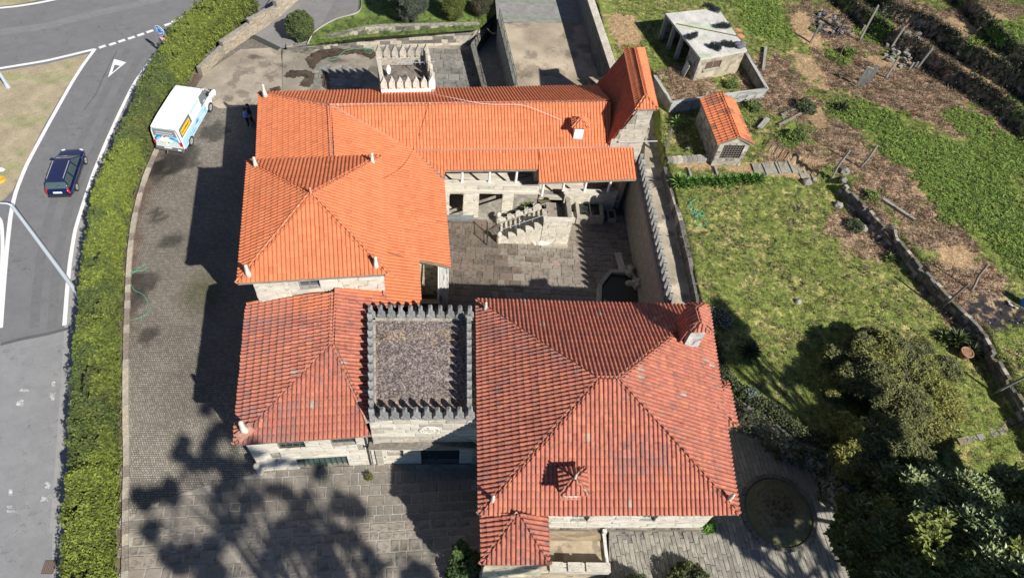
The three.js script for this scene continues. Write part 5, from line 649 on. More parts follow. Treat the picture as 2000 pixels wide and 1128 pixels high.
// ---- ground plants of the garden
{
  const r = RNG(600), grass = [], lush = [], dry = [], dark = []; const P0 = PX([[1285, 330], [1330, 430], [1372, 600], [1400, 700], [1640, 900], [1900, 980], [2060, 1040], [2060, -30], [1500, -30], [1200, -20], [1200, 140], [1240, 110], [1300, 215]], GY);
  for (let k = 0; k < 230000; k++) { const x = rr(13, 52, r), z = rr(-68, -8, r); if (!inPoly(x, z, gEdge) || !inPoly(x, z, P0.map ? P0 : P0)) continue; const c = cover(x, z), u = r(), near = 1; const y = gh(x, z);
    if (c.lush > .45) { lush.push([V(x, y + rr(-.02, .16, r) * c.lush, z), rr(.35, .85, r), mulc(mixc([.14, .24, .03], [.29, .36, .06], c.m), rr(.6, 1.3, r))]); }
    else if (c.burnt > .5 || c.soil > .6) continue;
    else if (c.dry > .5) { if (u < .3) dry.push([V(x, y + rr(0, .06, r), z), rr(.35, .9, r), mulc(pick([[.36, .27, .18], [.3, .21, .15], [.42, .34, .25], [.24, .17, .12], [.16, .19, .06], [.3, .15, .1]], r), rr(.7, 1.2, r))]); }
    else if (u < .3) grass.push([V(x, y, z), rr(.4, .9, r), mulc(mixc([.14, .185, .036], [.34, .305, .14], sstep(.4, .62, c.m * .6 + c.n * .4 + rr(-.15, .15, r))), rr(.6, 1.25, r))]);
    else if (u < .35 && c.n * .5 + c.m * .5 > .5) dark.push([V(x, y + .03, z), rr(.4, 1.25, r), mulc(pick([[.08, .13, .03], [.1, .15, .03], [.14, .12, .07], [.06, .09, .03]], r), rr(.6, 1.3, r))]); }
  const tuft = cluster(9, .12, .2, 21, 1.1, .14), leafy = cluster(8, .22, .24, 22, .9, .36), twig = cluster(8, .3, .3, 23, .5, .1);
  for (const [n, g, L, label, cat] of [['meadow_grass', tuft, grass, 'short olive and straw-coloured grass covering the garden', 'grass'], ['lush_weeds', leafy, lush, 'bright green leafy weeds spreading over the field at right', 'weeds'], ['dry_bracken', twig, dry, 'dry brown bracken and cut stalks on the upper field', 'dry plants'], ['low_clumps', leafy, dark, 'scattered darker weed clumps in the garden grass', 'weeds']]) { const im = scatter(scene, n, g, L, LEAF, 'stuff'); im.userData.label = label; im.userData.category = cat; }
  // lawn at the top and grass on the verge
  const lp = PX([[606, 86], [700, 70], [930, 56], [965, 20], [960, -60], [705, -60], [700, 24], [640, 52]], LAWNY), ll = []; for (let k = 0; k < 16000; k++) { const x = rr(-13, 13, r), z = rr(-66, -40, r); if (inPoly(x, z, lp)) ll.push([V(x, LAWNY - .35 * sstep(-5, -10, x), z), rr(.4, .8, r), mulc(mixc([.13, .26, .03], [.2, .26, .06], fbm(x, z, 3)), rr(.7, 1.2, r))]); } const im = scatter(scene, 'lawn_grass', tuft, ll, LEAF, 'stuff'); im.userData.label = 'bright green lawn grass beside the north yard'; im.userData.category = 'grass';
}

// ---------------------------------------------------------------- VEHICLES
function lpart(parent, name, geo, m, label) { const me = shadow(new THREE.Mesh(geo, m)); me.name = name; if (label) me.userData.label = label; parent.add(me); return me; }
function loft(secs, capEnds = true) { // sections along x: {x, p: [[y, half width] ... bottom to top]}
  const n = secs[0].p.length, R = n * 2, pos = [], idx = []; for (const s of secs) { for (let i = 0; i < n; i++) pos.push(s.x + (s.p[i][2] ?? 0), s.p[i][0], s.p[i][1]); for (let i = n - 1; i >= 0; i--) pos.push(s.x + (s.p[i][2] ?? 0), s.p[i][0], -s.p[i][1]); }
  for (let k = 0; k < secs.length - 1; k++) for (let i = 0; i < R; i++) { const j = (i + 1) % R, a = k * R + i, b = k * R + j, c = a + R, d = b + R; idx.push(a, c, b, b, c, d); }
  if (capEnds) for (const [k, f] of [[0, 0], [secs.length - 1, 1]]) for (let i = 0; i < n - 1; i++) { const a = k * R + i, b = a + 1, c = k * R + R - 1 - i, d = c - 1; f ? idx.push(a, b, c, b, d, c) : idx.push(a, c, b, b, c, d); }
  return mesh3(pos, idx);
}
const wheelGeo = (() => { const g = new THREE.CylinderGeometry(.31, .31, .19, 24); g.rotateX(Math.PI / 2); return g; })(), rimGeo = (() => { const d = new THREE.CylinderGeometry(.2, .2, .2, 16); d.rotateX(Math.PI / 2); return d; })(), spokeGeo = join([0, 1, 2, 3, 4].map(i => { const b = new THREE.BoxGeometry(.05, .38, .215); b.rotateZ(i * Math.PI / 5); return b; }));
const TYRE = mat(.02, .02, .02, { roughness: .9 }), RIM = mat(.6, .61, .62, { metalness: .5, roughness: .4 }), RIMD = mat(.25, .25, .26, { metalness: .6, roughness: .4 }), RED = mat(.5, .01, .015, { roughness: .25 }), PLATE = mat(.8, .8, .78), BLK_ = mat(.025, .025, .028, { roughness: .6 });
const GLASSC = new THREE.MeshPhysicalMaterial({ color: new THREE.Color().setRGB(.06, .085, .085), roughness: .08, metalness: 0, clearcoat: .6 });
function wheel(t, x, z, s = 1) { const w = lpart(t, 'wheel', wheelGeo, TYRE); w.position.set(x, .31 * s, z); w.scale.setScalar(s); lpart(w, 'rim', rimGeo, RIMD); lpart(w, 'spokes', spokeGeo, RIM); }
function faceDir(t, d) { t.rotation.y = Math.atan2(-d.z, d.x); }
{
  const fw = at(168.5, 318, 0), rw = at(150.5, 373, 0), d = fw.clone().sub(rw).setY(0).normalize(), side = V(-d.z, 0, d.x), c = fw.clone().add(rw).multiplyScalar(.5).addScaledVector(side, -.78);
  const t = thing('estate_car', 'dark blue estate car driving up the lane with silver roof rails', 'car', c); faceDir(t, d);
  const blue = new THREE.MeshPhysicalMaterial({ color: new THREE.Color().setRGB(.007, .017, .085), roughness: .28, metalness: .35, clearcoat: 1, clearcoatRoughness: .12 });
  const S = (x, y0, y1, w, e = 0) => ({ x, p: [[y0, w * .86], [y0 + .1, w * .96], [lerp(y0, y1, .55), w], [y1 - .07, w * .97], [y1, w * .84]] });
  lpart(t, 'body', loft([S(-2.18, .36, .74, .6), S(-2.12, .28, .86, .74), S(-1.9, .22, .93, .82), S(-1.3, .2, .96, .845), S(-.3, .19, .96, .855), S(.7, .19, .96, .85), S(1.15, .2, .93, .845), S(1.6, .22, .84, .82), S(1.95, .25, .76, .75), S(2.12, .3, .66, .64), S(2.2, .38, .58, .5)]), blue);
  const G = (x, y, w, lean) => ({ x, p: [[.9, .79], [.95, .785], [lerp(.95, y, .6), lerp(.785, w, .62)], [y - .03, w], [y, w * .93]] });
  lpart(t, 'windows', loft([{ x: -2.02, p: [[.9, .74], [.91, .74], [.92, .73], [.93, .72], [.94, .7]] }, G(-1.82, 1.32, .6), G(-1.65, 1.4, .6), G(-.6, 1.44, .6), G(.2, 1.42, .59), G(.45, 1.36, .58), { x: 1.2, p: [[.88, .76], [.89, .75], [.9, .74], [.92, .72], [.93, .7]] }]), GLASSC);
  lpart(t, 'roof', loft([[-1.8, 1.345, .57], [-1.6, 1.42, .585], [-.6, 1.462, .59], [.15, 1.442, .58], [.4, 1.395, .56]].map(([x, y, w]) => ({ x, p: [[y - .04, w], [y - .02, w * 1.02], [y - .005, w * .97], [y + .004, w * .8], [y + .01, w * .4]] }))), blue);
  for (const s of [-1, 1]) { const P = (x, y, z) => V(x, y, z * s); for (const [a, b] of [[P(1.12, .95, .755), P(.42, 1.39, .575)], [P(.05, .95, .795), P(.0, 1.43, .6)], [P(-.95, .95, .795), P(-.95, 1.43, .61)], [P(-1.85, .92, .75), P(-1.75, 1.36, .6)]]) lpart(t, 'pillar', bar(a, b, .075, .05), blue); lpart(t, 'roof_rail', bar(P(-1.6, 1.49, .52), P(.1, 1.49, .51), .035, .035), RIM); const mi = new THREE.SphereGeometry(.1, 10, 8); mi.scale(.7, .8, 1.2); mi.translate(.85, 1.0, s * .95); lpart(t, 'mirror', mi, blue); lpart(t, 'side_strip', bar(P(-1.3, .55, .86), P(1.2, .55, .86), .02, .06), BLK_); for (const x of [1.33, -1.27]) wheel(t, x, s * .76); lpart(t, 'tail_lamp', bar(P(-2.03, .98, .66), P(-2.12, .62, .7), .1, .1), RED); lpart(t, 'headlamp', bar(P(2.0, .72, .5), P(1.88, .74, .68), .12, .1), mat(.7, .72, .72, { roughness: .15 })); for (const x of [-.05, -.95]) lpart(t, 'door_seam', bar(P(x, .3, .848), P(x, .94, .846), .012, .012), BLK_); }
  lpart(t, 'number_plate', box(-2.2, -2.175, .66, .79, -.27, .27), PLATE); lpart(t, 'bumper', box(-2.24, -2.1, .32, .48, -.7, .7), BLK_); lpart(t, 'rear_wiper', bar(V(-1.98, 1.06, 0), V(-1.9, 1.2, .25), .02, .02), BLK_);
  lpart(t, 'seat', box(-.2, .25, .92, 1.15, .15, .6), mat(.4, .4, .42)); 
}
function canvasTex(w, h, draw) { const c = document.createElement('canvas'); c.width = w; c.height = h; draw(c.getContext('2d'), w, h); const t = new THREE.CanvasTexture(c); t.colorSpace = THREE.SRGBColorSpace; return t; }
function panel(P, m) { const g = mesh3(P.flatMap(p => [p.x, p.y, p.z]), [0, 1, 2, 0, 2, 3], [0, 0, 1, 0, 1, 1, 0, 1]); return new THREE.Mesh(g, m); } // bottom left, bottom right, top right, top left
{
  const rb = at(340, 296, 0), c = V(-19.95, 0, -40.75), d = V(.15, 0, -1).normalize();
  const t = thing('panel_van', 'white high-roofed van with blue and yellow livery and its bonnet open', 'van', c); faceDir(t, d); t.scale.set(1.17, 1.08, 1.08); t.position.z -= .42;
  const wh = new THREE.MeshPhysicalMaterial({ color: new THREE.Color().setRGB(.84, .85, .86), roughness: .35, clearcoat: .6, clearcoatRoughness: .2 });
  const S = (x, y0, y1, w, k = .86) => ({ x, p: [[y0, w * .94], [y0 + .12, w], [lerp(y0, y1, .5), w], [lerp(y0, y1, .82), w * .95], [y1 - .06, w * k], [y1, w * (k - .07)]] });
  lpart(t, 'body', loft([S(-2.55, .45, 2.2, .9), S(-2.5, .38, 2.28, .94), S(-1.5, .34, 2.34, .965), S(.6, .34, 2.34, .965), S(1.35, .34, 2.3, .955), S(1.55, .34, 2.16, .95), S(1.95, .34, 1.55, .94, .9), S(2.2, .36, 1.12, .93, .93)]), wh);
  lpart(t, 'windscreen', panel([V(2.2, 1.13, -.8), V(2.2, 1.13, .8), V(1.62, 2.1, .7), V(1.62, 2.1, -.7)].map(p => p.add(V(.02, .015, 0))), GLASSC).geometry, GLASSC);
  // engine bay with the bonnet up
  lpart(t, 'engine_bay', box(2.15, 2.95, .4, .86, -.72, .72), BLK_); for (const s of [-1, 1]) lpart(t, 'wing', loft([{ x: 2.15, p: [[.45, .0], [.7, .03], [1.08, .0]] }, { x: 2.75, p: [[.45, .0], [.7, .03], [.98, .0]] }, { x: 3.0, p: [[.5, .0], [.7, .02], [.84, .0]] }].map(q => ({ x: q.x, p: q.p.map(v => [v[0], .06 + v[1]]) }))).translate(0, 0, s * .84), wh);
  lpart(t, 'front_bumper', box(2.85, 3.08, .36, .66, -.86, .86), wh); lpart(t, 'bonnet', bar(V(2.22, 1.14, -.1), V(2.3, 1.42, -.1), 1.3, .04, V(1, 0, 0)), wh);
  const r = RNG(91); for (let i = 0; i < 16; i++) { const x = rr(2.25, 2.8, r), z = rr(-.6, .6, r); lpart(t, 'engine_part', i % 3 ? box(x - rr(.05, .14, r), x + .08, .84, .9 + rr(0, .12, r), z - .08, z + rr(.02, .12, r)) : rod(V(x, .9, z), V(x + rr(-.2, .2, r), .98, z + rr(.1, .3, r)), .03), pick([BLK_, METAL, BLK_, WHITEP, RIM], r)); }
  const zs = .968, sideGlass = mat(.16, .18, .19, { roughness: .25 });
  lpart(t, 'cab_window', panel([V(.75, 1.2, zs + .004), V(2.0, 1.2, zs - .02), V(1.62, 1.95, zs - .055), V(.85, 2.0, zs - .055)], sideGlass).geometry, sideGlass);
  lpart(t, 'rear_side_window', panel([V(-2.35, 1.32, zs + .004), V(-.75, 1.32, zs + .006), V(-.75, 2.02, zs - .05), V(-2.3, 2.0, zs - .055)], sideGlass).geometry, sideGlass);
  const liv = mat(1, 1, 1, { roughness: .4, map: canvasTex(1024, 384, (g, w, h) => { g.fillStyle = '#b5d3e4'; g.fillRect(0, 0, w, h); const rg = RNG(5); for (let i = 0; i < 34; i++) { g.strokeStyle = pick(['#5fb4dd', '#8fcbe6', '#3f92cf', '#bfe0ee', '#9fd0c0', '#ffffff'], rg); g.lineWidth = 8 + 26 * rg(); g.beginPath(); const x = rg() * w, y = h * (.35 + .65 * rg()); g.moveTo(x, y); g.bezierCurveTo(x + 80, y - 90 * rg(), x + 140, y + 80 * rg(), x + 260 * rg(), y - 40); g.stroke(); } g.fillStyle = '#2f6fc0'; for (let i = 0; i < 9; i++) { g.beginPath(); g.ellipse(520 + 160 * rg(), 60 + 120 * rg(), 14 + 24 * rg(), 8 + 14 * rg(), rg() * 3, 0, 7); g.fill(); } g.fillStyle = '#e0b93a'; for (let i = 0; i < 5; i++) { g.beginPath(); g.ellipse(440 + 60 * rg(), 120 + 120 * rg(), 10, 20, rg(), 0, 7); g.fill(); } }) });
  lpart(t, 'side_livery', panel([V(-2.4, .42, zs + .006), V(1.2, .42, zs + .006), V(1.2, 1.18, zs + .006), V(-2.4, 1.18, zs + .006)], liv).geometry, liv); lpart(t, 'door_livery', panel([V(-.62, .5, zs + .012), V(.68, .5, zs + .012), V(.68, 2.0, zs - .045), V(-.62, 2.0, zs - .045)], liv).geometry, liv);
  const yl = mat(1, 1, 1, { roughness: .5, map: canvasTex(256, 64, (g, w, h) => { g.fillStyle = '#f2c21c'; g.fillRect(0, 0, w, h); g.fillStyle = '#6a4a12'; const rg = RNG(6); for (let x = 14; x < 236;) { const l = 8 + 14 * rg(); g.fillRect(x, 22 + 5 * rg(), l, 14 + 8 * rg()); x += l + 5; } }) });
  lpart(t, 'yellow_sticker', panel([V(-2.2, 1.42, zs + .0), V(-.95, 1.42, zs + .0), V(-.95, 1.82, zs - .028), V(-2.2, 1.82, zs - .03)], yl).geometry, yl, 'yellow sticker with dark lettering');
  const rear = mat(1, 1, 1, { roughness: .4, map: canvasTex(512, 384, (g, w, h) => { g.fillStyle = '#cfd6d4'; g.fillRect(0, 0, w, h); g.fillStyle = '#7d8486'; g.fillRect(0, 0, w, h * .42); const rg = RNG(8); g.fillStyle = '#d9dddd'; for (let k = 0; k < 2; k++) for (let x = 60; x < w - 60;) { const l = 12 + 22 * rg(); g.fillRect(x, 60 + k * 48, l, 20); x += l + 7; } for (let i = 0; i < 22; i++) { g.strokeStyle = pick(['#3d8fd0', '#7cc3e6', '#2b6fb8', '#a8d8ec'], rg); g.lineWidth = 10 + 20 * rg(); const s = rg() > .5 ? 1 : 0; g.beginPath(); g.moveTo(s * w, h * (.45 + .4 * rg())); g.bezierCurveTo(s ? w - 60 : 60, h * .5, s ? w - 140 : 140, h * .9 * rg() + 40, s ? w - 190 : 190, h * (.5 + .4 * rg())); g.stroke(); } g.fillStyle = '#eef0ea'; g.beginPath(); g.moveTo(w * .45, h * .36); g.lineTo(w * .8, h * .66); g.lineTo(w * .5, h * .95); g.lineTo(w * .18, h * .66); g.fill(); g.fillStyle = '#c4272c'; g.fillRect(w * .42, h * .4, 52, 34); g.fillStyle = '#5bb06a'; g.beginPath(); g.arc(w * .55, h * .8, 24, 0, 7); g.fill(); g.fillStyle = '#d8b23c'; g.fillRect(w * .25, h * .78, 110, 22); }) });
  lpart(t, 'rear_doors', panel([V(-2.565, .72, -.84), V(-2.565, .72, .84), V(-2.53, 2.12, .74), V(-2.53, 2.12, -.74)].map(p => p.add(V(-.02, 0, 0))), rear).geometry, rear);
  for (const s of [-1, 1]) { lpart(t, 'tail_lamp', box(-2.59, -2.5, .8, 1.12, s * .88 - .07, s * .88 + .07), RED); for (const x of [1.75, -1.55]) wheel(t, x, s * .87, 1.1); lpart(t, 'mirror', bar(V(1.75, 1.35, s * 1.0), V(1.75, 1.62, s * 1.08), .1, .18), BLK_); }
  lpart(t, 'rear_bumper', box(-2.68, -2.5, .38, .6, -.92, .92), mat(.12, .12, .13)); lpart(t, 'number_plate', box(-2.7, -2.69, .6, .71, -.3, .22), PLATE); lpart(t, 'number_plate', box(-2.7, -2.69, .5, .6, .6, .82), PLATE); lpart(t, 'tow_bar', rod(V(-2.6, .36, -.2), V(-2.86, .36, -.1), .04), METAL); lpart(t, 'door_rail', bar(V(-2.4, 1.24, zs + .012), V(.4, 1.24, zs + .012), .03, .03), WHITEP);
  lpart(t, 'roof_rib', join([0, 1, 2, 3].map(i => box(-2.2, 1.2, 2.335, 2.352, -.55 + i * .36, -.5 + i * .36))), wh);
}
// ---------------------------------------------------------------- PEOPLE
function fieldMesh(bones, min, size, res, k = .03, grow = 0) { // smooth union of tapered capsules, meshed
  const mc = new MarchingCubes(res, new THREE.MeshBasicMaterial(), false, false, 90000), h = res / 2; mc.isolation = 0; const p = V(0, 0, 0), ab = V(0, 0, 0), ap = V(0, 0, 0);
  for (let z = 0; z < res; z++) for (let y = 0; y < res; y++) for (let x = 0; x < res; x++) { p.set(min.x + size * x / res, min.y + size * y / res, min.z + size * z / res); let d = 1e3; for (const [a, b, ra, rb] of bones) { ab.subVectors(b, a); ap.subVectors(p, a); const t = clamp(ap.dot(ab) / Math.max(1e-9, ab.lengthSq()), 0, 1), q = ap.addScaledVector(ab, -t).length() - lerp(ra, rb, t) - grow; const m = Math.max(k - Math.abs(d - q), 0) / k; d = Math.min(d, q) - m * m * k * .25; } mc.field[x + y * res + z * res * res] = -d; }
  mc.update(); const n = mc.count, P = mc.positionArray, pos = [], nor = []; for (let i = 0; i < n; i++) { pos.push(min.x + (P[3 * i] + 1) / 2 * size, min.y + (P[3 * i + 1] + 1) / 2 * size, min.z + (P[3 * i + 2] + 1) / 2 * size); } 
  const g = new THREE.BufferGeometry(); g.setAttribute('position', new THREE.Float32BufferAttribute(pos, 3)); const N = mc.normalArray; for (let i = 0; i < n * 3; i++) nor.push(N[i]); g.setAttribute('normal', new THREE.Float32BufferAttribute(nor, 3)); g.setAttribute('uv', new THREE.Float32BufferAttribute(new Array(n * 2).fill(0), 2)); return g;
}
function person(label, base, yaw, o) {
  const t = thing('person', label, 'person', base, 'people talking in the house shadow'); t.rotation.y = yaw; const S = o.s ?? 1, j = (x, y, z) => V(x * S, y * S, z * S); // faces +x
  const hip = j(0, .92, 0), ch = j(.02, 1.28, 0), nk = j(.02, 1.45, 0), hd = j(.05, 1.6, 0), B = []; const torso = [[j(0, .95, -.07), j(0, .95, .07), .11, .11], [hip, ch, .115, .13], [j(.01, 1.36, -.13), j(.01, 1.36, .13), .075, .075], [ch, nk, .12, .06]], legs = [], arms = [], hands = [], fore = [];
  for (const s of [-1, 1]) { const kx = o.step * s; const h = j(0, .9, s * .09), k = j(.03 + kx * .5, .5, s * .1), an = j(-.02 + kx, .08, s * .1); legs.push([h, k, .085, .06], [k, an, .06, .042], [an, j(.17 + kx, .04, s * .12), .045, .035]); const sh = j(.01, 1.38, s * .19), A = o.arm[s < 0 ? 0 : 1], el = j(...A[0]), wr = j(...A[1]); arms.push([sh, el, .052, .043]); fore.push([el, wr, .042, .03]);
    const dir = wr.clone().sub(el).normalize(), sd = V(0, 1, 0).cross(dir).normalize(), pal = wr.clone().addScaledVector(dir, .08); hands.push([wr, pal, .028, .032]); for (let f = 0; f < 4; f++) { const q = pal.clone().addScaledVector(sd, (f - 1.5) * .021), l = [.065, .078, .072, .055][f], m = q.clone().addScaledVector(dir, l * .6), e = m.clone().addScaledVector(dir, l * .4).add(V(0, -.02, 0)); hands.push([q, m, .0095, .009], [m, e, .009, .008]); } const th = wr.clone().addScaledVector(dir, .03).addScaledVector(sd, .03); hands.push([th, th.clone().addScaledVector(dir, .045).addScaledVector(sd, .03), .011, .009]); }
  const head = [[hd.clone().add(V(-.01, .05, 0)), hd.clone().add(V(.02, -.02, 0)), .1, .078], [hd.clone().add(V(.05, -.06, 0)), hd.clone().add(V(.03, -.09, 0)), .05, .045], [hd.clone().add(V(.1, -.02, 0)), hd.clone().add(V(.085, .02, 0)), .018, .01], [hd.clone().add(V(0, -.01, -.085)), hd.clone().add(V(-.01, .02, -.088)), .018, .02], [hd.clone().add(V(0, -.01, .085)), hd.clone().add(V(-.01, .02, .088)), .018, .02], [nk, hd.clone().add(V(-.01, -.06, 0)), .058, .055]];
  const skin = mat(.5, .3, .2, { roughness: .7 }), mn = j(-1, -.05, -1);
  lpart(t, 'body', fieldMesh([...torso, ...legs, ...arms, ...fore, ...head, ...hands], V(-.95 * S, -.03, -.95 * S), 1.9 * S, 88, .035, -.004), skin);
  lpart(t, 'top', fieldMesh([...torso, ...arms, ...(o.long ? fore : [])], V(-.9 * S, .5 * S, -.9 * S), 1.8 * S, 72, .05, .014), o.top); if (o.patch) for (const [y, z, a] of [[1.2, .03, .07], [1.05, -.05, .09], [1.3, -.1, .06]]) { const g = new THREE.SphereGeometry(a, 8, 6); g.scale(.35, 1, 1); g.translate(.125, y, z); lpart(t, 'print_patch', g, o.patch); const g2 = g.clone(); g2.translate(-.25, -.03, .02); lpart(t, 'print_patch', g2, o.patch); }
  lpart(t, 'trousers', fieldMesh([[j(0, .93, -.07), j(0, .93, .07), .115, .115], ...legs.filter((_, i) => i % 3 < 2)], V(-.65 * S, -.05, -.65 * S), 1.3 * S, 60, .04, .014), o.trousers);
  lpart(t, 'hair', fieldMesh([[hd.clone().add(V(-.03, .06, 0)), hd.clone().add(V(.02, .075, 0)), .1, .085], [hd.clone().add(V(-.06, .03, 0)), hd.clone().add(V(-.07, o.hair, 0)), .075, .06]], hd.clone().add(V(-.25, -.25, -.25)), .5, 30, .03, .006), mat(.02, .015, .012, { roughness: .8 }));
  for (const s of [-1, 1]) { const e = new THREE.SphereGeometry(.012, 8, 6); e.translate(hd.x + .092, hd.y + .015, s * .034); lpart(t, 'eye', e, mat(.05, .04, .03, { roughness: .2 })); const k = o.step * s, f = new THREE.SphereGeometry(.06, 10, 8); f.scale(1.9, .75, .8); f.translate((.07 + k) * S, .045, s * .11 * S); lpart(t, 'shoe', f, o.shoe); }
  return t;
}
const p1 = person('person in a blue and white patterned top and dark trousers in the shade', at(485.5, 246, .03), -.2, { step: .06, arm: [[[.05, 1.12, -.27], [.2, .98, -.2]], [[.06, 1.14, .27], [.26, 1.1, .12]]], top: mat(.36, .46, .78), patch: mat(.05, .1, .42), trousers: mat(.02, .02, .03), shoe: mat(.55, .53, .5), hair: -.12, s: 1.0 });
const p2 = person('person dressed all in black holding a phone beside the house wall', at(493, 240, .03), -2.9, { step: .1, long: true, arm: [[[.06, 1.12, -.26], [.28, 1.14, -.06]], [[.06, 1.12, .26], [.28, 1.14, .06]]], top: mat(.03, .028, .03), trousers: mat(.022, .02, .022), shoe: mat(.03, .03, .03), hair: -.02, s: 1.06 });
{ const q = p2.position.clone(), ph = thing('phone', 'small pale phone held by the person in black', 'phone', q.add(V(Math.cos(-2.9) * .4, 1.27, -Math.sin(-2.9) * .4))); ph.rotation.y = -2.9; lpart(ph, 'case', new THREE.BoxGeometry(.012, .15, .075), mat(.35, .36, .38)); const s = lpart(ph, 'screen', new THREE.BoxGeometry(.004, .14, .068), mat(.05, .05, .06, { roughness: .1 })); s.position.x = -.009; }
// ---------------------------------------------------------------- STREET FURNITURE
{ const b = at(156, 580, 0), h = 8.4, t = thing('street_lamp', 'tall galvanised street lamp rising from the hedge foot over the lane', 'street lamp', b); const top = b.clone().setY(h); part(t, 'pole', rod(b, top, .14, .085, 14), GALV); part(t, 'base_plate', rod(b, b.clone().add(V(0, .35, 0)), .19, .17, 12), GALV); const e = at(-40, 396, h + .2); part(t, 'arm', tube([top, top.clone().add(V(-.12, .12, 0)), top.clone().lerp(e, .3).setY(h + .18), e], .05), GALV); const hd = part(t, 'lamp_head', bar(e.clone().add(V(.1, 0, 0)), e.clone().add(V(-.7, .03, 0)), .26, .12), GALV); part(hd, 'lens', bar(e.clone().add(V(-.05, -.07, 0)), e.clone().add(V(-.6, -.05, 0)), .18, .03), mat(.7, .7, .68, { roughness: .2 })); }
{ const b = at(15, 170, .05), t = thing('street_lamp', 'galvanised lamp pole standing on the dry grass traffic island', 'street lamp', b); part(t, 'pole', rod(b, b.clone().setY(8.6), .13, .08, 14), GALV); part(t, 'base_plate', rod(b, b.clone().add(V(0, .3, 0)), .18, .16, 12), GALV); part(t, 'arm', rod(b.clone().setY(8.55), b.clone().add(V(-1.4, 8.8, .2)), .05), GALV); }
{
  const c = at(311, 59.5, 3.05), n = V(-.45, 0, .893).normalize(), u = V(.893, 0, .45).normalize(), b = c.clone().setY(0), t = thing('traffic_sign', 'round blue roundabout sign above a red and white give-way triangle', 'traffic sign', b);
  const M = (d) => new THREE.Matrix4().makeBasis(u, V(0, 1, 0), n).setPosition(c.clone().addScaledVector(n, d)); const put = (g, d) => { g.applyMatrix4(M(d)); return g; };
  part(t, 'pole', rod(b, c.clone().add(V(0, .35, 0)).addScaledVector(n, -.05), .035), GALV);
  const disc = part(t, 'round_plate', put(new THREE.CylinderGeometry(.42, .42, .02, 36).rotateX(Math.PI / 2), 0), mat(.82, .83, .85)); part(disc, 'blue_field', put(new THREE.CylinderGeometry(.375, .375, .02, 36).rotateX(Math.PI / 2), .004), mat(.01, .2, .6, { roughness: .4 }));
  for (let i = 0; i < 3; i++) { const a0 = i * 2.094 + .5; part(disc, 'white_arrow', put(join([new THREE.RingGeometry(.2, .27, 14, 1, a0, 1.25), (() => { const a = a0 - .12, s = new THREE.Shape([[.155, 0], [.315, 0], [.235, -.15]].map(p => new THREE.Vector2(...p))); const g = new THREE.ShapeGeometry(s); g.rotateZ(a0); return g; })()]), .0165 + .0), mat(.82, .83, .85, { side: THREE.DoubleSide })); }
  const tri = (s, d, m, nm, par) => part(par, nm, put((() => { const k = new THREE.Shape([[-s, s * .58], [s, s * .58], [0, -s * 1.15]].map(p => new THREE.Vector2(p[0], p[1] - .78))); return new THREE.ExtrudeGeometry(k, { depth: .016, bevelEnabled: false }); })(), d), m); const tr = tri(.42, -.01, mat(.55, .02, .025), 'give_way_plate', t); tri(.3, -.004, mat(.82, .81, .8), 'white_field', tr);
}
{ const p = at(2, 352, .06), t = thing('yellow_hose', 'coiled yellow hose on the dry grass at the left edge', 'hose', p); for (let i = 0; i < 3; i++) { const g = new THREE.TorusGeometry(.34 - i * .07, .035, 6, 24); g.rotateX(Math.PI / 2); g.translate(p.x - .1 + i * .03, p.y + .04 + i * .04, p.z + i * .05); part(t, 'coil', g, mat(.62, .36, .02)); } const q = at(2, 333, .06), s = thing('white_bag', 'small white bag on the dry grass at the left edge', 'bag', q); const g = new THREE.SphereGeometry(.2, 10, 8); g.scale(1.3, .6, .9); g.translate(q.x, q.y + .1, q.z); part(s, 'sack', g, mat(.75, .75, .75)); part(s, 'knot', rod(q.clone().add(V(.2, .12, 0)), q.clone().add(V(.34, .16, .03)), .04, .02), mat(.7, .7, .7)); }
const HOSE = mat(.05, .33, .2, { roughness: .5 });
function hose(label, P, r = .018, m = HOSE) { const t = thing('garden_hose', label, 'hose', P[0]); part(t, 'hose_line', tube(P, r, P.length * 8), m); part(t, 'nozzle', rod(P[P.length - 1], P[P.length - 1].clone().add(V(.12, .02, .05)), .03, .02), METAL); return t; }
hose('green hose snaking over the cobbled drive beside the kerb', PX([[246, 531], [262, 530], [276, 519], [284, 519], [281, 526], [270, 528], [258, 534], [254, 548], [262, 566], [276, 573], [286, 585], [292, 600], [284, 614], [266, 622], [250, 626]], .06));
hose('green hose curling across the wet paving of the north yard', PX([[630, 116], [645, 117], [655, 115], [662, 108], [676, 98], [695, 95], [715, 94], [728, 97], [722, 104], [712, 101], [716, 95], [728, 92]], .17));
hose('tangled turquoise hose lying on the garden grass', [[1342, 402], [1350, 398], [1345, 406], [1352, 414], [1360, 408], [1356, 420], [1348, 412], [1356, 426], [1364, 420], [1372, 414], [1374, 422], [1366, 424], [1362, 416], [1370, 430], [1380, 434], [1374, 442], [1358, 440], [1362, 428], [1354, 408], [1346, 400], [1358, 392], [1359, 388]].map((p, i) => onT(p[0], p[1], .08 +   .05 * (i % 3))), .018, mat(.06, .4, .26, { roughness: .5 }));
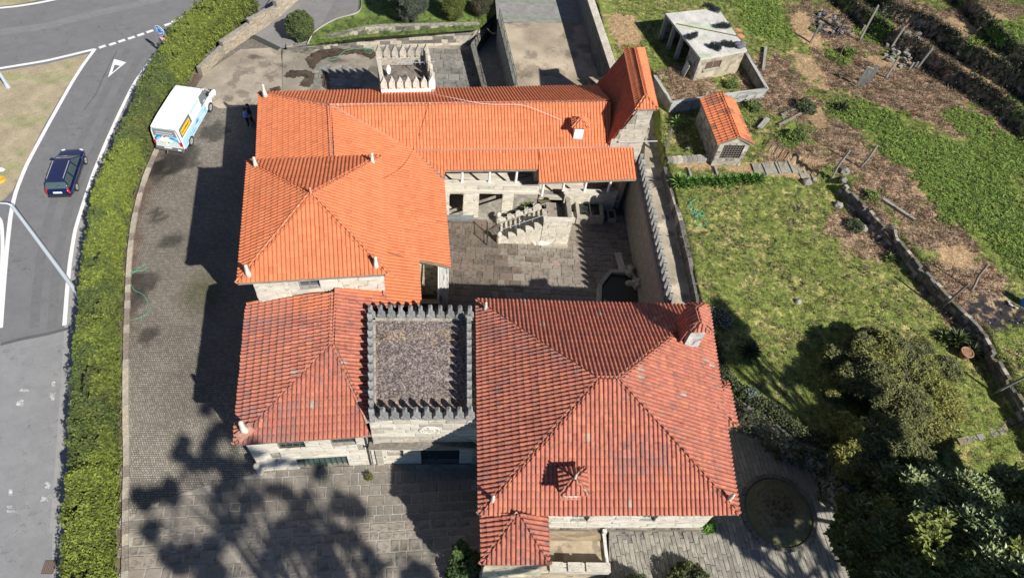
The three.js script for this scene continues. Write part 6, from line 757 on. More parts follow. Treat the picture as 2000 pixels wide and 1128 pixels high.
// cables over the wing roof
{ const sN = wgS.sN, on = (px, py, u = .1) => hitPlane(px, py, wgS.sU, sN).addScaledVector(sN, u); const a = at(828, 180, 6.9), t = thing('white_cable', 'thin white cable strung from the turret to the wing chimney', 'cable', a); part(t, 'line', tube([a, at(880, 190, 7.75), at(950, 203, 7.6), on(1020, 209, .5), on(1060, 222, .35), on(1095, 236, .3)], .009, 40), WHITEP); const P = [on(836, 180, .2), on(836, 205, .1), on(826, 240, .1), on(808, 290, .12), onE(798, 310).add(V(0, .1, 0)), onE(780, 332).add(V(0, .1, 0)), onE(748, 351).add(V(0, .1, 0))]; const k = thing('black_cable', 'thin black cable trailing down the orange roof into the valley', 'cable', P[3]); part(k, 'line', tube(P, .013, 40), mat(.12, .05, .03)); }
// ---------------------------------------------------------------- COURTYARD FURNITURE
{ // outside stair
  const A = at(984, 476, 0), zS = A.z, x0 = A.x - .2, x1 = at(1064, 450, 1).x + .1, x2 = at(1106, 474, 0).x, zN = zS - 2.0, Ht = 1.88, n = 10, t = thing('stone_stair', 'outside stone stair with stepped parapets and pipe handrails', 'stairs', V((x0 + x2) / 2, 0, zS - .8));
  for (let i = 0; i < n; i++) part(t, 'step', box(x0 + (x1 - x0) * i / n, x1 + .05, Ht * i / n, Ht * (i + 1) / n, zN + .3, zS - .3), pick([GRANW[2], GRAN[1], GRAN[0]]));
  const l = ashlar(t, V(x1 - .4, 0, zS + .02), V(x2, 0, zS + .02), 0, 2.6, { mats: GRANW, course: .4, len: [.5, .9], seed: 111, th: .28 }); ashlar(t, V(x2 + .02, 0, zS), V(x2 + .02, 0, zN - .2), 0, 2.6, { mats: GRAN, course: .4, len: [.5, .9], seed: 112, th: .28 }); part(t, 'landing', box(x1, x2 - .2, 0, Ht, zN - .3, zS - .2), mat(.36, .3, .24, { map: bM })); part(t, 'coping', bar(V(x1 - .4, 2.63, zS - .1), V(x2 + .05, 2.63, zS - .1), .34, .07), GRANW[1]);
  for (const [z, s] of [[zS - .14, 1], [zN + .14, 2]]) for (let i = 0; i < 5; i++) { const xa = lerp(x0 - .1, x1 - .35, i / 5), xb = lerp(x0 - .1, x1 - .35, (i + 1) / 5), y = .5 + i * .36; part(t, 'parapet_block', box(xa, xb, 0, y, z - .15, z + .15), GRANW[(i + s) % 4]); part(t, 'parapet_cap', box(xa - .03, xb - .08, y, y + .07, z - .18, z + .18), GRANW[(i + s + 1) % 4]); }
  for (const z of [zS - .5, zN + .5]) { const a = V(x0 - .1, .9, z), b = V(x1, 2.75, z); part(t, 'handrail', rod(a, b, .024), GALV); for (let i = 0; i < 4; i++) { const q = a.clone().lerp(b, i / 3); part(t, 'rail_post', rod(q.clone().setY(q.y - .85), q, .016), GALV); } }
  part(t, 'plinth_step', box(x1 - .3, x2 + .05, 0, .22, zS + .03, zS + .32), GRAN[2]); for (const z of [zS - .1, zN + .1]) part(t, 'newel', (() => { const g = new THREE.LatheGeometry([[0, 0], [.17, 0], [.17, .6], [.12, .7], [.19, .85], [.19, 1.0], [.1, 1.12], [0, 1.15]].map(p => new THREE.Vector2(...p)), 10); g.translate(x0 - .18, 0, z); return g; })(), GRANW[0]);
  const f = thing('iron_gate', 'small dark iron gate standing at the foot of the stone stair', 'gate', V(x0 - 1.1, 0, zS - .3)), gx = x0 - 1.0; for (const s of [0, 1]) part(f, 'upright', rod(V(gx, 0, zS + .2 - s * 1.1), V(gx, 1.25, zS + .2 - s * 1.1), .04), DARKMETAL); for (const y of [.3, 1.15]) part(f, 'cross_bar', rod(V(gx, y, zS + .2), V(gx, y, zS - .9), .025), DARKMETAL); for (let i = 1; i < 6; i++) part(f, 'bar', rod(V(gx, .3, zS + .2 - i * .183), V(gx, 1.15, zS + .2 - i * .183), .013), DARKMETAL);
  const b = thing('stone_ornament', 'rough carved stones at the foot of the stair wall', 'stone', at(1052, 474, 0)); const bp = b.position; for (const [dx, s] of [[-.25, .3], [.1, .42], [.45, .35]]) { const g = new THREE.IcosahedronGeometry(s, 1); g.scale(1, .7, .7); g.translate(bp.x + dx, bp.y + s * .5, bp.z + .12); part(b, 'stone', g, GRANW[1]); }
  // potted spiky plant behind the stair
  const pp = at(1026, 402, 0), pl = thing('cordyline', 'spiky green cordyline in a pot behind the stair', 'plant', V(pp.x, 0, zN - .35)), q = pl.position; part(pl, 'pot', (() => { const g = new THREE.CylinderGeometry(.24, .17, .4, 14); g.translate(q.x, .2, q.z); return g; })(), mat(.35, .14, .08)); part(pl, 'trunk', rod(q.clone().setY(.3), q.clone().setY(1.35), .05, .04), BARK); spikes(pl, q.clone().setY(1.35), 46, .75, [.14, .2, .06], 7);
}
function spikes(t, c, n, len, col, seed, name = 'leaf', w = .035, up = .15) { const r = RNG(seed); for (let i = 0; i < n; i++) { const a = i * 2.399, e = up + (i / n) * 1.25, L = len * rr(.8, 1.1, r), d = V(Math.cos(a) * Math.cos(e), Math.sin(e), Math.sin(a) * Math.cos(e)), s = V(-d.z, 0, d.x).normalize().multiplyScalar(w), m = c.clone().addScaledVector(d, L * .55).add(V(0, .03, 0)), tp = c.clone().addScaledVector(d, L).add(V(0, -L * .18 * Math.cos(e), 0)); const g = mesh3([c, m.clone().add(s), tp, m.clone().sub(s)].flatMap(p => [p.x, p.y, p.z]), [0, 1, 2, 0, 2, 3]); part(t, name, g, leafMats(col)[i % 3]); } }
function leafMats(c) { const k = c.join(); return (leafMats.m ??= {})[k] ??= [.8, 1, 1.25].map(f => mat(c[0] * f, c[1] * f, c[2] * f, { side: THREE.DoubleSide, roughness: .6 })); }
{ const c = at(1149, 412, .4), t = thing('water_tank', 'square old stone water tank full of dark water', 'tank', c.clone().setY(0)); const w = .98, h = .85, st = [GRAN[2], GRAN[4], GRAN[0], GRAN[3]]; for (let i = 0; i < 4; i++) { const s = [[-w, w, w - .22, w], [-w, w, -w, -w + .22], [-w, -w + .22, -w + .22, w - .22], [w - .22, w, -w + .22, w - .22]][i]; part(t, 'side_slab', box(c.x + s[0], c.x + s[1], 0, h + .01 * i, c.z + s[2], c.z + s[3]), st[i]); } part(t, 'water', box(c.x - w + .2, c.x + w - .2, .1, h - .14, c.z - w + .2, c.z + w - .2), mat(.02, .03, .025, { roughness: .05 })); part(t, 'iron_bar', rod(V(c.x, h + .03, c.z - w), V(c.x + .05, h + .03, c.z + w), .03), METAL); part(t, 'spout_stone', box(c.x - w - .28, c.x - w, 0, .6, c.z + .3, c.z + .9), GRANW[0]); }
{ const P = pts([[1170, 598], [1172, 556], [1192, 530], [1232, 532], [1250, 560], [1254, 606]], .55), t = thing('octagonal_basin', 'angular stone basin with dark water in the shaded courtyard corner', 'basin', P[2].clone().setY(0)); for (let i = 0; i < 5; i++) part(t, 'rim_stone', bar(P[i].clone().setY(.32), P[i + 1].clone().setY(.32), .26, .62 + .01 * i), pick([GRAN[2], GRAN[0]])); part(t, 'water', sheet(P.map(p => p.clone().setY(.38))), mat(.012, .018, .013, { roughness: .4 })); }
{ const p = at(1211, 512, .45), t = thing('stone_bench', 'long pale stone bench slab beside the basin', 'bench', p.clone().setY(0)); part(t, 'seat', bar(p.clone().add(V(-.05, 0, -.8)), p.clone().add(V(.1, 0, .75)), .42, .14), GRANW[2]); for (const s of [-.55, .5]) part(t, 'leg', box(p.x - .16, p.x + .18, 0, .4, p.z + s - .12, p.z + s + .12), GRAN[2]); }
{ const p = at(1236, 545, .3), t = thing('carved_stones', 'heap of broken carved stones against the courtyard wall', 'stones', p.clone().setY(0)); const r = RNG(31); for (let i = 0; i < 9; i++) { const g = new THREE.IcosahedronGeometry(rr(.16, .34, r), 1); g.scale(1, rr(.6, 1.5, r), rr(.6, 1, r)); g.rotateY(r() * 6); g.translate(p.x + rr(-.45, .3, r), rr(.1, .8, r), p.z + rr(-1, 1, r)); part(t, 'stone', g, pick(GRAN, r)); } }
{ const p = at(1192, 427, 0), t = thing('stone_trough', 'small stone trough in the shade below the crenellated wall', 'trough', p); part(t, 'trough_body', join([box(p.x - .3, p.x + .3, 0, .2, p.z - .45, p.z + .45), box(p.x - .3, p.x - .2, .2, .5, p.z - .45, p.z + .45), box(p.x + .2, p.x + .3, .2, .5, p.z - .45, p.z + .45), box(p.x - .2, p.x + .2, .2, .5, p.z - .45, p.z - .36), box(p.x - .2, p.x + .2, .2, .5, p.z + .36, p.z + .45)]), GRAN[2]); part(t, 'water', box(p.x - .2, p.x + .2, .2, .42, p.z - .36, p.z + .36), mat(.03, .04, .035, { roughness: .1 })); }
// round bed on the lower drive
{ const c = at(1520, 1000, 2.1), t = thing('round_bed', 'round stone-edged bed of dark turf on the shaded lower drive', 'garden bed', c.clone().setY(2)), R = 1.95; part(t, 'soil', (() => { const g = new THREE.SphereGeometry(R, 28, 8, 0, 6.2832, 0, Math.PI / 2); g.scale(1, .16, 1); g.translate(c.x, 2.02, c.z); return g; })(), mat(.2, .175, .11, { map: rep(concT0, .6) })); for (let i = 0; i < 26; i++) { const a = i / 26 * 6.2832, b = a + .225; part(t, 'edge_stone', bar(V(c.x + Math.cos(a) * R, 2.1, c.z + Math.sin(a) * R), V(c.x + Math.cos(b) * R, 2.1, c.z + Math.sin(b) * R), .2, .26), pick(GRAND)); } const r = RNG(55), L = []; for (let i = 0; i < 900; i++) { const a = r() * 6.283, q = Math.sqrt(r()) * (R - .2); L.push([V(c.x + Math.cos(a) * q, 2.04 + .3 * (1 - (q / R) ** 2), c.z + Math.sin(a) * q), rr(.4, .8, r), mulc([.14, .15, .06], rr(.6, 1.3, r))]); } scatter(t, 'turf', cluster(8, .1, .16, 61, 1, .16), L, LEAF, 'stuff'); }
{ const p = at(1476, 1084, 2.03), t = thing('manhole_cover', 'square grey manhole cover in the ribbed paving near the round bed', 'manhole cover', p); part(t, 'frame', box(p.x - .32, p.x + .32, 2.0, 2.045, p.z - .34, p.z + .34), GRAN[2]); part(t, 'lid', box(p.x - .26, p.x + .26, 2.0, 2.055, p.z - .28, p.z + .28), mat(.16, .17, .17)); }
{ const p = at(258, 738 + 253, .05); const q = at(459, 990, .052), t = thing('manhole_cover', 'small square cover among the forecourt slabs', 'manhole cover', q); part(t, 'frame', box(q.x - .26, q.x + .26, .03, .07, q.z - .24, q.z + .24), GRAN[2]); part(t, 'lid', box(q.x - .2, q.x + .2, .05, .078, q.z - .18, q.z + .18), GRAND[0]); }

// ---------------------------------------------------------------- GARDEN BUILDINGS
{ // flat-roofed concrete shed
  const g = 4.6, y = 6.9, NW = at(1300, 26, y), NE = at(1403, 15, y), SE = at(1460, 98, y), SW = at(1369, 114, y), cen = NW.clone().add(SE).multiplyScalar(.5), t = thing('concrete_shed', 'flat-roofed grey concrete shed with open bays and a brown shuttered window', 'shed', cen.clone().setY(g));
  part(t, 'roof_slab', prism(orient([NW, NE, SE, SW]), y - .18), mat(.66, .635, .58, { map: rep(concT0, .25), roughness: .95 })); const ins = [NW, NE, SE, SW].map(p => p.clone().lerp(cen, .035).setY(g));
  const a = ins[3], b = ins[2], op = openAt(a, b, [1375, 137], [1411, 117]); op.v0 = Math.max(op.v0, g + .7); op.v1 = Math.min(op.v1, y - .3);
  const inf = ashlar(t, a, b, g - .3, y - .18, { open: [op], plain: true, back: mat(.62, .57, .46, { map: rep(concT, .3) }), th: .2 });
  const w = part(t, 'window', bar(a.clone().addScaledVector(inf.U, op.u0).addScaledVector(inf.Nn, -.12).setY((op.v0 + op.v1) / 2), a.clone().addScaledVector(inf.U, op.u1).addScaledVector(inf.Nn, -.12).setY((op.v0 + op.v1) / 2), .04, op.v1 - op.v0), mat(.08, .05, .035)); for (const k of [0, .5, 1]) { const p = a.clone().addScaledVector(inf.U, lerp(op.u0, op.u1, k)).addScaledVector(inf.Nn, -.08); part(w, 'frame', rod(p.clone().setY(op.v0), p.clone().setY(op.v1), .03), CONC); } for (let i = 1; i < 10; i++) { const v = lerp(op.v0, op.v1, i / 10); part(w, 'slat', bar(a.clone().addScaledVector(inf.U, op.u0 + .03).addScaledVector(inf.Nn, -.085).setY(v), a.clone().addScaledVector(inf.U, op.u1 - .03).addScaledVector(inf.Nn, -.085).setY(v), .02, .04), mat(.11, .07, .05)); }
  part(t, 'window_sill', bar(a.clone().addScaledVector(inf.U, op.u0 - .1).addScaledVector(inf.Nn, .05).setY(op.v0 - .05), a.clone().addScaledVector(inf.U, op.u1 + .1).addScaledVector(inf.Nn, .05).setY(op.v0 - .05), .18, .08), CONC);
  part(t, 'wall', slab(ins[2], ins[1], g - .3, y - .18, .2), CONC); part(t, 'wall', slab(ins[1], ins[0], g - .3, y - .18, .2), CONC); part(t, 'wall', slab(ins[0].clone().lerp(ins[3], .72), ins[3], g - .3, y - .18, .2), CONC); for (const k of [.02, .26, .5]) { const p = ins[0].clone().lerp(ins[3], k); part(t, 'pillar', box(p.x - .14, p.x + .14, g - .3, y - .18, p.z - .14, p.z + .14), CONC); } part(t, 'floor', prism(orient(ins.map(p => p.clone().setY(g + .05))), g - .3), CONC);
  const pm = ins[0].clone().lerp(ins[3], .86).addScaledVector(V(-1, 0, 0), .35); const wp = thing('pale_board', 'pale board leaning against the shaded side of the shed', 'board', pm.clone().setY(g)); part(wp, 'face', bar(pm.clone().add(V(-.1, .02, 0)), pm.clone().add(V(.12, 1.2, 0)), .75, .05, V(1, 0, 0)), mat(.6, .58, .52)); part(wp, 'edge', bar(pm.clone().add(V(-.1, .03, .38)), pm.clone().add(V(.12, 1.2, .38)), .04, .06, V(1, 0, 0)), CONC);
  // odds and ends on the roof
  const r = RNG(71); [[1388, 18, 1.3, .6, 'dark cut conifer branch at the back of the shed roof'], [1412, 54, .9, -.05, 'dark cut conifer branch near the right edge of the shed roof'], [1352, 74, .7, -.5, 'forked dark cut branch near the left edge of the shed roof'], [1395, 94, .8, .6, 'slim dark cut branch near the front of the shed roof'], [1420, 90, 1.0, .2, 'bushy dark cut branch near the front corner of the shed roof']].forEach(([px, py, L, an, label], i) => { const p = at(px, py, y + .06), b = thing('cut_branch', label, 'branch', p, 'cut branches on the shed roof'); const d = V(Math.cos(an), 0, Math.sin(an)); part(b, 'stem', rod(p.clone().addScaledVector(d, -L * .6), p.clone().addScaledVector(d, L * .6).add(V(0, .25, 0)), .03, .015), BARK); const l = []; for (let k = 0; k < 150; k++) { const q = rr(-.5, .55, r); l.push([p.clone().addScaledVector(d, q * L).add(V(rr(-.13, .13, r), rr(.02, .32, r), rr(-.13, .13, r))), rr(.6, 1, r), mulc([.02, .04, .035], rr(.7, 1.4, r))]); } scatter(b, 'needles', LCN, l, LEAF, 'stuff'); });
  { const p0 = at(1322, 46, y + .05), p1 = at(1446, 71, y + .05), k = thing('long_pole', 'long thin pole lying diagonally across the shed roof', 'pole', p0.clone().lerp(p1, .5)); part(k, 'shaft', rod(p0, p1, .03), WOOD); part(k, 'tip', rod(p1, p1.clone().lerp(p0, -.03), .02, .01), METAL); }
  { const p = at(1446, 66, y + .0), k = thing('spare_roof_tiles', 'few loose orange tiles on the edge of the shed roof', 'roof tiles', p); for (const [px, py] of [[1442, 63], [1449, 74], [1446, 75]]) { const q = at(px, py, y + .03); piece(k, 'tile', tileGeo(.35, .45, .07, .03), NEWCAP[0], q, qY(.5), V(1, 1, 1)); } const d = at(1440, 88, y + .04), n = thing('grey_sacks', 'heap of dark grey sacks at the front corner of the shed roof', 'sacks', d); for (const [dx, dz, s] of [[0, 0, .3], [.35, .1, .28], [.1, .3, .25], [.5, -.25, .22]]) { const s2 = new THREE.SphereGeometry(s, 8, 6); s2.scale(1.2, .6, .9); s2.translate(d.x + dx, d.y + s * .4, d.z + dz); part(n, 'sack', s2, mat(.09 + dx * .1, .09 + dx * .1, .12)); } }
  // walled enclosure round it
  const wy = 5.7, w0 = at(1279, 148, wy), w1 = at(1312, 200, wy), w2 = at(1499, 174, wy), w3 = at(1458, 104, wy), wl = thing('enclosure_wall', 'low rendered block wall round the small yard beside the shed', 'wall', w1.clone().lerp(w2, .5).setY(g)), RW_ = mat(.4, .4, .36, { map: rep(concT, .3) });
  ashlar(wl, w1.clone().setY(0), w2.clone().setY(0), 4.2, wy, { mats: [mat(.42, .42, .39, { map: bM }), mat(.37, .375, .35, { map: bM })], course: .3, len: [.55, .8], seed: 121, th: .18, back: RW_ }); part(wl, 'wall', slab(w2.clone().setY(0), w3.clone().setY(0), 4.2, wy, .16), RW_); part(wl, 'wall', slab(w0.clone().setY(0), w1.clone().setY(0), 3.5, wy, .16), RW_);
  for (const [p, q] of [[w0, w1], [w1, w2], [w2, w3]]) part(wl, 'coping', bar(p.clone().setY(wy + .03), q.clone().setY(wy + .03), .24, .07), mat(.5, .5, .46, { map: bM }));
}
{ // little tiled hut
  const g = 4.65, e = 6.75, k = 7.35, SW = at(1402, 282, e), NW = at(1367, 193, e), SE = at(1473, 283, e), rN = at(1408, 181, k), rS = at(1443, 268, k), NE = NW.clone().add(SE).sub(SW), t = thing('tiled_hut', 'little garden hut with orange gable roof and lattice brick front', 'hut', SW.clone().lerp(NE, .5).setY(g));
  const roof = deck(t, [[NW, SW, rS, rN], [SE, NE, rN, rS]], .1, SOFFIT); const o = { ...newO, color: (r, u, v, p) => fbm(p.x * 1.5, p.z * 1.5, 3) > .58 ? { c: [.34, .13, .07], i: 0 } : newTint(r, u, v, p), w: .25, hump: .06 };
  slope(roof, [NW, SW, rS, rN], { ...o, seed: 131 }); slope(roof, [SE, NE, rN, rS], { ...o, seed: 132 }); caps(roof, rS, rN, NEWCAP, { seed: 133, r: .11 });
  const a = SW.clone().add(V(.22, 0, -.12)).setY(0), b = SE.clone().add(V(-.22, 0, -.12)).setY(0), L = a.distanceTo(b), top = u => Math.min(e - .05 + (k - e) * (1 - Math.abs(u / L - .5) * 2) - .05, 9), op = { u0: .35, u1: L - .3, v0: g + .75, v1: e - .15 }, HW = mat(.55, .5, .4, { map: bM });
  const inf = ashlar(t, a, b, g - .2, e, { plain: true, back: HW, open: [op], topFn: top, th: .15 }); const q = new THREE.Quaternion().setFromRotationMatrix(new THREE.Matrix4().makeBasis(inf.U, V(0, 1, 0), inf.Nn)), lb = new THREE.BoxGeometry(.2, .03, .14), lv = new THREE.BoxGeometry(.03, .17, .14), LM = mat(.2, .18, .155, { map: gM });
  for (let v = op.v0; v < op.v1; v += .19) for (let u = op.u0; u < op.u1 - .1; u += .2) { piece(t, 'lattice_block', lb, LM, a.clone().addScaledVector(inf.U, u + .1).addScaledVector(inf.Nn, -.08).setY(v + .015), q); piece(t, 'lattice_block', lv, LM, a.clone().addScaledVector(inf.U, u + .1).addScaledVector(inf.Nn, -.08).setY(v + .11), q); }
  const na = NW.clone().add(V(.22, 0, .15)).setY(0), nb = NE.clone().add(V(-.22, 0, .15)).setY(0); for (const [p, s] of [[na, a], [b, nb], [nb, na]]) part(t, 'wall', slab(p, s, g - .2, e - .06, .15), HW); part(t, 'floor', prism(orient([a, b, nb, na].map(p => p.clone().setY(g + .08))), g - .2), CONC);
  const dp = a.clone().addScaledVector(inf.U, .75).addScaledVector(inf.Nn, -.05); part(t, 'door_panel', box(dp.x, dp.x + .5, g, g + .85, dp.z - .02, dp.z + .02), mat(.12, .11, .1));
}
// ---------------------------------------------------------------- POSTS, BEAMS, STONES
const POST = [[.42, .4, .36], [.5, .48, .43], [.36, .33, .29]].map(c => stoneTint(...c)), OLDW = [[.3, .25, .2], [.36, .31, .26], [.22, .14, .1]].map(c => mat(...c, { map: gM }));
const postList = [[1629, 342, 1660, 294, 'bent weathered fence post by the stone steps, left of a pair', 1], [1681, 326, 1714, 284, 'bent weathered fence post by the stone steps, right of a pair', 1], [1583, 83, 1605, 44, 'pale stone post left of the ash heap', 0], [1631, 73, 1654, 32, 'rusty brown post beside the ash heap', 2], [1693, 55, 1716, 11, 'tall pale stone post near the top of the upper field', 0], [1684, 62, 1690, 50, 'short post stub beside the tall post near the top', 0], [1629, 120, 1649, 87, 'thin grey post among green weeds below the ash heap', 2], [1740, 94, 1767, 53, 'pale stone post in front of the rubble heap', 0], [1731, 152, 1756, 112, 'pale stone post left of a row of short stubs', 0], [1776, 136, 1785, 123, 'short stone stub, left of two beside a tall post', 0], [1785, 135, 1794, 121, 'short stone stub, right of two beside a tall post', 0], [1791, 134, 1822, 94, 'tall pale stone post right of two short stubs', 0], [1902, 67, 1916, 53, 'short grey post on the bare orange bank', 2], [1839, 605, 1893, 553, 'long curved bare post leaning over the garden wall', 1], [1899, 568, 1931, 515, 'straight bare post standing above the garden wall', 1], [1302, 292, 1312, 254, 'pale stone post beside the raised walk near the annex', 0], [1966, 752, 2004, 735, 'thin bare post at the right edge above the garden wall', 1]];
for (const [bx, by, tx, ty, label, kind] of postList) { const b = onT(bx, by), lo = b.clone(), dn = ray(tx, ty); let h = 1; { const c = camera.position, k = ((b.x - c.x) * dn.x + (b.z - c.z) * dn.z) / (dn.x * dn.x + dn.z * dn.z); h = clamp(c.y + dn.y * k - b.y, .3, 3.6); var tip = c.clone().addScaledVector(dn, k); } tip.y = b.y + h; const t = thing('fence_post', label, 'post', lo, 'posts standing in the field'); const m = pick(kind === 0 ? POST : kind === 1 ? [OLDW[1], POST[1]] : [OLDW[2], OLDW[0]]);
  if (kind === 0) { part(t, 'shaft', bar(lo.clone().add(V(0, -.2, 0)), tip, .17, .14, V(1, 0, .3)), m); part(t, 'top', bar(tip, tip.clone().add(V(0, .04, 0)), .12, .1, V(1, 0, .3)), m); } else { const mid = lo.clone().lerp(tip, .5).add(V(rr(-.12, .12), 0, rr(-.12, .12))); part(t, 'shaft', tube([lo.clone().add(V(0, -.2, 0)), lo.clone().lerp(mid, .5), mid, tip], kind === 1 ? .075 : .06, 12), m); part(t, 'top', rod(tip, tip.clone().add(V(0, .02, 0)), .07, .05), m); } }
const lie = (name, cat, label, x0, y0, x1, y1, w, h, m, up = .1, grp) => { const a = onT(x0, y0, up), b = onT(x1, y1, up), t = thing(name, label, cat, a.clone().lerp(b, .5).setY(a.y - up), grp); part(t, 'shaft', bar(a, b, w, h), m); part(t, 'end', bar(b, b.clone().lerp(a, -.015), w * .9, h * .9), m); };
lie('stone_beam', 'beam', 'long pale stone beam lying on dry ground above the garden wall', 1722, 391, 1784, 431, .2, .18, POST[1], .12); lie('stone_beam', 'beam', 'shorter stone beam lying along the top of the garden wall', 1745, 451, 1773, 488, .2, .16, POST[0], .14); lie('stone_beam', 'beam', 'stubby stone beam lying crosswise by the garden wall', 1727, 449, 1745, 442, .2, .18, POST[1], .12);
lie('stone_beam', 'beam', 'long beam lying right of the tiled hut, upper of two', 1525, 227, 1574, 206, .18, .16, POST[0], .1); lie('stone_beam', 'beam', 'long beam lying right of the tiled hut, lower of two', 1520, 246, 1571, 220, .16, .14, OLDW[1], .1); lie('stone_slab', 'slab', 'pale slab tilted up beside the tiled hut', 1481, 255, 1498, 236, .35, .1, POST[1], .25); lie('stone_beam', 'beam', 'pale upright beam leaning beside the enclosure wall', 1489, 140, 1494, 96, .22, .16, POST[1], .2); lie('wooden_plank', 'plank', 'thin pale plank on the bare ground near the ash heap', 1656, 70, 1674, 62, .15, .06, OLDW[1], .08); lie('wooden_plank', 'plank', 'pale plank lying at the foot of the slab pair', 1660, 162, 1673, 170, .2, .06, OLDW[1], .08); lie('wooden_plank', 'plank', 'long pale plank lying beside the rubble heap', 1788, 78, 1834, 84, .12, .08, OLDW[1], .1);
for (const [bx, by, tx, ty, label] of [[1678, 170, 1707, 127, 'broad grey slab standing in the field, left of a pair'], [1694, 165, 1720, 123, 'narrow grey slab standing in the field, right of a pair']]) { const b = onT(bx, by), t = thing('standing_slab', label, 'slab', b, 'pair of slabs standing in the field'), w = label[0] === 'b' ? .55 : .25; part(t, 'face', bar(b.clone().add(V(0, -.2, 0)), b.clone().add(V(.05, 1.75, -.05)), w, .13, V(-.6, 0, 1)), POST[0]); part(t, 'top', bar(b.clone().add(V(.05, 1.75, -.05)), b.clone().add(V(.05, 1.79, -.05)), w * .92, .11, V(-.6, 0, 1)), POST[1]); }
function rock(name, label, cat, p, s, seed, sc = [1, .75, .85], group) { const r = RNG(seed), t = thing(name, label, cat, p, group), g = new THREE.IcosahedronGeometry(s, 1), P = g.attributes.position, mp = {}; for (let i = 0; i < P.count; i++) { const k = [P.getX(i), P.getY(i), P.getZ(i)].map(v => v.toFixed(3)).join(); const f = mp[k] ??= rr(.75, 1.15, r); P.setXYZ(i, P.getX(i) * f * sc[0], P.getY(i) * f * sc[1], P.getZ(i) * f * sc[2]); } g.computeVertexNormals(); g.translate(p.x, p.y + s * .35, p.z); part(t, 'stone', g, pick(POST, r)); return t; }
[[1574, 358, .36, 'pale angular boulder below the stone steps'], [1650, 382, .34, 'pointed pale boulder at the top corner of the grass'], [1649, 336, .38, 'rounded boulder beside the left bent post'], [1648, 352, .3, 'smaller boulder just below the rounded one'], [1701, 428, .34, 'flat stone at the head of the garden wall'], [1820, 548, .26, 'pale stone on the garden wall near its middle'], [1590, 352, .2, 'small stone beside the lowest step'], [1558, 590, .22, 'lone brownish stone lying in the middle of the grass']].forEach(([x, y, s, l], i) => rock('boulder', l, 'boulder', onT(x, y), s, 700 + i));
{ const c = onT(1785, 62), t = thing('rubble_heap', 'heap of pale broken stones on the upper field', 'stone heap', c), r = RNG(81); for (let i = 0; i < 34; i++) { const p = onT(rr(1752, 1822, r), rr(42, 82, r), rr(.05, .3, r)), w = rr(.12, .3, r); const g = new THREE.BoxGeometry(w * rr(1, 2.2, r), w * .7, w); g.rotateY(r() * 3); g.rotateZ(rr(-.4, .4, r)); g.translate(p.x, p.y, p.z); part(t, 'stone', g, pick(POST, r)); } }
{ const c = onT(1620, 48), t = thing('ash_heap', 'burnt black ash heap with charred sticks on the upper field', 'ash heap', c), r = RNG(82); const CH = [mat(.035, .033, .033), mat(.1, .095, .1), mat(.2, .19, .19)]; for (let i = 0; i < 60; i++) { const p = onT(rr(1594, 1650, r), rr(26, 70, r), rr(.04, .22, r)), a = r() * 6.28, l = rr(.1, .4, r); part(t, i % 3 ? 'charred_stick' : 'ash_clod', i % 3 ? rod(p, p.clone().add(V(Math.cos(a) * l, rr(-.05, .15, r), Math.sin(a) * l)), .03, .015, 5) : new THREE.IcosahedronGeometry(rr(.08, .2, r), 0).translate(p.x, p.y, p.z), pick(CH, r)); } }
{ const c = onT(1965, 612), t = thing('burnt_debris', 'blackened debris and pale scraps at the right edge of the field', 'debris', c), r = RNG(83); for (let i = 0; i < 46; i++) { const p = onT(rr(1925, 2010, r), rr(590, 640, r), rr(.03, .15, r)), a = r() * 6.28, l = rr(.08, .3, r); part(t, i % 5 ? 'charred_stick' : 'scrap', i % 5 ? rod(p, p.clone().add(V(Math.cos(a) * l, .08, Math.sin(a) * l)), .025, .012, 5) : new THREE.BoxGeometry(l * .7, .05, l * .6).rotateY(a).translate(p.x, p.y, p.z), i % 5 ? mat(.04, .035, .035) : mat(.45, .42, .4)); } }
{ const p = onT(2001, 594), t = thing('blue_barrel', 'bright blue plastic barrel cut off by the right edge', 'barrel', p); const g = new THREE.LatheGeometry([[0, 0], [.26, 0], [.28, .05], [.28, .28], [.3, .3], [.28, .33], [.28, .6], [.3, .62], [.28, .65], [.26, .88], [0, .88]].map(q => new THREE.Vector2(...q)), 20); g.translate(p.x, p.y, p.z); part(t, 'drum', g, mat(.03, .2, .65, { roughness: .4 })); part(t, 'lid_rim', new THREE.TorusGeometry(.25, .02, 6, 20).rotateX(Math.PI / 2).translate(p.x, p.y + .88, p.z), mat(.03, .17, .55)); }
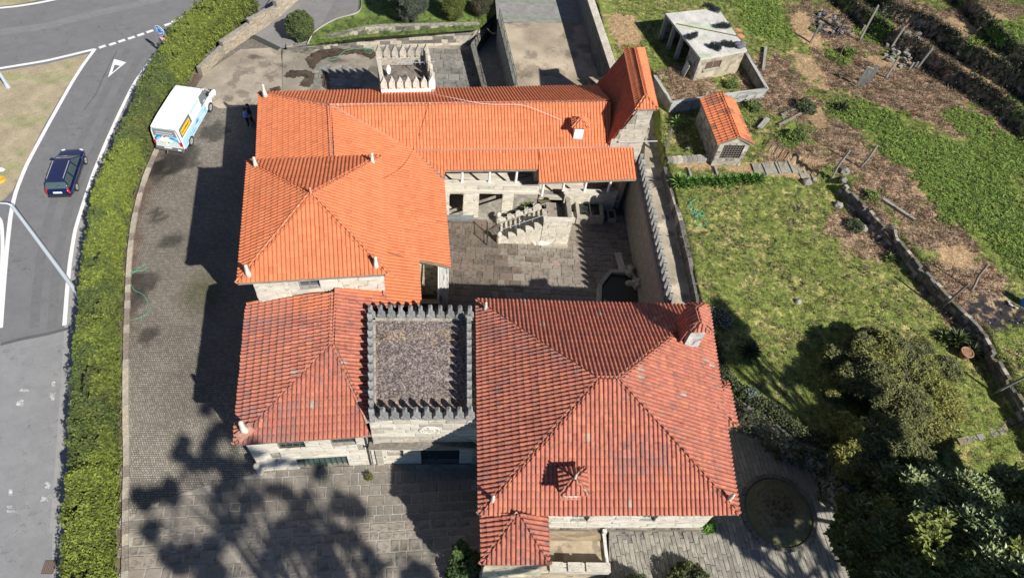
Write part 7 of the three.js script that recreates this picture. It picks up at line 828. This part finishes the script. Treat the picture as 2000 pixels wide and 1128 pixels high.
// stone steps on the path, with edge stones
{ const r = RNG(84); [[1483, 333, 'first'], [1508, 331, 'second'], [1534, 329, 'third'], [1558, 326, 'fourth'], [1582, 324, 'fifth']].forEach(([x, y, o], i) => { const p = onT(x, y, .03), t = thing('stone_step', `${o} pale stone step from the left on the garden path`, 'step', p.clone()); part(t, 'tread', box(p.x - .42, p.x + .36, p.y - .3, p.y + .06, p.z - .62, p.z + .5), pick([stoneTint(.42, .38, .31), stoneTint(.47, .43, .35)], r)); part(t, 'riser', bar(V(p.x + .38, p.y + .02, p.z - .62), V(p.x + .44, p.y + .02, p.z + .5), .14, .24), POST[1]); }); lie('edge_stone', 'stone', 'narrow edge stone across the garden path, nearer the hut', 1395, 327, 1402, 348, .14, .16, POST[1], .1); lie('edge_stone', 'stone', 'narrow edge stone across the garden path, nearer the walk', 1344, 330, 1349, 348, .14, .16, POST[1], .1);
  const a = onT(1302, 316, .15), b = onT(1388, 312, .15), t = thing('path_kerb', 'rough stone kerb between hut lawn and garden path', 'kerb', a.clone().lerp(b, .5)); for (let i = 0; i < 9; i++) part(t, 'stone', bar(a.clone().lerp(b, i / 9), a.clone().lerp(b, (i + .94) / 9), .34 + rr(0, .1, r), .34 + rr(0, .08, r)), pick(POST.concat(GRAN), r)); }
// stone retaining walls of the garden: top stones one by one along the steps in the ground
function rubbleWall(name, label, L, y0, hgt, seed, mats, w = .38, course = .32, jut = 0, skip = 0) { const c = new THREE.CatmullRomCurve3(L.map(p => p.clone().setY(0)), false, 'catmullrom', .2), len = c.getLength(), r = RNG(seed), t = thing(name, label, 'wall', c.getPointAt(.5).setY(y0 ?? GY)); const rows = Math.max(1, Math.round(hgt / course)); for (let k = 0; k < rows; k++) for (let s = rr(-.2, 0, r); s < len - .15;) { const l = rr(.2, .55, r), a = c.getPointAt(clamp(s / len, 0, 1)), b = c.getPointAt(clamp((s + l - .02) / len, 0, 1)), top = y0 === null ? gh(a.x, a.z) : y0; const dir = b.clone().sub(a).normalize(), n = V(dir.z, 0, -dir.x); const yy = (y0 === null ? Math.max(gh(a.x + n.x * .6, a.z + n.z * .6), gh(a.x - n.x * .6, a.z - n.z * .6)) - hgt : y0) + (k + .5) * course + rr(-.03, .03, r); const ro = rr(-.05, .05, r); if (a.distanceTo(b) > .1 && !(skip && k === rows - 1 && r() < skip)) piece(t, 'stone', pick(BLK, r), pick(mats, r), a.clone().lerp(b, .5).addScaledVector(n, ro + jut).setY(yy - course * .5), new THREE.Quaternion().setFromRotationMatrix(new THREE.Matrix4().makeBasis(dir, V(0, 1, 0), V(-dir.z, 0, dir.x))), V(l, course * rr(.92, 1.08, r), w)); s += l; } return t; }
rubbleWall('garden_wall', 'old rubble retaining wall curving down the right side of the grass', stepL[0].slice(2), null, .95, 141, GRAND.concat([GRAN[2], stoneTint(.3, .24, .16), stoneTint(.2, .16, .1)]), .26, .24, 0, .12);
rubbleWall('drive_retaining_wall', 'mossy rubble retaining wall, stones toned dark for shade, between the garden and the lower drive', gEdge.slice(10, 22), 2.0, 2.6, 142, GRAND.concat([stoneTint(.14, .13, .1), stoneTint(.12, .13, .07)]), .45, .36);  // darker stone tones put in for the shade lying on this wall
rubbleWall('slope_wall', 'short low stone wall crossing the lower right grass', [[1990, 812], [1962, 838], [1920, 850], [1870, 862], [1828, 868], [1790, 878]].map(p => onT(...p)), null, .35, 143, [POST[0], stoneTint(.44, .36, .24)], .36, .35);
// agapanthus border and the rosette plants
{ const r = RNG(85); for (let i = 0; i < 11; i++) { const big = i === 0 ? 1.25 : rr(.72, 1, r), p = onT(1326 + i * 15.5, 361 - i * .75 + rr(-2, 2, r)), L = ['large spreading strap-leaved plant at the left end of the border', ...['second', 'third', 'fourth', 'fifth', 'sixth', 'seventh', 'eighth', 'ninth', 'tenth'].map(q => `${q} strap-leaved plant from the left in the border along the path`), 'last strap-leaved plant at the right end of the border']; const t = thing('agapanthus', L[i], 'plant', p, 'strap-leaved plants bordering the path'); spikes(t, p.clone().add(V(0, .08, 0)), 46, .82 * big, [.11, .22, .04], 90 + i, 'leaf', .05, .2); } }
for (const [x, y, n, len, col, label] of [[1321, 243, 26, .75, [.16, .28, .06], 'pale green rosette plant beside the raised walk'], [1344, 295, 14, .45, [.28, .34, .16], 'small pale plant on the grass left of the hut'], [1735, 508, 34, .6, [.12, .16, .05], 'spiky agave on the grass below the garden wall'], [1868, 668, 60, .95, [.09, .12, .045], 'large yucca clump near the garden wall, upper of two'], [1842, 662, 40, .7, [.1, .13, .05], 'smaller yucca clump left of the large one'], [1898, 690, 44, .8, [.08, .1, .04], 'dark yucca clump beside the terracotta pot'], [1462, 690, 60, .9, [.045, .075, .025], 'dark spiky plant in the shade by the manor house'], [1642, 214, 40, .8, [.04, .055, .03], 'dark spiky shrub on the brown field near green weeds']]) { const p = onT(x, y), t = thing('spiky_plant', label, 'plant', p); spikes(t, p.clone().add(V(0, .1, 0)), n, len, col, x, 'leaf', .045); }
{ const p = onT(1880, 696), t = thing('terracotta_pot', 'terracotta pot half hidden by the yucca clumps', 'pot', p); part(t, 'pot_body', new THREE.CylinderGeometry(.34, .24, .5, 16).translate(p.x, p.y + .25, p.z), mat(.33, .17, .1, { map: bM })); part(t, 'pot_rim', new THREE.TorusGeometry(.34, .04, 6, 20).rotateX(Math.PI / 2).translate(p.x, p.y + .5, p.z), mat(.36, .19, .11)); }
{ const p = onT(1404, 624), t = thing('white_flowers', 'patch of tiny white flowers in the shaded grass', 'flowers', p), r = RNG(86), l = [], g = []; for (let i = 0; i < 260; i++) { const a = r() * 6.28, q = Math.sqrt(r()) * .75, b = p.clone().add(V(Math.cos(a) * q, rr(.12, .3, r), Math.sin(a) * q)); l.push([b, rr(.2, .4, r), [.7, .7, .68]]); g.push([b.clone().add(V(0, -.12, 0)), rr(.4, .7, r), [.05, .09, .02]]); } scatter(t, 'petals', cluster(5, .04, .09, 71, .4, .8), l, LEAF, 'stuff'); scatter(t, 'leaves', LCN, g, LEAF, 'stuff'); }
for (const [x, y, s, l] of [[1555, 270, .55, 'low green shrub right of the long beams'], [1655, 105, .5, 'green weed clump between posts below the ash heap'], [1470, 212, .5, 'bright green shrub growing behind the tiled hut'], [1425, 168, .4, 'yellowish bush inside the small walled yard'], [1465, 770, .3, 'grey-green shrub on the edge of the lower drive'], [1572, 215, .7, 'dark shrub in the shade right of the beams'], [1700, 385, .35, 'tiny green bush on the dry bank above the garden wall'], [1665, 445, .5, 'dark green clump near the head of the garden wall']]) bush('low_shrub', l, 'shrub', x, y, null, { r: s * 1.1, h: s * .8, core: .2, n: Math.round(420 * s), cols: l.includes('dark') ? [[.05, .075, .025], [.09, .12, .035]] : l.includes('grey') ? [[.12, .17, .13], [.1, .14, .1]] : [[.15, .22, .03], [.1, .15, .03]], seed: Math.round(x), trunk: .03, geo: LC[1], sc: [.7, 1.2] });

// brambles on the terrace banks, coloured dark to stand in for bank shade
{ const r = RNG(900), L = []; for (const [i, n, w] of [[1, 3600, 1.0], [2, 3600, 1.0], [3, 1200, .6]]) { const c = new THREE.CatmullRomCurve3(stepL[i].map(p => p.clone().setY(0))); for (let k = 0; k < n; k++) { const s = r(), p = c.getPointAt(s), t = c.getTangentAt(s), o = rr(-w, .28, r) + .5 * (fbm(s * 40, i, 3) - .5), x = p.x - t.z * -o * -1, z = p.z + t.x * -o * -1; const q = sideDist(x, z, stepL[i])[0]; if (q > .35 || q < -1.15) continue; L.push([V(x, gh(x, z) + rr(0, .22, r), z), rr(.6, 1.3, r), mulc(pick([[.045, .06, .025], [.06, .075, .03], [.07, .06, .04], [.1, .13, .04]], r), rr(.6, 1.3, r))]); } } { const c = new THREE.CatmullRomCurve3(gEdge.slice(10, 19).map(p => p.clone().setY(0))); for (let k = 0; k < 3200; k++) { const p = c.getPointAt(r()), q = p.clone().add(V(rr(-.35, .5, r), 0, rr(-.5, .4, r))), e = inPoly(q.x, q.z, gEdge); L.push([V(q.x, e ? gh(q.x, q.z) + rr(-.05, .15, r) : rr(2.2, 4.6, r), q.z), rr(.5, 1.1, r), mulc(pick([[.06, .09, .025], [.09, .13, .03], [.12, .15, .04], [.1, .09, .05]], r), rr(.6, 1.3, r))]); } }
  const im = scatter(scene, 'shade_toned_brambles', cluster(8, .26, .2, 81, .9, .36), L, LEAF, 'stuff'); im.userData.label = 'brambles and creepers on the garden and field banks, coloured dark for bank shade'; im.userData.category = 'brambles'; }
renderer.render(scene, camera);
